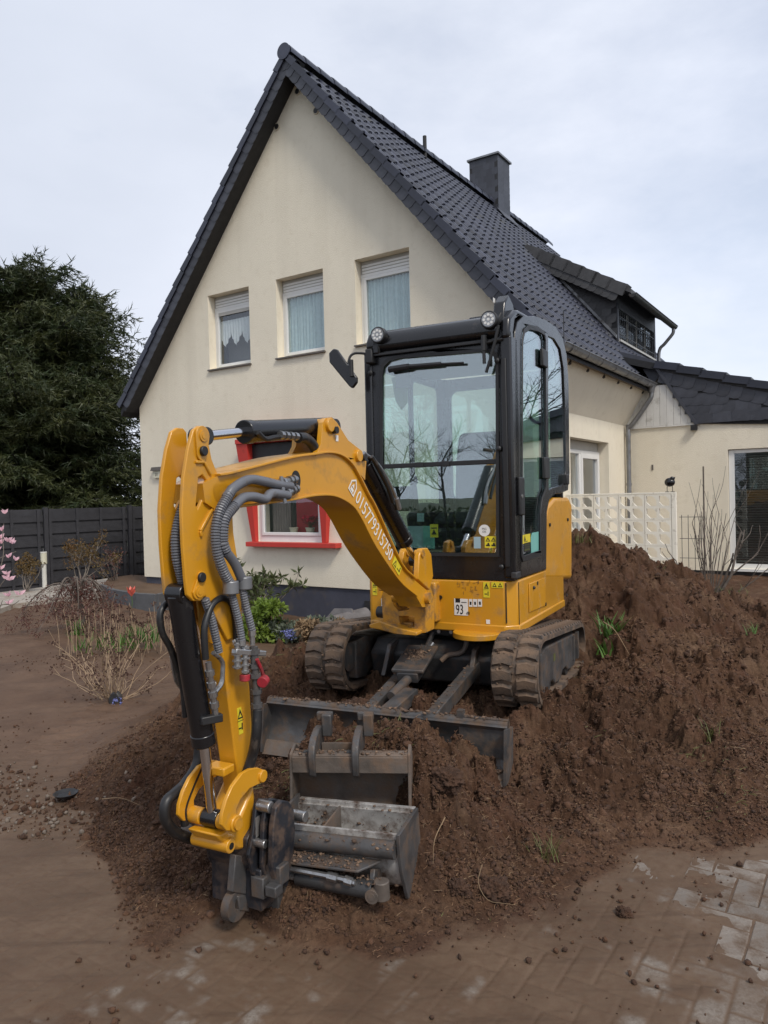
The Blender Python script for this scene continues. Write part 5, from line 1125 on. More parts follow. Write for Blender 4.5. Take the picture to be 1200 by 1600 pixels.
for (px_, pz_), r_, ya, yb in zip([(2.125, 0.478), (2.151, 0.346), (1.973, 0.391)], (.022, .017, .022), (-.385, -.385, -.33), (-.325, -.335, -.27)):
    B().cyl((px_, ya, pz_), (px_, yb, pz_), r_, n=18).build('bolt', 'fitting', qc, 35, .003)
(xa, za), (xb, zb) = [(2.152, 0.439), (2.111, 0.363)]
B().box(min(xa, xb), max(xa, xb) , -.3815, -.380, zb, za).build('type_plate', 'steel_bright', qc, 0)
def mbox(q, y0, y1, nm, mat, par, d=.05): (xa, za), (xb, zb) = q; xm = (xa + xb) / 2; return B().box(xm - d, xm + d, y0, y1, min(za, zb), max(za, zb)).build(nm, mat, par, 35, .005)
mbox([(2.143, 0.261), (2.079, 0.189)], -.38, -.28, 'lock_block', 'steel', qc, .03)
mbox([(2.162, 0.22), (2.116, 0.139)], -.40, -.34, 'lock_block', 'steel', qc, .03); mbox([(2.161, 0.2), (2.138, 0.159)], -.33, -.28, 'lock_block', 'steel', qc, .025)
mbox([(2.225, 0.242), (1.988, 0.083)], -.60, -.36, 'cross_bar', 'coupler', qc, .05); mbox([(2.112, 0.143), (1.968, 0.039)], -.55, -.34, 'cross_bar', 'steel', qc, .035)
mbox([(2.09, 0.162), (2.053, 0.085)], -.63, -.58, 'lock_block', 'steel', qc, .02)
hk = B().prism([(2.213, 0.314), (2.144, 0.278), (2.158, 0.135), (2.238, 0.184)], -.46, -.43).build('lifting_hook', 'steel', qc, 35, .004)
(xc, zc), = [(2.201, 0.115)]
B().prism([(xc + .062 * math.cos(t), zc + .058 * math.sin(t)) for t in [k * math.pi / 12 for k in range(24)]], -.47, -.435, 'xz', [[(xc + .020 * math.cos(t) , zc + .005 + .024 * math.sin(t)) for t in [k * math.pi / 8 for k in range(16)]]]).build('hook_ring', 'steel', hk, 35, .012, 3)
B().prism([(2.208, 0.155), (2.158, 0.135), (2.134, 0.056), (2.196, 0.09)], -.465, -.43).build('hook_tip', 'steel', hk, 35, .006)

# ---- ditch-cleaning bucket carried by the coupler
db_m = Matrix.Translation((1.655, .055, .345)) @ Matrix.Rotation(R(7.0), 4, 'Z') @ Matrix.Rotation(R(2), 4, 'X')
W2 = .53
db = link('ditching_bucket', B().mesh('x', None, 0) if 0 else None, ex, mat=db_m)
prof = [(.0, -.005), (-.012, -.08), (.01, -.17), (.065, -.235), (.13, -.25), (.19, -.21), (.218, -.12), (.225, .0)]
inn = [(.211, .0), (.204, -.115), (.178, -.197), (.128, -.235), (.072, -.222), (.023, -.163), (.002, -.08), (.013, -.005)]
B().prism(prof + inn, -W2, 0).build('shell', 'scraped', db, 40)
B().prism([(-.012, .012), (.235, .004), (.235, -.06), (.225, -.14), (.17, -.275), (.13, -.285), (.05, -.25), (-.02, -.12)], .0, .014).build('side_plate', 'steel', db, 35, .002)
B().prism([(-.012, .03), (.235, .004), (.235, -.06), (.225, -.14), (.17, -.25), (.05, -.25), (-.02, -.12)], -W2 - .014, -W2).build('side_plate', 'steel', db, 35, .002)
B().prism([(.012, .0), (.10, -.01), (.205, -.02), (.19, -.19), (.02, -.17)], -.335, -.327).build('inner_rib', 'bucketpaint', db, 0)
B().box(-.022, .0, -W2, .0, -.07, .012).build('cutting_edge', 'scraped', db, 0, .002)
B().cyl((.235, -W2, -.055), (.235, -.005, -.055), .035, n=18).build('back_tube', 'steel', db, 40)
B().prism([(.245, -.50), (.245, -.06), (.345, -.12), (.345, -.44)], -.105, -.095, 'xy').build('guard_plate', 'steel', db, 35, .003)
B().prism([(.10, -.20), (.27, -.14), (.29, -.20), (.20, -.27)], -.47, -.45).prism([(.10, -.20), (.27, -.12), (.31, -.20), (.20, -.27)], -.10, -.08).build('bracket', 'steel', db, 35, .003)
tc_ = B().cyl((.30, -.40, -.17), (.30, -.08, -.185), .034, n=22).build('tilt_cylinder', 'steel_dark', db, 40, .003)
B().cyl((.30, -.56, -.165), (.30, -.40, -.17), .017, n=16).build('rod', 'steel_bright', tc_); B().cyl((.30, -.045, -.215), (.30, -.045, -.145), .030, n=20).build('eye', 'bucketpaint', tc_, 40, .004)
B().cyl((.31, -.075, -.195), (.335, -.075, -.195), .027, n=20).cyl((.335, -.075, -.195), (.337, -.075, -.195), .015, n=16).build('eye', 'bucketpaint', tc_, 40, .004)
B().tube(spline([(.33, -.46, -.13), (.335, -.40, -.125), (.335, -.3, -.13), (.33, -.2, -.14), (.33, -.14, -.15)], .02), .012, 8).cyl((.335, -.25, -.133), (.335, -.21, -.138), .018, n=8).cyl((.335, -.18, -.14), (.333, -.15, -.147), .018, n=8).build('hydraulic_pipe', 'fitting', tc_)

# ---- hoses
def hose(name, pts, r, mat, parent, rib=None, n=10):
    p = spline([Vector(q) for q in pts], .0032 if rib else .012)
    return B().tube(p, r, n, (lambda i, m: r * (1.0 if (i // 1) % 3 else .80)) if rib else None).build(name, mat, parent, 60 if not rib else 25)
h1 = [(1.824, 1.704), (1.929, 1.711), (2.024, 1.723), (2.125, 1.728), (2.223, 1.696)]; h2_ = [(2.26, 1.661), (2.305, 1.61), (2.329, 1.542), (2.325, 1.469), (2.297, 1.402), (2.259, 1.346)]
hose('hose', [(x, -.40 + .004 * i, z) for i, (x, z) in enumerate(h1)] + [(h2_[0][0], -.39, h2_[0][1])], .019, 'hosegrey', ex)
hose('hose', [(h1[-1][0], -.388, h1[-1][1])] + [(x, -.385, z) for x, z in h2_], .020, 'hosegrey', ex, True)
h1 = [(1.869, 1.666), (1.989, 1.675), (2.037, 1.653), (2.115, 1.663), (2.182, 1.659)]; h2_ = [(2.235, 1.632), (2.295, 1.582), (2.309, 1.507), (2.293, 1.466), (2.248, 1.421), (2.209, 1.36)]
hose('hose', [(x, -.385 + .003 * i, z) for i, (x, z) in enumerate(h1)] + [(h2_[0][0], -.372, h2_[0][1])], .019, 'hosegrey', ex)
hose('hose', [(x, -.37, z) for x, z in h2_[:4]], .020, 'hosegrey', ex, True); hose('hose', [(x, -.37, z) for x, z in h2_[3:]], .018, 'hosegrey', ex)
# couplings beside the port
for p, q_, y in zip([(1.759, 1.736), (1.751, 1.698)], [(1.936, 1.711), (1.92, 1.664)], (-.40, -.385)):
    a = Vector((p[0], -.415, p[1])); b_ = Vector((q_[0], y, q_[1])); d = b_ - a; c = B()
    for k, (r_, w_) in enumerate(((.014, 1), (.021, .16), (.021, .34), (.017, .5), (.022, .66), (.017, .82))):
        c.cyl(a, a + d, .013, n=12) if k == 0 else c.cyl(a + d * (w_ - .05), a + d * (w_ + .05), r_, n=10)
    c.build('hose_coupling', 'fitting', ex, 40)
p = [(1.907, 1.724), (1.906, 1.656)]; B().bar((p[0][0], -.39, p[0][1] + .02), (p[1][0], -.375, p[1][1] - .02), .02, .006).build('hose_clamp', 'zinc', ex, 0)
# hoses between the stick plates
h = [(2.323, 1.705), (2.38, 1.614), (2.41, 1.535), (2.41, 1.456), (2.39, 1.386), (2.373, 1.315)]
hose('hose', [(x, -.495, z) for x, z in h], .020, 'hosegrey', ex, True)
h = [(2.302, 1.612), (2.339, 1.543), (2.345, 1.473), (2.332, 1.39), (2.311, 1.317)]; hose('hose', [(x, -.515, z) for x, z in h], .016, 'hosegrey', ex, True)
h = [(2.339, 1.614), (2.368, 1.545), (2.365, 1.474), (2.347, 1.425)]; hose('hose', [(x, -.585, z) for x, z in h], .016, 'hosegrey', ex, True)
# clamps and the two long runs down the side
c1 = [(2.254, 1.334), (2.193, 1.344)]
for (x, z), y in zip(c1, (-.385, -.37)): B().cyl((x, y, z - .026), (x, y, z + .022), .030, n=14).build('hose_clamp', 'zinc', ex, 40, .004)
for pts, y, r_ in (([(2.251, 1.313), (2.231, 1.253), (2.212, 1.191), (2.199, 1.128), (2.192, 1.108)], -.385, .015), ([(2.206, 1.322), (2.19, 1.26), (2.172, 1.209), (2.155, 1.158), (2.154, 1.102)], -.37, .015)):
    hose('hose', [(x, y, z) for x, z in pts[:4]], r_, 'hosegrey', ex, True); (xa, za), (xb, zb) = pts[3], pts[4]
    B().cyl((xa, y, za), (xb, y, zb), .011, n=10).cyl((xa, y, za), (xa, y, za - .02), .015, n=10).build('hose_end', 'fitting', ex)
# quick-release block: couplers, red caps
qb = [(2.229, 1.091), (2.089, 1.058)]; (xa, za), (xb, zb) = qb
blk = B().bar((xa, -.40, za), (xb, -.365, zb), .03, .022).build('manifold', 'fitting', ex, 35, .004)
for px_, pts, mt, r_ in ((0, [(2.207, 1.122), (2.211, 1.022)], 'fitting', .016), (1, [(2.174, 1.104), (2.179, 0.999)], 'fitting', .017), (2, [(2.146, 1.095), (2.137, 0.849)], 'steel', .019)):
    (xa, za), (xb, zb) = pts; y = (-.40, -.39, -.37)[px_]; a = Vector((xa, y, za)); c = Vector((xb, y, zb)); d = c - a; g_ = B().cyl(a, c, r_ * .8, n=12)
    for t in (.08, .3, .45, .7, .92): g_.cyl(a + d * (t - .035), a + d * (t + .035), r_ * (1.15 if t != .45 else 1.3), n=8)
    g_.build('quick_release', mt, ex, 35)
(xa, za), (xb, zb) = [(2.179, 0.994), (2.181, 0.97)]; B().cyl((xa, -.39, za), (xb, -.39, zb), .020, n=16).build('dust_cap', 'redcap', ex, 35, .002)
p = [(2.163, 1.052), (2.137, 1.01), (2.122, 0.974)]; B().tube([(x, -.345, z) for x, z in p], .007, 6).build('cap_strap', 'redcap', ex)
(x, z), = [(2.128, 0.965)]; B().cyl((x - .01, -.345, z), (x + .02, -.335, z - .005), .021, n=18).build('dust_cap', 'redcap', ex, 35, .002)
(xa, za), (xb, zb) = [(2.137, 0.849), (2.138, 0.665)]; hose('hose', [(xa, -.37, za), ((xa + xb) / 2 + .01, -.37, (za + zb) / 2), (xb, -.40, zb), (xb + .02, -.43, zb - .1)], .020, 'rubber', ex)
# rubber loops round the bucket cylinder
for pts, y in (([(2.356, 1.085), (2.36, 1.155), (2.354, 1.211), (2.313, 1.274), (2.255, 1.292), (2.204, 1.266), (2.184, 1.208), (2.18, 1.122)], -.425), ([(2.376, 1.294), (2.415, 1.272), (2.43, 1.239), (2.419, 1.18), (2.383, 1.123), (2.353, 1.051), (2.323, 0.961), (2.314, 0.851)], -.565)):
    hose('hose', [(x, y, z) for x, z in pts], .0125, 'rubber', ex)
p = [(2.193, 1.125), (2.191, 1.081)]; B().cyl((p[0][0], -.425, p[0][1]), (p[1][0], -.40, p[1][1]), .015, n=10).build('hose_end', 'fitting', ex)
h = [(2.339, 1.3), (2.308, 1.226), (2.283, 1.139), (2.271, 1.094)]; hose('hose', [(x, -.435, z) for x, z in h], .016, 'hosegrey', ex, True)
h = [(2.315, 1.101), (2.267, 1.06), (2.265, 1.02), (2.274, 0.979), (2.311, 0.955)]; B().tube(spline([(x, -.425, z) for x, z in h], .008), .0085, 8).build('steel_pipe', 'fitting', ex)
(xa, za), (xb, zb) = [(2.337, 1.071), (2.304, 0.869)]; a = Vector((xa, -.43, za)); d = Vector((xb, -.43, zb)) - a; g_ = B().cyl(a, a + d, .011, n=10)
for t in (.2, .42, .6, .8): g_.cyl(a + d * (t - .05), a + d * (t + .05), .017, n=8)
g_.build('stop_valve', 'fitting', ex, 35)
(xa, za), = [(2.303, 0.858)]; B().bar((xa + .05, -.46, za), (xa - .02, -.42, za), .03, .03).build('port_block', 'blackmat', kc, 35, .004)
h = [(2.355, 1.227), (2.343, 1.178), (2.326, 1.021), (2.304, 0.896), (2.297, 0.833)]; B().tube([(x, -.555, z) for x, z in h], .013, 10).cyl((h[0][0], -.555, h[0][1] + .02), (h[1][0], -.555, h[1][1]), .024, n=10).build('cylinder_pipe', 'blackmat', kc)
h = [(2.342, 1.081), (2.331, 1.019), (2.319, 0.98), (2.296, 0.951)]; B().tube(spline([(x, -.60, z) for x, z in h], .01), .007, 6).build('steel_pipe', 'fitting', ex)
# muddy hoses hanging behind the link
h = [(2.165, 0.73), (2.185, 0.623), (2.253, 0.572), (2.306, 0.555), (2.358, 0.538), (2.367, 0.482), (2.329, 0.419), (2.262, 0.366), (2.154, 0.299)]; hose('hose', [(x, -.63, z) for x, z in h], .021, 'rubber', ex)
h = [(2.208, 0.621), (2.258, 0.564), (2.303, 0.496), (2.296, 0.432)]; hose('hose', [(x, -.60, z) for x, z in h], .016, 'rubber', ex)
hose('hose', [(x, -.66, z) for x, z in [(2.23, 0.371), (2.159, 0.306), (2.091, 0.282)]], .03, 'bucketpaint', ex)
# hoses from the stick cylinder over the boom
h = [(1.984, 1.921), (1.934, 1.898), (1.867, 1.908), (1.759, 1.92), (1.67, 1.919)]; B().tube(spline([(x, -.445, z) for x, z in h], .01), .011, 8).build('cylinder_pipe', 'blackmat', sc_)
p = [(1.826, 1.92), (1.72, 1.921)]; a = Vector((p[0][0], -.44, p[0][1])); d = Vector((p[1][0], -.44, p[1][1])) - a; g_ = B()
for t in (0, .33, .66, 1.): g_.cyl(a + d * (t - .1), a + d * (t + .1), .018, n=8)
g_.build('hose_coupling', 'fitting', ex)
h = [(1.685, 1.918), (1.624, 1.919), (1.572, 1.896), (1.541, 1.863)]; hose('hose', [(x, -.45, z) for x, z in h], .024, 'rubber', ex)
h = [(1.442, 1.981), (1.457, 1.915), (1.492, 1.877)]; hose('hose', [(x, -.50, z) for x, z in h], .012, 'rubber', ex)
(xa, za), (xb, zb) = [(1.243, 1.998), (1.16, 2.004)]; B().cyl((xa, -.56, za), (xb, -.60, zb), .014, n=10).build('steel_tube', 'steel', ex)

# ------------------------------------------------------------------ cab
cab = link('cab', None, ex)
cab_floor = B().box(-1.30, .0, -1.015, -.01, 1.115, 1.16).build('floor', 'black', cab, 0)
# front frame with its rounded opening
OF = [(-1.022, 1.135), (.0, 1.135), (.0, 2.64), (-.02, 2.66), (-.965, 2.66), (-.985, 2.64)]
hole = [(-.925, 1.262), (-.100, 1.262), (-.078, 2.46), (-.088, 2.515), (-.125, 2.548), (-.20, 2.556), (-.75, 2.575), (-.84, 2.565), (-.885, 2.53), (-.900, 2.47)]
B().prism(OF, -.055, -.005, 'yz', [hole]).build('front_frame', 'black', cab, 35, .006)
inner = [(y * .965 - .018, z * .985 + .028) for y, z in hole]
B().prism([(y, z) for y, z in hole], -.004, .008, 'yz', [[(-.515 + (y + .515) * .955, 1.91 + (z - 1.91) * .970) for y, z in hole]]).build('window_seal', 'blackmat', cab, 0)
gl_lo = [(-.905, 1.285), (-.115, 1.285), (-.103, 1.842), (-.902, 1.842)]
gl_hi = [(-.902, 1.858), (-.103, 1.858), (-.098, 2.45), (-.108, 2.495), (-.14, 2.525), (-.20, 2.535), (-.75, 2.552), (-.83, 2.545), (-.865, 2.515), (-.88, 2.46)]
B().prism(gl_lo, -.012, -.007, 'yz').build('lower_windscreen', 'glass_cab', cab, 0)
B().prism(gl_hi, -.016, -.011, 'yz').build('upper_windscreen', 'glass_cab', cab, 0)
b = B().box(-.03, .0, -.905, -.10, 1.838, 1.868); b.box(-.0, .012, -.66, -.60, 1.835, 1.87).box(-.0, .012, -.47, -.42, 1.835, 1.87).build('window_bar', 'blackmat', cab, 0, .004)
# pillars
for q in ((-.13, .010, -.072, .004, 1.13, 2.62), (-.10, .008, -1.018, -.958, 1.13, 2.62), (-1.33, -1.25, -1.01, -.94, 1.13, 2.6), (-1.33, -1.27, -.07, -.012, 1.60, 2.6)): B().box(*q).build('pillar', 'black', cab, 35, .014, 3)
B().box(.004, .020, -.060, -.028, 1.20, 2.48).build('pillar_trim', 'hosegrey', cab, 35, .005).data.materials[0] = M['blackmat']
for y, zs in ((-.085 + .0, (1.20, 1.93, 2.47)), (-.965, (2.48,))):
    for z in zs: B().ball((.016, y + .0, z), .017, 10, (.7, 1, 1)).build('bolt', 'blackmat', cab)
B().box(-.06, .03, -.02, .018, 1.13, 1.17).build('hinge_foot', 'steel_dark', cab, 35, .006)
# door side: frame with two glazed openings
DO = [(-0.083, 1.124), (0.008, 1.174), (-0.082, 2.647), (-0.141, 2.726), (-0.286, 2.792), (-0.547, 2.845), (-0.832, 2.877), (-1.126, 2.883), (-1.341, 2.836), (-1.458, 2.727), (-1.505, 2.508), (-1.479, 1.799), (-1.414, 1.668), (-1.184, 1.644), (-0.99, 1.641), (-0.84, 1.605), (-0.763, 1.516), (-0.715, 1.114)]
DH = [(-0.132, 1.22), (-0.106, 1.255), (-0.218, 2.632), (-0.266, 2.706), (-0.386, 2.754), (-0.59, 2.781), (-0.756, 2.786), (-0.805, 2.754), (-0.762, 1.967), (-0.74, 1.674), (-0.633, 1.599), (-0.576, 1.5), (-0.555, 1.226)]
RH = [(-0.895, 2.775), (-1.08, 2.785), (-1.252, 2.743), (-1.343, 2.611), (-1.37, 2.293), (-1.363, 1.822), (-1.292, 1.722), (-1.109, 1.697), (-0.938, 1.688), (-0.827, 1.669)]
B().prism(DO, -.045, .004, 'xz', [DH, RH]).build('door_frame', 'black', cab, 35, .010, 3)
def off(poly, c, k): return [(c[0] + (x - c[0]) * k, c[1] + (z - c[1]) * k) for x, z in poly]
cD = (sum(p[0] for p in DH) / len(DH), sum(p[1] for p in DH) / len(DH))
B().prism(off(DH, cD, 1.0), .003, .012, 'xz', [off(DH, cD, .955)]).build('door_seal', 'blackmat', cab, 35, .003)
B().prism(DH, -.012, -.007, 'xz').build('door_glass', 'glass_door', cab, 0); B().prism(RH, -.012, -.007, 'xz').build('rear_side_glass', 'glass_door', cab, 0)
for q in ([(-0.704, 2.65), (-0.799, 2.531)], [(-0.698, 1.9), (-0.792, 1.75)]):
    (xa, za), (xb, zb) = q; B().box(xb - .01, xa + .03, -.002, .022, zb, za).build('door_hinge', 'blackmat', cab, 35, .006)
(xa, za), (xb, zb) = [(-0.061, 1.754), (-0.155, 1.514)]
dh = B().box(xb - .0, xa + .0, .0, .026, zb, za).build('door_handle', 'blackmat', cab, 35, .010, 3); B().cyl((xa - .02, .026, zb + .12), (xa - .02, .032, zb + .12), .012, n=12).build('lock', 'fitting', dh)
(xa, za), = [(-1.358, 1.771)]; B().box(xa - .0, xa + .07, -.03, .03, za - .06, za + .02).build('door_catch', 'blackmat', cab, 35, .008)
hb = [(-0.514, 2.325), (-0.522, 2.217), (-0.612, 2.16), (-0.792, 2.148), (-0.863, 2.181)]; B().tube(spline([(x, -.05, z) for x, z in hb], .02), .012, 8).build('grab_rail', 'blackmat', cab)
# rear and right-hand glazing frames
B().prism([(-.97, 1.55), (-.05, 1.55), (-.05, 2.6), (-.97, 2.6)], -1.33, -1.29, 'yz', [rrect(-.92, -.10, 1.62, 2.50, .06)]).build('rear_frame', 'black', cab, 35, .006)
B().prism(rrect(-.92, -.10, 1.62, 2.50, .06), -1.315, -1.310, 'yz').build('rear_glass', 'glass_cab', cab, 0)
B().prism([(-1.28, 1.14), (-.05, 1.14), (-.05, 2.62), (-1.28, 2.62)], -1.01, -.985, 'xz', [rrect(-.66, -.11, 1.30, 2.52, .06), rrect(-1.22, -.71, 1.55, 2.52, .06)]).build('side_frame', 'black', cab, 35, .006)
B().prism(rrect(-.66, -.11, 1.30, 2.52, .06), -1.0, -.995, 'xz').build('side_glass', 'glass_cab', cab, 0); B().prism(rrect(-1.22, -.71, 1.55, 2.52, .06), -1.0, -.995, 'xz').build('side_glass', 'glass_cab', cab, 0)
# roof: deep visor at the front, rounded cap
RP_ = [(.012, 2.615), (.035, 2.64), (.035, 2.675), (.0, 2.735), (-.05, 2.762), (-.12, 2.775), (-.9, 2.80), (-1.2, 2.78), (-1.33, 2.72), (-1.36, 2.62)]
B().prism(RP_, -.985, -.075).build('roof', 'black', cab, 35, .014, 3)
B().prism([(.02, 2.60), (.02, 2.66), (.0, 2.73), (-.12, 2.80), (-.20, 2.815), (-.9, 2.845), (-1.15, 2.83), (-1.35, 2.74), (-1.30, 2.72), (-1.12, 2.785), (-.9, 2.80), (-.2, 2.775), (-.12, 2.74), (-.06, 2.60)], -.06, -.002).build('roof_rail', 'black', cab, 35, .022, 3)
B().box(-.75, -.20, -.34, -.09, 2.775, 2.81).build('roof_hatch', 'black', cab, 35, .008)
B().box(.012, .03, -.97, -.09, 2.585, 2.602).build('visor_lip', 'blackmat', cab, 0, .003)
B().prism([(-.01, 2.70), (-.05, 2.84), (-.13, 2.90), (-.22, 2.86), (-.25, 2.80)], -.12, -.045).build('lamp_bracket', 'black', cab, 35, .01)
B().box(-.085, -.045, -.1215, -.1205, 2.845, 2.875).build('sticker', 'sticker_w', cab, 0)
# lamps
def lamp(y, z, x=.04, name='work_lamp'):
    l_ = B().cyl((x - .075, y, z), (x - .02, y, z), .030, .052, n=22).cyl((x - .02, y, z), (x + .03, y, z), .054, n=26).build(name, 'blackmat', cab, 40, .004)
    B().cyl((x + .0305, y, z), (x + .032, y, z), .044, n=24).build('reflector', 'fitting', l_)
    b = B()
    for k in range(9):
        a = k * 2 * math.pi / 8 if k < 8 else 0; r_ = .028 if k < 8 else 0
        b.cyl((x + .0322, y + r_ * math.cos(a), z + r_ * math.sin(a)), (x + .036, y + r_ * math.cos(a), z + r_ * math.sin(a)), .0088, n=8)
    b.build('led', 'sticker_w', l_); return l_
(y, z), = [(-0.877, 2.713)]; lamp(y, z)
B().box(-.10, .035, y - .065, y - .005, z - .12, z + .045).build('lamp_bracket', 'black', cab, 35, .014)
(y, z), = [(-0.115, 2.715)]; lamp(y, z); B().cyl((-.03, y, z), (-.07, y + .06, z + .03), .018, n=10).build('lamp_arm', 'blackmat', cab)
B().bar((.0, y + .02, z - .03), (-.04, y + .05, z + .05), .02, .03).build('lamp_arm', 'blackmat', cab, 0, .004)
# mirror
mp_ = [(-1.185, 2.648), (-1.155, 2.64), (-1.01, 2.439), (-1.011, 2.406), (-1.046, 2.371), (-1.069, 2.386), (-1.217, 2.561), (-1.22, 2.622)]
B().prism(mp_, .10, .125, 'yz').build('mirror', 'black', cab, 35, .008, 3)
q = [(-0.947, 2.597), (-1.019, 2.613), (-1.068, 2.61), (-1.088, 2.574), (-1.091, 2.476)]
B().tube(spline([(.02 + .02 * i, y, z) for i, (y, z) in enumerate(q)], .01), .0085, 8).build('mirror_arm', 'blackmat', cab)
q = [(-1.043, 2.557), (-1.042, 2.448)]; B().cyl((.135, q[0][0], q[0][1]), (.135, q[1][0], q[1][1]), .015, n=10).build('mirror_clamp', 'blackmat', cab)
q = [(-0.986, 2.636), (-0.931, 2.537)]; B().box(-.02, .05, q[0][0], q[1][0], q[1][1], q[0][1]).build('mirror_bracket', 'blackmat', cab, 35, .01)
# wiper, wiper motor, grab handle rods by the right-hand pillar
q = [(-0.818, 2.485), (-0.674, 2.491), (-0.45, 2.485), (-0.299, 2.477)]; 
b = B(); b.tube([(.022, y, z) for y, z in q[1:]], .008, 6); b.tube([(.03, q[0][0], q[0][1]), (.03, q[1][0], q[1][1])], .021, 8); b.tube([(.03, q[1][0], q[1][1]), (.028, q[2][0], q[2][1])], .014, 8); b.build('wiper', 'blackmat', cab)
q = [(-0.059, 2.677), (-0.081, 2.586), (-0.117, 2.473), (-0.143, 2.398)]; B().tube([(.05, y, z) for y, z in q], .010, 8).build('work_rail', 'blackmat', cab); B().bar((.05, q[2][0], q[2][1]), (.05, q[3][0], q[3][1]), .02, .014).build('rail_end', 'blackmat', cab, 0, .003)
q = [(-0.154, 2.626), (-0.156, 2.532), (-0.154, 2.454)]; B().tube([(.05, q[0][0], q[0][1]), (.05, q[1][0], q[1][1])], .018, 8).tube([(.05, q[1][0], q[1][1]), (.05, q[2][0], q[2][1])], .011, 8).build('handle_grip', 'blackmat', cab)
q = [(-0.166, 2.578), (-0.046, 2.595)]; B().tube([(.04, q[0][0], q[0][1]), (.02, q[1][0], q[1][1])], .008, 6).build('rail_stay', 'blackmat', cab)
(x, z), (x2, z2) = [(-1.628, 2.734), (-1.615, 3.102)]; B().cyl((x - .02, -.06, z), (x - .02, -.06, z2 + .02), .0035, n=6).build('aerial', 'ironwork', cab)
# interior
B().prism([(-.98, 1.45), (-.62, 1.40), (-.50, 1.42), (-.48, 1.48), (-.60, 1.53), (-.98, 1.55)], -.76, -.30).build('seat_cushion', 'seat', cab, 40, .03, 3)
B().prism([(-1.0, 1.5), (-.86, 1.5), (-.90, 1.9), (-.97, 2.12), (-1.06, 2.14), (-1.08, 2.0)], -.74, -.32).build('seat_back', 'seat', cab, 40, .05, 4)
B().box(-1.25, -.45, -.76, -.28, 1.16, 1.42).build('seat_base', 'blackmat', cab, 35, .02)
for y in (-.86, -.20):
    B().prism([(-.98, 1.35), (-.42, 1.35), (-.38, 1.52), (-.60, 1.60), (-.98, 1.58)], y - .06, y + .06).build('console', 'blackmat', cab, 35, .02); B().tube([(-.45, y, 1.55), (-.43, y, 1.68), (-.41, y, 1.74)], .018, 8).ball((-.41, y, 1.76), .03, 10, (1, 1, 1.4)).build('joystick', 'blackmat', cab)
for y in (-.55, -.49): B().tube([(-.25, y, 1.16), (-.27, y, 1.4), (-.20, y, 1.62)], .010, 6).cyl((-.20, y, 1.60), (-.19, y, 1.70), .016, n=8).build('travel_lever', 'blackmat', cab)
B().prism([(-.18, 1.55), (-.14, 1.55), (-.16, 1.72), (-.20, 1.72)], -.94, -.78).build('monitor', 'blackmat', cab, 35, .006)
B().prism([(-.03, 2.37), (-.05, 2.50), (-.055, 2.50), (-.035, 2.37)], -.80, -.70).build('rear_view_mirror', 'blackmat', cab, 35)
q = [(-0.869, 2.455), (-0.826, 2.459), (-0.752, 2.376), (-0.754, 2.282), (-0.803, 2.23), (-0.845, 2.302)]; B().prism(q, -.12, -.105, 'yz').build('sun_shade', 'lime', cab, 0, .004).data.materials[0] = M['green']
for q, m_ in (([(-0.818, 1.446), (-0.702, 1.297)], 'paper'), ([(-0.744, 1.533), (-0.693, 1.476)], 'paper'), ([(-0.709, 1.447), (-0.619, 1.292)], 'sticker_t')):
    (ya, za), (yb, zb) = q; B().box(-.20, -.198, min(ya, yb), max(ya, yb), zb, za).build('pinned_notice', m_, cab, 0)
q = [(-0.629, 1.46), (-0.571, 1.371)]; (ya, za), (yb, zb) = q; s_ = B().box(-.15, -.149, min(ya, yb), max(ya, yb), zb, za).build('warning_notice', 'lime', cab, 0)
s_.data.materials[0] = M['sticker_y']; m_ = (ya + yb) / 2; B().box(-.1488, -.148, m_ - .02, m_ + .02, za - .03, za - .022).prism([(m_ - .018, zb + .02), (m_ + .018, zb + .02), (m_, zb + .055)], -.1488, -.148, 'yz').build('print', 'ink', s_, 0)
# stickers on the glass
(y, z), = [(-0.197, 1.425)]
ps = B().prism([(y + .037 * math.cos(t), z + .037 * math.sin(t)) for t in [k * math.pi / 14 for k in range(28)]], -.0068, -.006, 'yz').build('sticker', 'sticker_w', cab, 0)
for tx, dz in (('PSG', .004), ('OK', -.014)): link('print', text_mesh(tx, .018, 'ink', 1, .0002, 'CENTER'), ps, mat=Matrix.Translation((-.0055, y, z + dz)) @ MF)
for q, m_ in (([(-0.196, 1.389), (-0.118, 1.317)], 'sticker_y'), ([(-0.268, 1.385), (-0.223, 1.312)], 'paper')):
    (ya, za), (yb, zb) = q; s_ = B().box(-.0068, -.006, min(ya, yb), max(ya, yb), zb, za).build('sticker', m_, cab, 0)
    if m_ == 'sticker_y':
        b = B(); hh = za - zb
        for k in range(2): c = ya + (yb - ya) * (.27 + .46 * k); b.prism([(c - .016, zb + hh * .55), (c + .016, zb + hh * .55), (c, za - .006)], -.0058, -.005, 'yz', [[(c - .009, zb + hh * .6), (c + .009, zb + hh * .6), (c, za - .017)]]).box(-.0058, -.005, c - .013, c + .013, zb + .01, zb + .02).box(-.0058, -.005, c - .003, c + .008, zb + .02, zb + hh * .42)
        b.build('print', 'ink', s_, 0)
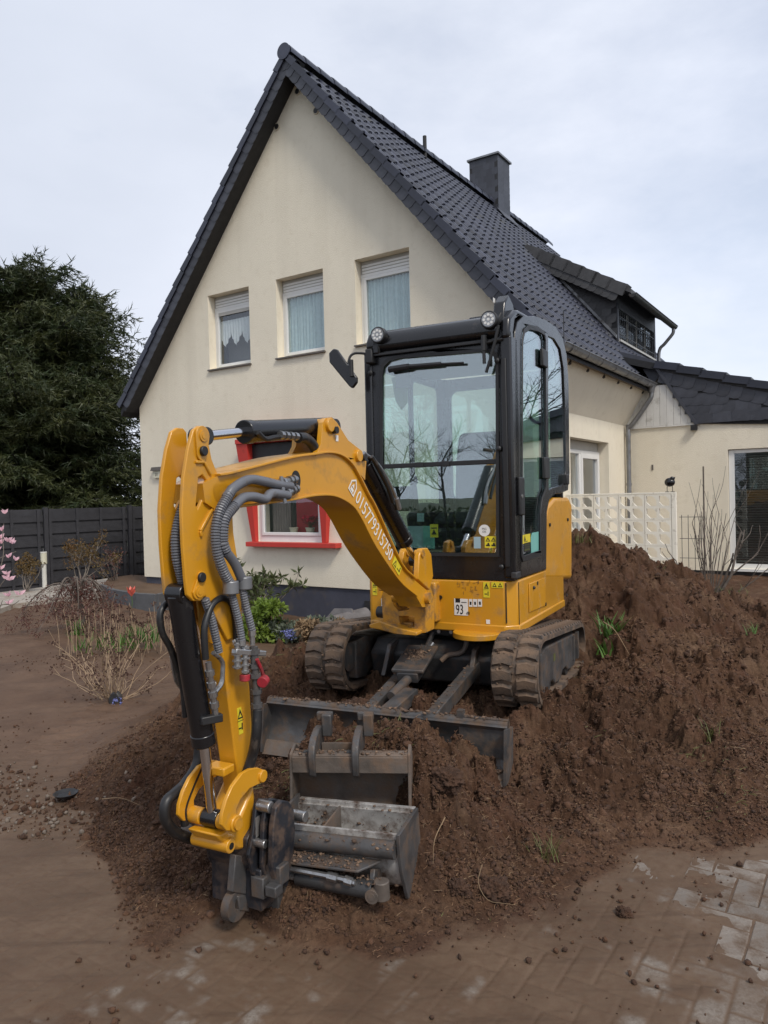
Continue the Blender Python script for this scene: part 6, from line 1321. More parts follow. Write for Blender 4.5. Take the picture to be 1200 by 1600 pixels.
for q, m_ in (([(-0.116, 1.386), (-0.373, 1.329)], 'sticker_y'), ([(-0.378, 1.388), (-0.59, 1.25)], 'sticker_t')):
    (xa, za), (xb, zb) = q; s_ = B().prism([(xb + .01, zb), (xa, zb), (xa, za - (.03 if m_ == 'sticker_t' else 0)), (xa - (.03 if m_ == 'sticker_t' else 0), za), (xb + .01, za)], -.0065, -.0055).build('sticker', m_, cab, 0)
    if m_ == 'sticker_y': m2 = (xa + xb) / 2; B().box(m2 - .05, m2 + .03, -.0052, -.0045, zb + .01, zb + .014).prism([(m2 - .01, zb + .018), (m2 + .03, zb + .018), (m2 + .01, za - .004)], -.0052, -.0045).build('print', 'ink', s_, 0)
(xa, za), (xb, zb) = [(-0.211, 1.332), (-0.354, 1.272)]; s_ = B().box(min(xa, xb), max(xa, xb), -.0065, -.0055, zb, za).build('sticker', 'blackmat', cab, 0); B().box(min(xa, xb) + .01, max(xa, xb) - .01, -.0052, -.0045, zb + .01, zb + .02).box(min(xa, xb) + .01, max(xa, xb) - .02, -.0052, -.0045, zb + .03, zb + .034).box(min(xa, xb) + .01, max(xa, xb) - .01, -.0052, -.0045, zb + .045, zb + .049).build('print', 'hedge', s_, 0)
b = B().box(-.99, -.02, -.98, -.05, 2.56, 2.58); b.build('headlining', 'room', cab, 0)

# ------------------------------------------------------------------ undercarriage
UL = Vector((0.882, 4.2, 0)); um_ = Matrix.Translation(UL) @ Matrix.Rotation(R(-114), 4, 'Z'); UM = ex_m.inverted() @ um_
C1, R1_, C2, R2_ = (-.10, .615), .20, (-1.40, .505), .175
def loop_pts(r_off, n_arc=14, step=None):
    (ax, az1), (bx, bz1) = C1, C2; ra, rb = R1_ + r_off, R2_ + r_off
    d = Vector((bx - ax, bz1 - az1)); L = d.length; th0 = math.atan2(d.y, d.x); ph = math.acos((ra - rb) / L); P = []
    # front wheel arc from lower tangent round the front to the upper tangent
    a0, a1 = th0 + ph, th0 - ph + 2 * math.pi
    for k in range(n_arc + 1): a = a0 + (a1 - a0) * k / n_arc; P.append((ax + ra * math.cos(a), az1 + ra * math.sin(a)))
    b0, b1 = th0 - ph, th0 + ph
    for k in range(n_arc + 1): a = b0 + (b1 - b0) * k / n_arc; P.append((bx + rb * math.cos(a), bz1 + rb * math.sin(a)))
    # sag of the upper run
    return P
def resample(P, n):
    P = P + [P[0]]; L = [0]
    for a, c in zip(P, P[1:]): L.append(L[-1] + math.dist(a, c))
    o = []
    for k in range(n):
        s_ = L[-1] * k / n; i = max(j for j in range(len(L) - 1) if L[j] <= s_); t = (s_ - L[i]) / max(1e-9, L[i + 1] - L[i]); a, c = P[i], P[i + 1]
        tx, tz = c[0] - a[0], c[1] - a[1]; l_ = math.hypot(tx, tz); o.append(((a[0] + tx * t, a[1] + tz * t), (tx / l_, tz / l_)))
    return o
TWD = .27
def lug_mesh(sd):
    b = B(); w0, w1 = .006, TWD / 2 - .002; h = .015
    # x along the track, y across, z outward; splayed shape
    v = []
    for z, g_ in ((-.004, 0), (h, .009)):
        v += [(-.034 + g_, w0 + g_, z), (.034 - g_, w0 + g_ + .004, z), (.046 - g_, w0 + .06, z), (.036 - g_, w1 - g_, z), (-.036 + g_, w1 - g_, z), (-.022 + g_, w0 + .06, z)]
    v = [(x, y * sd, z) for x, y, z in v]; n = 6
    return b.add(v, [tuple(range(n)), tuple(range(2 * n - 1, n - 1, -1))] + [(i, (i + 1) % n, n + (i + 1) % n, n + i) for i in range(n)]).mesh('track_lug', 'track', 0)
LUG = {s_: lug_mesh(s_) for s_ in (1, -1)}
OUT = resample(loop_pts(0), 80); INN = resample(loop_pts(-.028), 80)
for yc in (-.145, -1.365):
    out_, inn_ = [p for p, _ in OUT], [p for p, _ in INN]
    b = B(); n = len(out_); v = []
    for ring, yy in ((out_, yc - TWD / 2), (out_, yc + TWD / 2), (inn_, yc + TWD / 2), (inn_, yc - TWD / 2)): v += [(x, yy, z) for x, z in ring]
    f = [(r_ * n + i, r_ * n + (i + 1) % n, ((r_ + 1) % 4) * n + (i + 1) % n, ((r_ + 1) % 4) * n + i) for r_ in range(4) for i in range(n)]
    tk = link('track', b.add(v, f).mesh('track', 'track', 50), ex, mat=UM)
    for k, (p, t) in enumerate(resample(loop_pts(0), 88)):
        s_ = 1 if k % 2 else -1
        nx, nz = t[1], -t[0]
        # outward normal
        cx, cz = (C1[0] + C2[0]) / 2, (C1[1] + C2[1]) / 2
        if (p[0] - cx) * nx + (p[1] - cz) * nz < 0: nx, nz = -nx, -nz
        yv = Vector((nx, 0, nz)).cross(Vector((t[0], 0, t[1])))
        link('track_lug', LUG[s_], tk, mat=Matrix(((t[0], yv.x, nx, p[0]), (0, yv.y, 0, yc), (t[1], yv.z, nz, p[1]), (0, 0, 0, 1))))
    fr_ = B().prism([(-.16, .70), (-.30, .715), (-1.30, .625), (-1.36, .60), (-1.36, .44), (-1.25, .40), (-1.0, .42), (-.92, .46), (-.80, .46), (-.74, .425), (-.55, .435), (-.47, .475), (-.36, .475), (-.30, .44), (-.16, .46)], yc - .10, yc + .105)
    fo = link('track_frame', fr_.mesh('track_frame', 'steel', 0), ex, 0.010, mat=UM)
    for c, r_, nm in ((C1, R1_ - .03, 'idler_wheel'), (C2, R2_ - .028, 'sprocket')):
        link(nm, B().cyl((c[0], yc - .05, c[1]), (c[0], yc + .05, c[1]), r_, n=32).cyl((c[0], yc - .09, c[1]), (c[0], yc + .09, c[1]), r_ * .55, n=20).mesh(nm, 'steel_dark'), fo)
    for k in range(3): x = -.42 - k * .30; z = .475 - k * .022; link('roller', B().cyl((x, yc - .09, z), (x, yc + .09, z), .055, n=20).mesh('roller', 'steel_dark'), fo)
    link('end_cap', B().box(-1.34, -1.28, yc + .105, yc + .125, .44, .63).box(-1.22, -1.17, yc + .105, yc + .118, .45, .62).mesh('end_cap', 'steel', 0), fo)
    if yc > -.5: link('sticker', B().box(-.55, -.50, yc + .106, yc + .107, .585, .63).mesh('sticker', 'hedge', 0), fo)
def upart(b, name, mat, sm=35, bev=0., seg=2): o = link(name, b.mesh(name, mat, sm), ex, bev, seg, UM); return o
cf = upart(B().prism([(-.32, .44), (-.28, .62), (-.40, .70), (-1.05, .66), (-1.15, .56), (-1.10, .42)], -1.22, -.29), 'cross_frame', 'steel_dark', 35, .02)
for y0 in (-.36, -1.22): upart(B().cyl((-.45, y0, .58), (-.45, y0 + .09, .58), .10, n=24).cyl((-.45, y0 + .02, .58), (-.45, y0 + .05, .58), .115, n=24), 'axle_tube', 'bucketpaint', 35, .004)
for y0 in (-.50, -1.08): upart(B().prism([(-.14, .50), (-.30, .47), (-.48, .62), (-.42, .70), (-.26, .68)], y0, y0 + .03), 'arm_bracket', 'steel', 35, .004)
B().cyl((-.62, -.52, .66), (-.62, -.52, .79), .34, n=48).build('slew_ring', 'steel_dark', ex, 35, .006)
B().box(-1.3, -.05, -.95, -.1, .745, .79).build('slew_platform', 'soffit', ex)
b = B()
for k in range(4): b.cyl((-.045, -.62 + k * .085, .765), (-.035, -.62 + k * .085, .765), .012, n=10)
b.build('bolt', 'fitting', ex)
# blade with tubes, arms, ram and guard
BX = .50; y0, y1 = -1.50, -.07
prof = [(BX + .06, .47), (BX + .03, .44), (BX + .012, .38), (BX + .02, .31), (BX + .06, .24), (BX + .09, .22), (BX + .075, .22), (BX + .04, .235), (BX + .0, .305), (BX - .008, .38), (BX + .01, .45), (BX + .04, .48)]
bl = upart(B().prism(prof, y0, y1), 'blade', 'steel', 40, .003)
link('cutting_edge', B().prism([(BX + .078, .26), (BX + .115, .19), (BX + .10, .19), (BX + .063, .26)], y0 + .002, y1 - .002).mesh('cutting_edge', 'bucketpaint', 0), bl)
link('top_tube', B().cyl((BX + .02, y0, .472), (BX + .02, y1, .472), .027, n=20).mesh('top_tube', 'steel'), bl)
for y in (y0 - .006, y1 - .006): link('end_plate', B().prism([(BX + .09, .47), (BX - .04, .45), (BX - .03, .27), (BX + .07, .20), (BX + .12, .20)], y, y + .014).mesh('end_plate', 'steel', 0), bl)
link('lug', B().box(BX - .0, BX + .04, y1 - .27, y1 - .235, .46, .53).mesh('lug', 'steel', 0), bl); link('edge_plate', B().box(BX + .005, BX + .035, y1 - .26, y1, .30, .50).mesh('edge_plate', 'steel', 0), bl)
def ub(pa, pb, w_, h_, nm, mat='steel'): return upart(B().bar(pa, pb, w_, h_), nm, mat, 35, .006)
pa = [(-0.908, 0.427), (-0.525, 0.437)]; pb = [(-0.937, 0.544), (-0.511, 0.559)]
ub((.48, pa[0][0], pa[0][1] - .02), (-.30, pb[0][0] + .02, pb[0][1] + .0), .065, .085, 'blade_arm'); ub((.48, pa[1][0], pa[1][1] - .02), (-.30, pb[1][0] + .02, pb[1][1] + .0), .065, .085, 'blade_arm')
g1_ = [(-0.899, 0.472), (-0.69, 0.478)]; g2_ = [(-0.941, 0.589), (-0.727, 0.603)]
ym = (g1_[0][0] + g1_[1][0]) / 2; yn = (g2_[0][0] + g2_[1][0]) / 2
ub((.10, ym, .60), (-.28, yn, .675), .20, .022, 'ram_guard'); ub((.10, ym, .56), (-.28, yn, .63), .13, .06, 'ram_housing', 'steel_dark')
upart(B().cyl((.08, ym, .555), (.30, ym - .02, .50), .028, n=18), 'ram_rod', 'steel'); cl_ = [(-0.761, 0.457), (-0.697, 0.527)]
ub((.20, cl_[1][0] - .03, .50), (.50, cl_[0][0], .45), .09, .07, 'ram_clevis', 'steel')
h = [(-0.7, 0.599), (-0.656, 0.635), (-0.588, 0.647), (-0.553, 0.69), (-0.551, 0.799)]; upart(B().tube(spline([(-.24 - .02 * i, y, z) for i, (y, z) in enumerate(h)], .02), .016, 10), 'blade_hose', 'bucketpaint')
h = [(-0.873, 0.585), (-0.826, 0.672), (-0.793, 0.757)]; upart(B().tube(spline([(-.30 - .03 * i, y, z) for i, (y, z) in enumerate(h)], .02), .016, 10), 'blade_hose', 'steel_dark')
h = [(-0.826, 0.626), (-0.789, 0.691)]; upart(B().cyl((-.30, h[0][0], h[0][1]), (-.34, h[1][0], h[1][1]), .018, n=12), 'hose_end', 'fitting')

# ------------------------------------------------------------------ second bucket lying in the soil
D2 = Vector((-.425, 3.25, .292)); b2 = thing('digging_bucket', 'small muddy grey digging bucket lying open on the heap in front of the blade', 'bucket', D2, R(-5))
W3 = .505
po = [(-.02, .243), (-.028, .238), (-.026, .165), (-.012, .16), (.06, .165), (.11, .12), (.125, .05), (.11, -.02), (.05, -.07), (-.08, -.10), (-.08, -.11), (.06, -.082), (.125, -.03), (.14, .05), (.13, .13), (.08, .20), (.03, .243)]
def yzp(P, x0, x1): return B().prism(P, x0, x1, 'yz')
yzp(po, 0, W3).build('shell', 'bucketpaint', b2, 35)
for x in (-.012, W3): yzp([(-.03, .245), (.06, .262), (.11, .235), (.17, .15), (.165, .045), (.13, -.06), (.05, -.10), (-.085, -.115), (-.045, .03), (-.035, .15)], x, x + .012).build('side_plate', 'bucketpaint', b2, 0, .003)
B().box(0, W3, -.036, -.029, .165, .235).build('lip_plate', 'bucketpaint', b2, 0, .003)
for x in (.075, .265):
    P = [(-.055, .20), (-.062, .25), (-.045, .285), (.0, .31), (.06, .322), (.16, .315), (.20, .30), (.20, .20), (.10, .215), (.02, .225), (.005, .20), (.008, .155), (-.02, .14), (-.045, .155)]
    P2 = [(-.02, .20), (-.03, .23), (-.02, .27), (.01, .29), (.05, .30), (.045, .26), (.02, .25), (.0, .24), (-.005, .21)]
    yzp(P, x, x + .030).build('coupler_ear', 'steel', b2, 35, .006)
    B().box(x + .03, x + .075, .13, .17, .27, .37).box(x - .0, x + .075, .17, .20, .33, .37).build('ear_hook', 'steel', b2, 35, .006)
    B().box(x - .03, x + .0, -.01, .02, .19, .25).build('gusset', 'steel_dark', b2, 35, .004)
B().box(.11, .26, .10, .115, .19, .25).build('rib', 'bucketpaint', b2, 0)
inner_soil = B().box(.01, W3 - .01, .0, .2, -.05, .02)

# ------------------------------------------------------------------ fence behind the garden
F0 = Vector([(-8.315, 15.2, -0.23)][0]); F1 = Vector([(-5.727, 17.9, -0.198)][0]); F0.z = 0; F1.z = 0
fd = (F1 - F0); FLN = fd.length; fd.normalize(); fa = math.atan2(fd.y, fd.x)
fn = thing('garden_fence', 'tall charcoal slatted garden fence below the dark spruce', 'fence', F0, fa)
pb_ = [(-6.999, 15.8, 1.5)][0]; s0 = (Vector(pb_) - F0).dot(fd) % 1.95
po_m = B().box(-.045, .045, -.06, .03, -.3, 1.60).mesh('post', 'fence', 0); pk = s0
bm1 = B().box(0, .90, 0, .02, 0, .132).mesh('board', 'fence', 0)
while pk < FLN + .5:
    link('post', po_m, fn, mat=Matrix.Translation((pk, 0, 0))); pk += 1.95
pk = s0 - 1.95
while pk < FLN + .3:
    for j in range(13):
        yy = -.005 if j % 2 else .028
        if pk + 1.95 > -.5: link('board', B().box(.05, 1.90, yy, yy + .018, 1.56 - (j + 1) * .1335, 1.56 - j * .1335 + .004).mesh('board', 'fence', 0), fn, mat=Matrix.Translation((pk, 0, 0)))
    for q in (.10, .70, 1.25, 1.80): link('batten', B().box(q - .03, q + .03, -.028, -.006, -.2, 1.57).mesh('batten', 'fence', 0), fn, mat=Matrix.Translation((pk, 0, 0)))
    pk += 1.95

# ------------------------------------------------------------------ plants
def leafset(n, fn_, mat, name, parent, K=1):
    """n small kite-shaped leaves: fn_ gives base, direction, length, width"""
    v = []; f = []
    for i in range(n):
        p, d, L, w_ = fn_(i); d = d.normalized(); s_ = d.cross(Vector((rnd.uniform(-1, 1), rnd.uniform(-1, 1), rnd.uniform(-.3, 1)))).normalized() * w_
        u = s_.cross(d) * .35; o = len(v); v += [p, p + d * L * .45 + s_ + u, p + d * L, p + d * L * .45 - s_ + u]; f += [(o, o + 1, o + 2), (o, o + 2, o + 3)]
    me = bpy.data.meshes.new(name); me.from_pydata([tuple(q) for q in v], [], f); me.materials.append(M[mat]); return link(name, me, parent)
def rdir(up=.0): return Vector((rnd.gauss(0, 1), rnd.gauss(0, 1), rnd.gauss(0, 1) + up)).normalized()
def stems(n, h, spread, r, mat, parent, base_r=.05, bends=.25, twigs=0, name='stem', tips=None):
    b = B()
    for i in range(n):
        a = rnd.uniform(0, 6.28); p = Vector((math.cos(a), math.sin(a), 0)) * rnd.uniform(0, base_r); d = Vector((math.cos(a) * spread * rnd.random(), math.sin(a) * spread * rnd.random(), 1)).normalized(); L = h * rnd.uniform(.6, 1); P = [p]; K = 6
        for k in range(K):
            d = (d + Vector((rnd.gauss(0, bends), rnd.gauss(0, bends), rnd.gauss(0, bends * .5))) * .5).normalized(); p = p + d * L / K; P.append(p)
            if twigs and k > 1 and rnd.random() < .7:
                for _ in range(twigs):
                    e_ = (d + rdir() * .9).normalized(); t = L * rnd.uniform(.1, .25); b.tube([p, p + e_ * t * .5, p + e_ * t + Vector((0, 0, t * .2))], r * .4, 4)
                    if tips is not None: tips.append(p + e_ * t + Vector((0, 0, t * .2)))
        if tips is not None: tips.append(P[-1])
        b.tube(P, r, 5, lambda i, m: r * (1 - .65 * i / m))
    o = b.build(name, mat, parent); o['kind'] = 'stuff'; return o

# dark spruce beyond the fence: whorls of drooping boughs covered in needle sprays
def spruce(loc, H, RAD, seed, label, dens=1., r_of=None, name='spruce_tree'):
    r = random.Random(seed); g_ = np.random.default_rng(seed); t = thing(name, label, 'tree', loc); gap = [(r.random() * 6.28, r.uniform(1.5, H - 1)) for _ in range(9)]
    tb = B().tube([(0, 0, 0), (.05, .02, H * .4), (0, 0, H * .75), (0, 0, H)], .2, 9, lambda i, m: .26 * (1 - i / m) + .02); V = []; Fc = []
    z = 1.3
    P0_, D_, L_ = [], [], []
    while z < H - .15:
        k = r.randint(5, 7); f_ = (H - z) / H; a0 = r.random() * 6.28
        for i in range(k):
            a = a0 + i * 6.28 / k + r.uniform(-.3, .3)
            if any(abs((a - q + 3.14) % 6.28 - 3.14) < .45 and abs(z - h_) < .45 for q, h_ in gap): continue
            L = RAD * (f_ ** .45) * r.choice((.55, .75, .95, 1.0, 1.12, 1.25)) * r.uniform(.9, 1.08); dirv = Vector((math.cos(a), math.sin(a), .12 + .35 * (1 - f_))); pts = []; p = Vector((0, 0, z))
            K = 7
            for s_ in range(K + 1):
                u = s_ / K; pts.append(p.copy()); dd = Vector((dirv.x, dirv.y, dirv.z - .45 * u * f_ + (.55 * max(0, u - .6)))).normalized(); p = p + dd * L / K
            tb.tube(pts, .03, 4, lambda i, m: .035 * f_ * (1 - i / m) + .008)
            for s_ in range(1, K + 1):
                side = Vector((-math.sin(a), math.cos(a), 0)); q = pts[s_]
                for sg in (-1, 1, -1, 1):
                    sl2 = L * .38 * (1 - .55 * abs(s_ / K - .45)) * r.uniform(.5, 1.1); e_ = (side * sg + Vector((dirv.x, dirv.y, 0)) * r.uniform(.3, .9) + Vector((0, 0, r.uniform(-.25, .12)))).normalized()
                    m = max(3, int(sl2 / .075 * dens)); qq = pts[s_ - 1].lerp(q, r.random())
                    for j in range(m):
                        u = (j + r.random()) / m; P0_.append(qq + e_ * sl2 * u + Vector((0, 0, -.22 * u * u * sl2))); D_.append((e_ + Vector((r.gauss(0, .55), r.gauss(0, .55), r.gauss(-.25, .4))))); L_.append(r.uniform(.12, .26))
            P0_.append(pts[-1]); D_.append(dirv + Vector((0, 0, .6))); L_.append(.3)
        z += r.uniform(.20, .32)
    for j in range(14): P0_.append(Vector((0, 0, H - .5 + j * .05))); D_.append(Vector((r.gauss(0, 1), r.gauss(0, 1), .8))); L_.append(.22)
    P = np.array([p[:] for p in P0_]); D = np.array([d[:] for d in D_]); D /= np.linalg.norm(D, axis=1)[:, None]; L = np.array(L_)[:, None]; n = len(P)
    print('spruce sprays', n); out_v = []; 
    for kk in range(5):                                            # five narrow needle blades per spray
        Dk = D + g_.normal(0, .5, (n, 3)) * (0 if kk == 0 else 1); Dk /= np.linalg.norm(Dk, axis=1)[:, None]
        S = np.cross(Dk, g_.normal(0, 1, (n, 3))); S /= np.linalg.norm(S, axis=1)[:, None]; Lk = L * g_.uniform(.45, 1, (n, 1)); b0 = P + D * L * (kk * .16)
        w_ = .016
        out_v += [np.stack([b0 - S * w_, b0 + S * w_, b0 + Dk * Lk], 1)]
    v = np.concatenate(out_v).reshape(-1, 3); f = np.arange(len(v)).reshape(-1, 3)
    link('trunk', tb.mesh('trunk', 'bark_dark'), t); link('crown', np_mesh('crown', v, f, 'spruce', False), t); return t
spruce(Vector([(-9.858, 20.5, 1.474)][0]) + Vector((0, 0, -1.7)), 8.4, 3.9, 5, 'large dark spruce tree with dense drooping boughs behind the fence', 1.5)
spruce(Vector([(-8.722, 22, 1.416)][0]) + Vector((0, 0, -1.8)), 8.3, 2.9, 9, 'slimmer dark spruce between the large spruce and the house gable', .9)
spruce(Vector([(-8.79, 20.9, 1.44)][0]) + Vector((0, 0, -1.8)), 7.4, 3.3, 31, 'low spreading spruce whose boughs reach the house eave', .9)
spruce(Vector([(-12.506, 21.5, 1.518)][0]) + Vector((0, 0, -1.8)), 9.0, 3.2, 12, 'tall dark spruce at the far edge of the fence', .8)
# hedge, pale shed beyond
def bushy(name, label, loc, rx, ry, rz_, n, mat, L=(.05, .1), group=None, cat='bush', stem='twig_grey'):
    t = thing(name, label, cat, loc, 0, group)
    cl = [(Vector((rnd.uniform(-1, 1) * rx, rnd.uniform(-1, 1) * ry, rnd.uniform(.15, 1) * rz_)), rnd.uniform(.18, .4) * min(rx, rz_)) for _ in range(max(6, n // 60))]
    def fn_(i): c, r_ = cl[i % len(cl)]; d = rdir(.3); return c + d * r_ * rnd.uniform(.5, 1.1), (d + rdir() * .7), rnd.uniform(*L), rnd.uniform(*L) * .28
    leafset(n, fn_, mat, 'foliage', t); stems(max(3, n // 300), rz_ * .8, .8, .012, stem, t, rx * .4); return t
bushy('far_hedge', 'yellow green hedge seen under the spruce boughs', Vector([(-10.972, 26, 1.614)][0]) + Vector((0, 0, -1.7)), 4.0, .8, 2.3, 3000, 'hedge', (.15, .3), cat='hedge')
sh = thing('garden_shed', 'pale shed glimpsed beyond the fence', 'shed', Vector([(-15.301, 30, 1.543)][0]) + Vector((0, 0, -1.9)), 0)
B().box(-1.2, .8, 0, 2, 0, 2.3).build('wall', 'lampwhite', sh, 0); B().prism([(-1.4, 2.3), (1.0, 2.3), (-.2, 2.7)], -.2, 2.2).build('roof', 'slate', sh, 0); B().box(-.2, .4, -.03, -.001, .9, 1.9).build('window', 'blackmat', sh, 0)

# path, edging, raised bed
pth = [(-6.117, 10.653, -0.03), (-7.822, 13.653, -0.03), (-6.996, 14.922, -0.03), (-6.156, 16.484, -0.03), (-4.88, 14.017, -0.03), (-5.644, 13.523, -0.03), (-6.309, 12.514, -0.03)]
o = B().prism([(p[0], p[1]) for p in pth], -.10, -.005, 'xy').build('path', 'concrete', None, 0, .006); tag(o, kind='structure')
eg = thing('raised_bed_edging', 'low grey curved edging of the raised bed by the house corner', 'edging', (0, 0, 0))
q = [(-5.395, 14.031, -0.08), (-4.834, 13.155, -0.08), (-4.198, 12.504, -0.08), (-3.809, 12.294, -0.08), (-3.71, 12.572, -0.08)]
for a, c in zip(q, q[1:]):
    a, c = Vector(a), Vector(c); d = (c - a).normalized(); n_ = Vector((-d.y, d.x, 0)) * .04
    B().prism([tuple((a + n_)[:2]), tuple((a - n_)[:2]), tuple((c - n_)[:2]), tuple((c + n_)[:2])], -.2, .13, 'xy').build('edging_stone', 'edging', eg, 0, .006)
o = B().prism([tuple(p[:2]) for p in q] + [tuple(p[:2]) for p in [(-4.672, 15.889, 0), (-5.611, 16.35, 0), (-5.898, 15.788, 0)]], -.2, .07, 'xy').build('raised_bed', 'soil', None, 0); tag(o, kind='structure')
bl_ = thing('bollard_lamp', 'slim white bollard lamp in front of the dark fence', 'lamp', Vector([(-6.884, 14.957, -0.05)][0]))
B().cyl((0, 0, 0), (0, 0, .52), .045, n=14).build('post', 'lampwhite', bl_); B().cyl((0, 0, .52), (0, 0, .74), .062, n=14).build('head', 'number', bl_); B().cyl((0, 0, .74), (0, 0, .76), .066, n=14).build('cap', 'lampwhite', bl_)
wt = thing('wire_plant_support', 'thin wire plant support against the fence by the house corner', 'trellis', Vector([(-5.29, 16.049, -0.1)][0]))
f = B()
for k in range(3): f.cyl((k * .16 - .16, 0, 0), (k * .16 - .16, 0, 1.2), .006, n=5)
f.cyl((-.17, 0, 1.2), (.17, 0, 1.2), .006, n=5).build('wires', 'ironwork', wt)
# small shrubs along the fence
def shrub(label, loc, h, w_, n, mat, stem='bark_pale', name='shrub', L=(.03, .06), ns=7):
    t = thing(name, label, 'shrub', loc); tips = []
    stems(ns, h, w_ / h * 1.2, .012, stem, t, w_ * .1, .35, 2, tips=tips)
    def fn_(i): c = tips[i % len(tips)]; return c + rdir() * .07 * h, rdir(-.1), rnd.uniform(*L), rnd.uniform(*L) * .3
    leafset(n, fn_, mat, 'foliage', t); return t
shrub('small rusty brown shrub beside the bollard lamp', Vector([(-6.916, 14.27, -0.05)][0]), .75, .35, 900, 'rust')
shrub('brown leaved shrub standing behind the red dwarf maple', Vector([(-6.116, 14.911, -0.05)][0]), 1.15, .45, 1300, 'rust')
shrub('bare reddish twiggy shrub near the raised bed', Vector([(-5.632, 15.352, -0.05)][0]), .85, .5, 350, 'maple', 'twig_grey')
# weeping dwarf maple: arching limbs with hanging red lace
mt = thing('dwarf_maple', 'weeping red dwarf maple with pale arching branches at the edge of the bed', 'shrub', Vector([(-4.063, 9.863, -0.03)][0])); b = B(); tips = []
b.tube(spline([(0, 0, 0), (.03, 0, .2), (-.03, 0, .42)], .05), .03, 6)
for k in range(9):
    a = k * 6.28 / 9 + rnd.uniform(-.2, .2); L = rnd.uniform(.35, .8); ca, sa = math.cos(a), math.sin(a); P = [(-.03, 0, .40), (-.03 + ca * L * .3, sa * L * .3, .62 + rnd.uniform(0, .12)), (ca * L * .7, sa * L * .7, .52), (ca * L, sa * L, .25)]
    S = spline(P, .06); b.tube(S, .012, 5, lambda i, m: .018 * (1 - .8 * i / m))
    for q_ in S[5:]:
        for _ in range(3): e_ = q_ + Vector((rnd.gauss(0, .1), rnd.gauss(0, .1), -rnd.uniform(.03, .22))); tips.append(e_); b.tube([q_, e_], .002, 3)
b.build('branch', 'twig_grey', mt); leafset(3600, lambda i: (tips[i % len(tips)] + rdir() * .05, rdir(-.6), rnd.uniform(.03, .06), .006), 'maple', 'foliage', mt)
# magnolia twigs at the edge of the picture
mg = thing('magnolia', 'magnolia twigs with pink blossoms in front of the fence', 'shrub', Vector([(-3.635, 6.5, 0.199)][0])); b = B()
base = Vector([(-3.635, 6.5, 0.199)][0])
def W65(q): return Vector(q) - base
tw = [[(-3.625, 6.5, 0.481), (-3.44, 6.5, 0.928), (-3.347, 6.5, 1.207), (-3.346, 6.5, 1.375), (-3.331, 6.5, 1.498)], [(-3.619, 6.6, 0.576), (-3.466, 6.6, 0.887), (-3.388, 6.6, 1), (-3.317, 6.6, 1.084)], [(-3.504, 6.5, 0.704), (-3.378, 6.5, 0.785), (-3.277, 6.5, 0.783), (-3.219, 6.5, 0.821)], [(-3.664, 6.7, 0.85), (-3.527, 6.7, 1.137), (-3.42, 6.7, 1.204), (-3.332, 6.7, 1.237)], [(-3.566, 6.6, 0.46), (-3.455, 6.6, 0.716), (-3.417, 6.6, 0.812)]]
for P in tw: b.tube(spline([W65(q) for q in P], .03), .006, 5, lambda i, m: .008 * (1 - .7 * i / m))
b.build('branch', 'bark_pale', mg)
for q in [(-3.317, 6.5, 1.582), (-3.35, 6.5, 1.431), (-3.363, 6.5, 1.364), (-3.359, 6.5, 1.319), (-3.303, 6.5, 1.335), (-3.264, 6.5, 1.317), (-3.302, 6.5, 1.194), (-3.367, 6.5, 1.095), (-3.313, 6.5, 1.048), (-3.298, 6.5, 0.997), (-3.325, 6.5, 1.009), (-3.314, 6.5, 0.857), (-3.212, 6.5, 0.866), (-3.31, 6.5, 0.789), (-3.241, 6.5, 1.17), (-3.389, 6.5, 1.264)]:
    c = W65(q); b = B()
    for k in range(6):
        a = k * 1.05 + rnd.uniform(-.4, .4); o_ = rnd.uniform(.1, 1.1); d = Vector((math.cos(a) * o_, math.sin(a) * o_, 1)).normalized(); L = rnd.uniform(.035, .06); s_ = d.cross(Vector((math.sin(a), -math.cos(a), .2))).normalized() * L * .28
        b.add([c, c + d * L * .5 + s_, c + d * L + Vector((math.cos(a), math.sin(a), 0)) * .01, c + d * L * .5 - s_], [(0, 1, 2, 3)])
    b.build('blossom', 'petal_pink', mg, 0)
# dry hydrangea with tan stems in the levelled bed, green shoots behind it
hl = Vector((*[(-2.335, 6.283, 0)][0][:2], .0)); hl.z = gz(hl.x, hl.y) - .02
hy = thing('dry_hydrangea', 'leafless tan stemmed shrub growing from the levelled bed', 'shrub', hl); b = B(); heads = []
for k in range(40):
    a = rnd.uniform(0, 6.28); sp = rnd.uniform(.2, 2.2); L = rnd.uniform(.25, .85); d = Vector((math.cos(a) * sp, math.sin(a) * sp * .8, 1)).normalized(); p = Vector((math.cos(a), math.sin(a), 0)) * rnd.uniform(0, .10); P = [p]
    for j in range(6):
        d = (d + Vector((rnd.gauss(0, .24), rnd.gauss(0, .24), .05))).normalized(); p = p + d * L / 6; P.append(p)
        if j > 1 and rnd.random() < .5: e_ = (d + rdir() * .7).normalized(); b.tube([p, p + e_ * L * .18], .0022, 4); heads.append(p + e_ * L * .18)
    b.tube(P, .003, 5, lambda i, m: .0042 * (1 - .6 * i / m)); heads.append(P[-1])
b.build('stem', 'twig_tan', hy); leafset(900, lambda i: (heads[i % len(heads)] + rdir() * .018, rdir(), .02, .008), 'dryhead', 'seed_heads', hy)['kind'] = 'stuff'
hb_ = thing('dried_flower_stand', 'patch of upright dark seed heads behind the tan stemmed shrub', 'shrub', Vector([(-2.85, 8.378, -0.01)][0])); b = B(); heads = []
for k in range(80):
    x, y = rnd.uniform(-.75, .75), rnd.uniform(-.35, .35); h_ = rnd.uniform(.25, .55); e_ = Vector((x + rnd.gauss(0, .04), y, h_)); b.tube([(x, y, 0), ((x + e_.x) / 2 + .01, y, h_ / 2), e_], .003, 4); heads.append(e_)
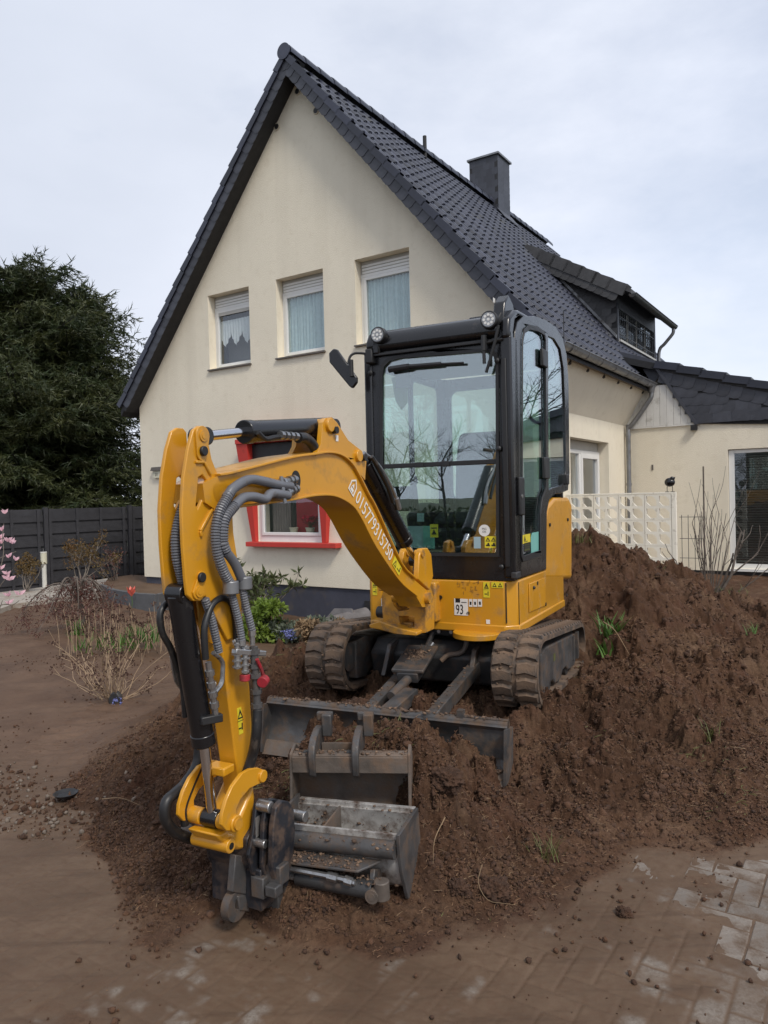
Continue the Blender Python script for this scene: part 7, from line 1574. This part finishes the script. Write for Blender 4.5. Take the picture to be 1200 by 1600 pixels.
b.build('stem', 'twig_tan', hb_); leafset(1500, lambda i: (heads[i % len(heads)] + rdir() * .02 - Vector((0, 0, .03 * (i % 4))), rdir(), .025, .009), 'dryhead', 'seed_heads', hb_)['kind'] = 'stuff'
def blades(label, loc, n, h_, w_, mat='blade', spread=.35, name='leafy_shoots', cat='plant'):
    t = thing(name, label, cat, loc); v = []; f = []
    for i in range(n):
        a = rnd.uniform(0, 6.28); p = Vector((rnd.gauss(0, spread * .45), rnd.gauss(0, spread * .3), 0)); d = Vector((math.cos(a) * .35, math.sin(a) * .35, 1)).normalized(); L = h_ * rnd.uniform(.6, 1.1); s_ = Vector((-math.sin(a), math.cos(a), 0)) * w_; o = len(v)
        for k in range(4):
            u = k / 3; c = p + d * L * u + Vector((math.cos(a), math.sin(a), -.5)) * L * .28 * u * u; q = s_ * (1 - u ** 1.6 * .95); v += [c - q, c + q]
        f += [(o + 2 * k, o + 2 * k + 1, o + 2 * k + 3, o + 2 * k + 2) for k in range(3)]
    me = bpy.data.meshes.new('leaf'); me.from_pydata([tuple(q) for q in v], [], f); me.materials.append(M[mat]); link('foliage', me, t); return t
blades('row of young green daffodil leaves among dry stems', Vector([(-3.095, 8.514, -0.01)][0]), 110, .24, .009, spread=.6)
blades('green daffodil clump at the end of the leaf row', Vector([(-2.926, 8.833, -0.01)][0]), 60, .30, .010, spread=.2)
blades('few green shoots left of the dry stems', Vector([(-3.965, 9.422, -0.01)][0]), 26, .26, .009, spread=.14)
tu = thing('tulip', 'single coral tulip flower at the back of the levelled bed', 'flower', Vector([(-4.1, 11.933, -0.04)][0]))
B().tube([(0, 0, 0), (.01, 0, .1), (.0, 0, .19)], .006, 5).build('stem', 'blade', tu); b = B()
for k in range(6): a = k * 1.05; d = Vector((math.cos(a) * .45, math.sin(a) * .45, 1)); s_ = Vector((-math.sin(a), math.cos(a), 0)) * .05; c = Vector((0, 0, .18)); b.add([c, c + d * .08 + s_, c + d * .17, c + d * .08 - s_], [(0, 1, 2, 3)])
b.build('petal', 'petal_coral', tu, 0)
go = thing('garden_ornament', 'small dark ornament with blue flowers at the foot of the tan stemmed shrub', 'ornament', hl + Vector((.06, -.12, .0)))
B().prism([(-.05, 0), (.045, 0), (.05, .07), (.02, .11), (-.03, .10), (-.055, .05)], -.03, .03).build('stone', 'steel_dark', go, 35, .012); leafset(50, lambda i: (Vector((.03, -.05, .03)) + rdir() * .035, rdir(), .022, .008), 'blue', 'flowers', go)['kind'] = 'stuff'
dl = Vector([(-1.799, 4.078, 0.03)][0]); dc = thing('dark_saucer', 'small dark dish lying on the rubble beside the heap', 'dish', dl + Vector((0, 0, .015)))
B().lathe([(0, 0), (.045, 0), (.062, .012), (.066, .012), (.05, -.006), (0, -.006)]).build('dish', 'blackmat', dc)
# plants and rubble along the house
rh = thing('rhododendron', 'leathery leaved shrub against the dark plinth behind the stick', 'shrub', Vector([(-2.131, 11.6, -0.39)][0])); tips = []
stems(12, 1.0, 1.1, .014, 'bark_pale', rh, .1, .3, 2, tips=tips)
leafset(800, lambda i: (tips[i % len(tips)], rdir(.1) + Vector((0, 0, .1)), rnd.uniform(.10, .17), .022), 'rhodo', 'foliage', rh)
bushy('bright_green_shrub', 'bright yellow green conical shrub beside the excavator arm', Vector([(-1.702, 10.2, -0.308)][0]), .24, .24, .52, 2600, 'green', (.05, .09))
bushy('lavender', 'grey green low plant in front of the dark plinth', Vector([(-1.219, 10.3, -0.312)][0]), .50, .28, .22, 2600, 'lavender', (.05, .10))
bf = thing('blue_hyacinth', 'small blue flower in front of the grey green plant', 'flower', Vector([(-1.296, 9.8, -0.222)][0]))
leafset(120, lambda i: (Vector((rnd.gauss(0, .04), rnd.gauss(0, .03), rnd.uniform(.03, .14))), rdir(), .03, .012), 'blue', 'flowers', bf)['kind'] = 'stuff'
bushy('dry_clump', 'tan dry plant clump between the grey plant and the track', Vector([(-0.871, 9.6, -0.185)][0]), .28, .2, .2, 1200, 'rust', (.05, .10)).children[0].data.materials[0] = M['straw']
rp = thing('rubble_pile', 'broken grey slab and clay pipe heaped against the dark plinth', 'rubble', Vector([(-0.774, 10.6, -0.243)][0]), R(-33)); 
B().prism([(-.34, -.1), (.30, -.12), (.34, .02), (.18, .36), (-.14, .34), (-.30, .12)], .10, .14).build('slab', 'pipe', rp, 0, .01).rotation_euler = (R(-22), 0, 0)
B().box(-.95, -.25, .0, .3, .02, .09).build('slab', 'pipe', rp, 0, .008).rotation_euler = (0, R(-12), R(8))
def ring_pipe(p0, p1, r0, mat, nm):
    b = B(); x, y = basis(Vector(p1) - Vector(p0)); n = 18; v = []
    for p in (p0, p1):
        for r_ in (r0, r0 * .8): v += [Vector(p) + (x * math.cos(k * 6.2832 / n) + y * math.sin(k * 6.2832 / n)) * r_ for k in range(n)]
    f = []
    for k in range(n): j = (k + 1) % n; f += [(k, j, 2 * n + j, 2 * n + k), (n + k, 3 * n + k, 3 * n + j, n + j), (k, n + k, n + j, j), (2 * n + k, 2 * n + j, 3 * n + j, 3 * n + k)]
    return b.add(v, f).build(nm, mat, rp)
ring_pipe((-.02, -.18, .06), (.25, .5, .14), .14, 'pipe', 'clay_pipe'); ring_pipe((-.12, -.42, -.03), (.40, -.26, .02), .075, 'pipe', 'clay_pipe')
# bare shrub in front of the annex window
sbl = Vector([(3.751, 8.6, 0.358)][0]); sb_ = thing('bare_shrub', 'bare many stemmed shrub in front of the annex window', 'shrub', sbl); b = B()
def grow(b, p, d, L, r, lev, up, twist):
    K = 5; P = [p]
    for k in range(K):
        d = (d + Vector((rnd.gauss(0, twist), rnd.gauss(0, twist), up))).normalized(); p = p + d * L / K; P.append(p)
        if lev > 0 and k >= 1 and rnd.random() < .62: e_ = (d + rdir() * .55).normalized(); grow(b, p, e_, L * rnd.uniform(.4, .65), r * .55, lev - 1, up, twist)
    b.tube(P, r, 5, lambda i, m: r * (1 - .6 * i / m))
for k in range(15):
    a = rnd.uniform(0, 6.28); grow(b, Vector((math.cos(a) * .04, math.sin(a) * .04, 0)), Vector((math.cos(a) * .38, math.sin(a) * .3, 1)).normalized(), rnd.uniform(.65, 1.08), .0065, 1, .12, .06)
grow(b, Vector((.08, 0, 0)), Vector((.75, 0, 1)).normalized(), .85, .020, 2, .03, .12); grow(b, Vector((.05, 0, 0)), Vector((.5, .1, .8)).normalized(), .6, .018, 2, .1, .15); grow(b, Vector((.1, -.05, 0)), Vector((1.0, -.1, .55)).normalized(), .75, .009, 2, .08, .1)
grow(b, Vector((-.03, 0, 0)), Vector((-.9, 0, .7)).normalized(), .6, .010, 1, .1, .1)
b.build('stems', 'twig_grey', sb_)
cn = thing('support_cane', 'thin dark cane standing upright in the bare shrub', 'cane', Vector([(3.793, 8.8, 0.39)][0])); B().cyl((0, 0, 0), (0, 0, 1.53), .009, n=6).build('cane', 'twig_grey', cn)
# green tufts on the heap
def on(px, lab, n, h_, w_, sp, mat='blade'):
    p = Vector(px); p.z = gz(p.x, p.y) - .01; return blades(lab, p, n, h_, w_, mat, sp, 'green_tuft', 'grass tuft')
on([(1.741, 5.75, 0.446)][0], 'bright green strappy leaved clump uprooted on the heap beside the track', 34, .27, .011, .10)
on([(1.662, 5.6, 0.478)][0], 'low spread of green leaves at the foot of the strappy clump', 16, .18, .009, .09)
on([(1.798, 6.7, 1.251)][0], 'small grass tuft near the top of the heap', 26, .12, .004, .12, 'grassy')
on([(3.058, 6.2, 0.323)][0], 'sparse grass tuft on the far right flank of the heap', 20, .16, .004, .08)
on([(1.868, 4.3, 0.061)][0], 'thin pale grass tuft low on the right flank', 26, .14, .003, .08, 'grassy')
on([(0.662, 3.2, 0.177)][0], 'yellowed grass tuft in the middle of the tipped soil', 40, .12, .0022, .08, 'grassy')
on([(2.55, 7.2, 1.019)][0], 'grass tuft on the crest in front of the block wall', 30, .14, .004, .15, 'grassy')
on([(3.68, 8.4, 0.483)][0], 'grass patch at the foot of the bare shrub', 60, .10, .004, .5, 'grassy')
on([(-0.833, 3.05, 0.094)][0], 'straw coloured root tuft beside the lifting hook', 26, .05, .002, .035, 'rust')
on([(-0.584, 4.35, 0.501)][0], 'straw coloured tuft near the red cap', 30, .10, .003, .05, 'straw')
for i, (q, s_, lb) in enumerate((([(0.417, 2.98, 0.021)][0], .06, 'large rounded clod of soil at the front of the heap'), ([(0.26, 2.95, 0.002)][0], .035, 'smaller rounded clod left of the large one'), ([(0.255, 3.3, 0.286)][0], .07, 'matted root clod above the front of the heap'),
                                ([(0.893, 2.85, -0.034)][0], .028, 'small dark clod lying on the paving'), ([(-0.179, 4.4, 0.459)][0], .09, 'rooty clod between the tracks'))):
    p = Vector(q); p.z = gz(p.x, p.y) + s_ * .25
    bm = bmesh.new(); bmesh.ops.create_icosphere(bm, subdivisions=5, radius=s_)
    for v in bm.verts: k = v.co.normalized(); v.co *= 1 + .38 * mnoise.fractal(k * 1.6 + Vector((i * 7, 0, 0)), .8, 2.1, 5) + .22 * mnoise.fractal(k * 6 + Vector((i, 3, 0)), .8, 2.1, 5)
    me = bpy.data.meshes.new('soil_clod'); bm.to_mesh(me); bm.free(); me.materials.append(M['clod']); me.shade_smooth()
    o = link('soil_clod', me); o.location = p; o.scale = (1, 1, .8); tag(o, lb, 'clod')

# ------------------------------------------------------------------ bare trees mirrored in the cab glass, standing behind and beside the camera
def bare_tree(seed, H):
    r = random.Random(seed); b = B()
    def br(p, d, L, rad, lev):
        K = 4; P = [p]
        for k in range(K):
            d = (d + Vector((r.gauss(0, .12), r.gauss(0, .12), r.gauss(.04, .06)))).normalized(); p = p + d * L / K; P.append(p)
            if lev and (k > 0 or lev < 4):
                for _ in range(2 if lev > 1 else 1):
                    if r.random() < .8:
                        e_ = (d * .8 + Vector((r.gauss(0, .6), r.gauss(0, .6), r.gauss(.1, .35)))).normalized(); br(p, e_, L * r.uniform(.5, .72), rad * .5, lev - 1)
        b.tube(P, rad, 3 if lev < 2 else 6, lambda i, m: rad * (1 - .45 * i / m), caps=False)
    br(Vector((0, 0, 0)), Vector((0, 0, 1)), H * .42, H * .012, 4); me = b.mesh('branches', 'bark_dark', 0); print('bare tree faces', len(me.polygons)); return me
BT = [bare_tree(3, 8.5), bare_tree(8, 7.5)]
for i, (x, y, s_, rz_, lb) in enumerate(((-30, -18, .95, 0, 'bare tree mirrored in the middle of the windscreen'), (-26, -24, 1.0, 2, 'bare tree mirrored at the left of the windscreen'), (-36, -17, 1.1, 4, 'bare tree behind the camera mirrored at the right of the windscreen'),
                                     (12.6, 14.0, .95, 1, 'large bare tree beyond the annex mirrored in the cab door'), (16.5, 12.5, 1.0, 3, 'bare tree right of the annex mirrored in the cab door'), (-22, -19, .8, 5, 'small bare tree behind the camera mirrored low in the windscreen'), (-40, -30, 1.2, 2.4, 'distant bare tree behind the camera'))):
    t = thing('bare_tree', lb, 'tree', (x, y, -.1), rz_, 'bare trees around the plot'); t.scale = (s_, s_, s_); link('branches', BT[i % 2], t)
hd = thing('clipped_hedge', 'long dark hedge across the street behind the camera', 'hedge', (-16, -13, -.3), R(-40))
leafset(9000, lambda i: (Vector((rnd.uniform(-14, 14), rnd.uniform(-.6, .6), rnd.uniform(0, 1.4))), rdir(), rnd.uniform(.15, .3), .06), 'spruce', 'foliage', hd); B().box(-14, 14, -.4, .4, 0, 1.3).build('inner_twigs', 'bark_dark', hd, 0)

# ------------------------------------------------------------------ mud stuck to the machine and caught in the buckets
def mud(parent, n, fn_, rmin, rmax, seed, mat='mudlump', local=None, flat=.6):
    g_ = np.random.default_rng(seed); V, F = ico(1); nv = len(V); r = random.Random(seed)
    P = np.array([fn_(r) for _ in range(n)]); s_ = rmin + (rmax - rmin) * g_.uniform(size=n) ** 4
    v = V[None] * (1 + g_.uniform(-.4, .4, (n, nv, 1))) * s_[:, None, None] * np.array([1, 1, flat]) + P[:, None]
    f = (F[None] + (np.arange(n) * nv)[:, None, None]).reshape(-1, 3)
    o = link('mud', np_mesh('mud', v.reshape(-1, 3), f, mat, False), parent, mat=local); o['kind'] = 'stuff'; return o
mud(db, 420, lambda r: (r.uniform(.03, .19), r.uniform(-W2 + .01, -.01), -.225 + .03 * r.random() + .04 * abs(r.gauss(0, .4))), .004, .022, 1)
mud(db, 120, lambda r: (r.uniform(.0, .012), r.uniform(-W2, 0), r.uniform(-.15, .012)), .002, .010, 2)
mud(db, 260, lambda r: (r.uniform(.22, .27), r.uniform(-W2, 0), -.028 + r.uniform(-.03, .008)), .002, .012, 3)
mud(db, 200, lambda r: (r.uniform(.25, .34), r.uniform(-.44, -.12), -.092), .002, .009, 4)
mud(db, 160, lambda r: (.30 + r.uniform(-.03, .03), r.uniform(-.40, -.05), -.145 + r.uniform(-.01, .005)), .002, .010, 5)
mud(b2, 260, lambda r: (r.uniform(.01, W3 - .01), r.uniform(-.06, .10), -.06 + r.uniform(0, .03)), .005, .022, 6)
mud(b2, 160, lambda r: (r.uniform(.0, W3), r.uniform(-.03, .03), .246), .002, .010, 7)
mud(ex, 300, lambda r: (BX + .02 + r.gauss(0, .012), r.uniform(y0, y1), .50 + r.uniform(-.004, .004)), .003, .014, 8, local=UM)
mud(ex, 160, lambda r: (BX + .06 + r.uniform(-.01, .03), r.uniform(-.40, -.09), r.uniform(.21, .27)), .004, .018, 9, local=UM)
def on_guard(r):
    t = min(1, max(0, r.gauss(.62, .14))); return (.10 - .38 * t, ym + (yn - ym) * t + r.gauss(0, .035), .613 + .076 * t)
mud(ex, 150, on_guard, .004, .016, 10, local=UM)
def on_track(yc, lo=.0):
    P = resample(loop_pts(.006), 300); cx, cz = (C1[0] + C2[0]) / 2, (C1[1] + C2[1]) / 2
    def f_(r):
        p, t = r.choice(P); return (p[0], yc + r.uniform(-.13, .13), p[1])
    return f_
mud(ex, 900, on_track(-.145), .003, .014, 11, local=UM, flat=.9); mud(ex, 900, on_track(-1.365), .003, .014, 12, local=UM, flat=.9)
for k, yy in enumerate((pa[0][0], pa[1][0])): mud(ex, 60, lambda r: (lambda t: (.48 - .78 * t, yy + (pb[k][0] + .02 - yy) * t + r.uniform(-.03, .03), pa[k][1] + .028 + (pb[k][1] - pa[k][1] + .015) * t))(r.random()), .003, .012, 20 + k, local=UM)
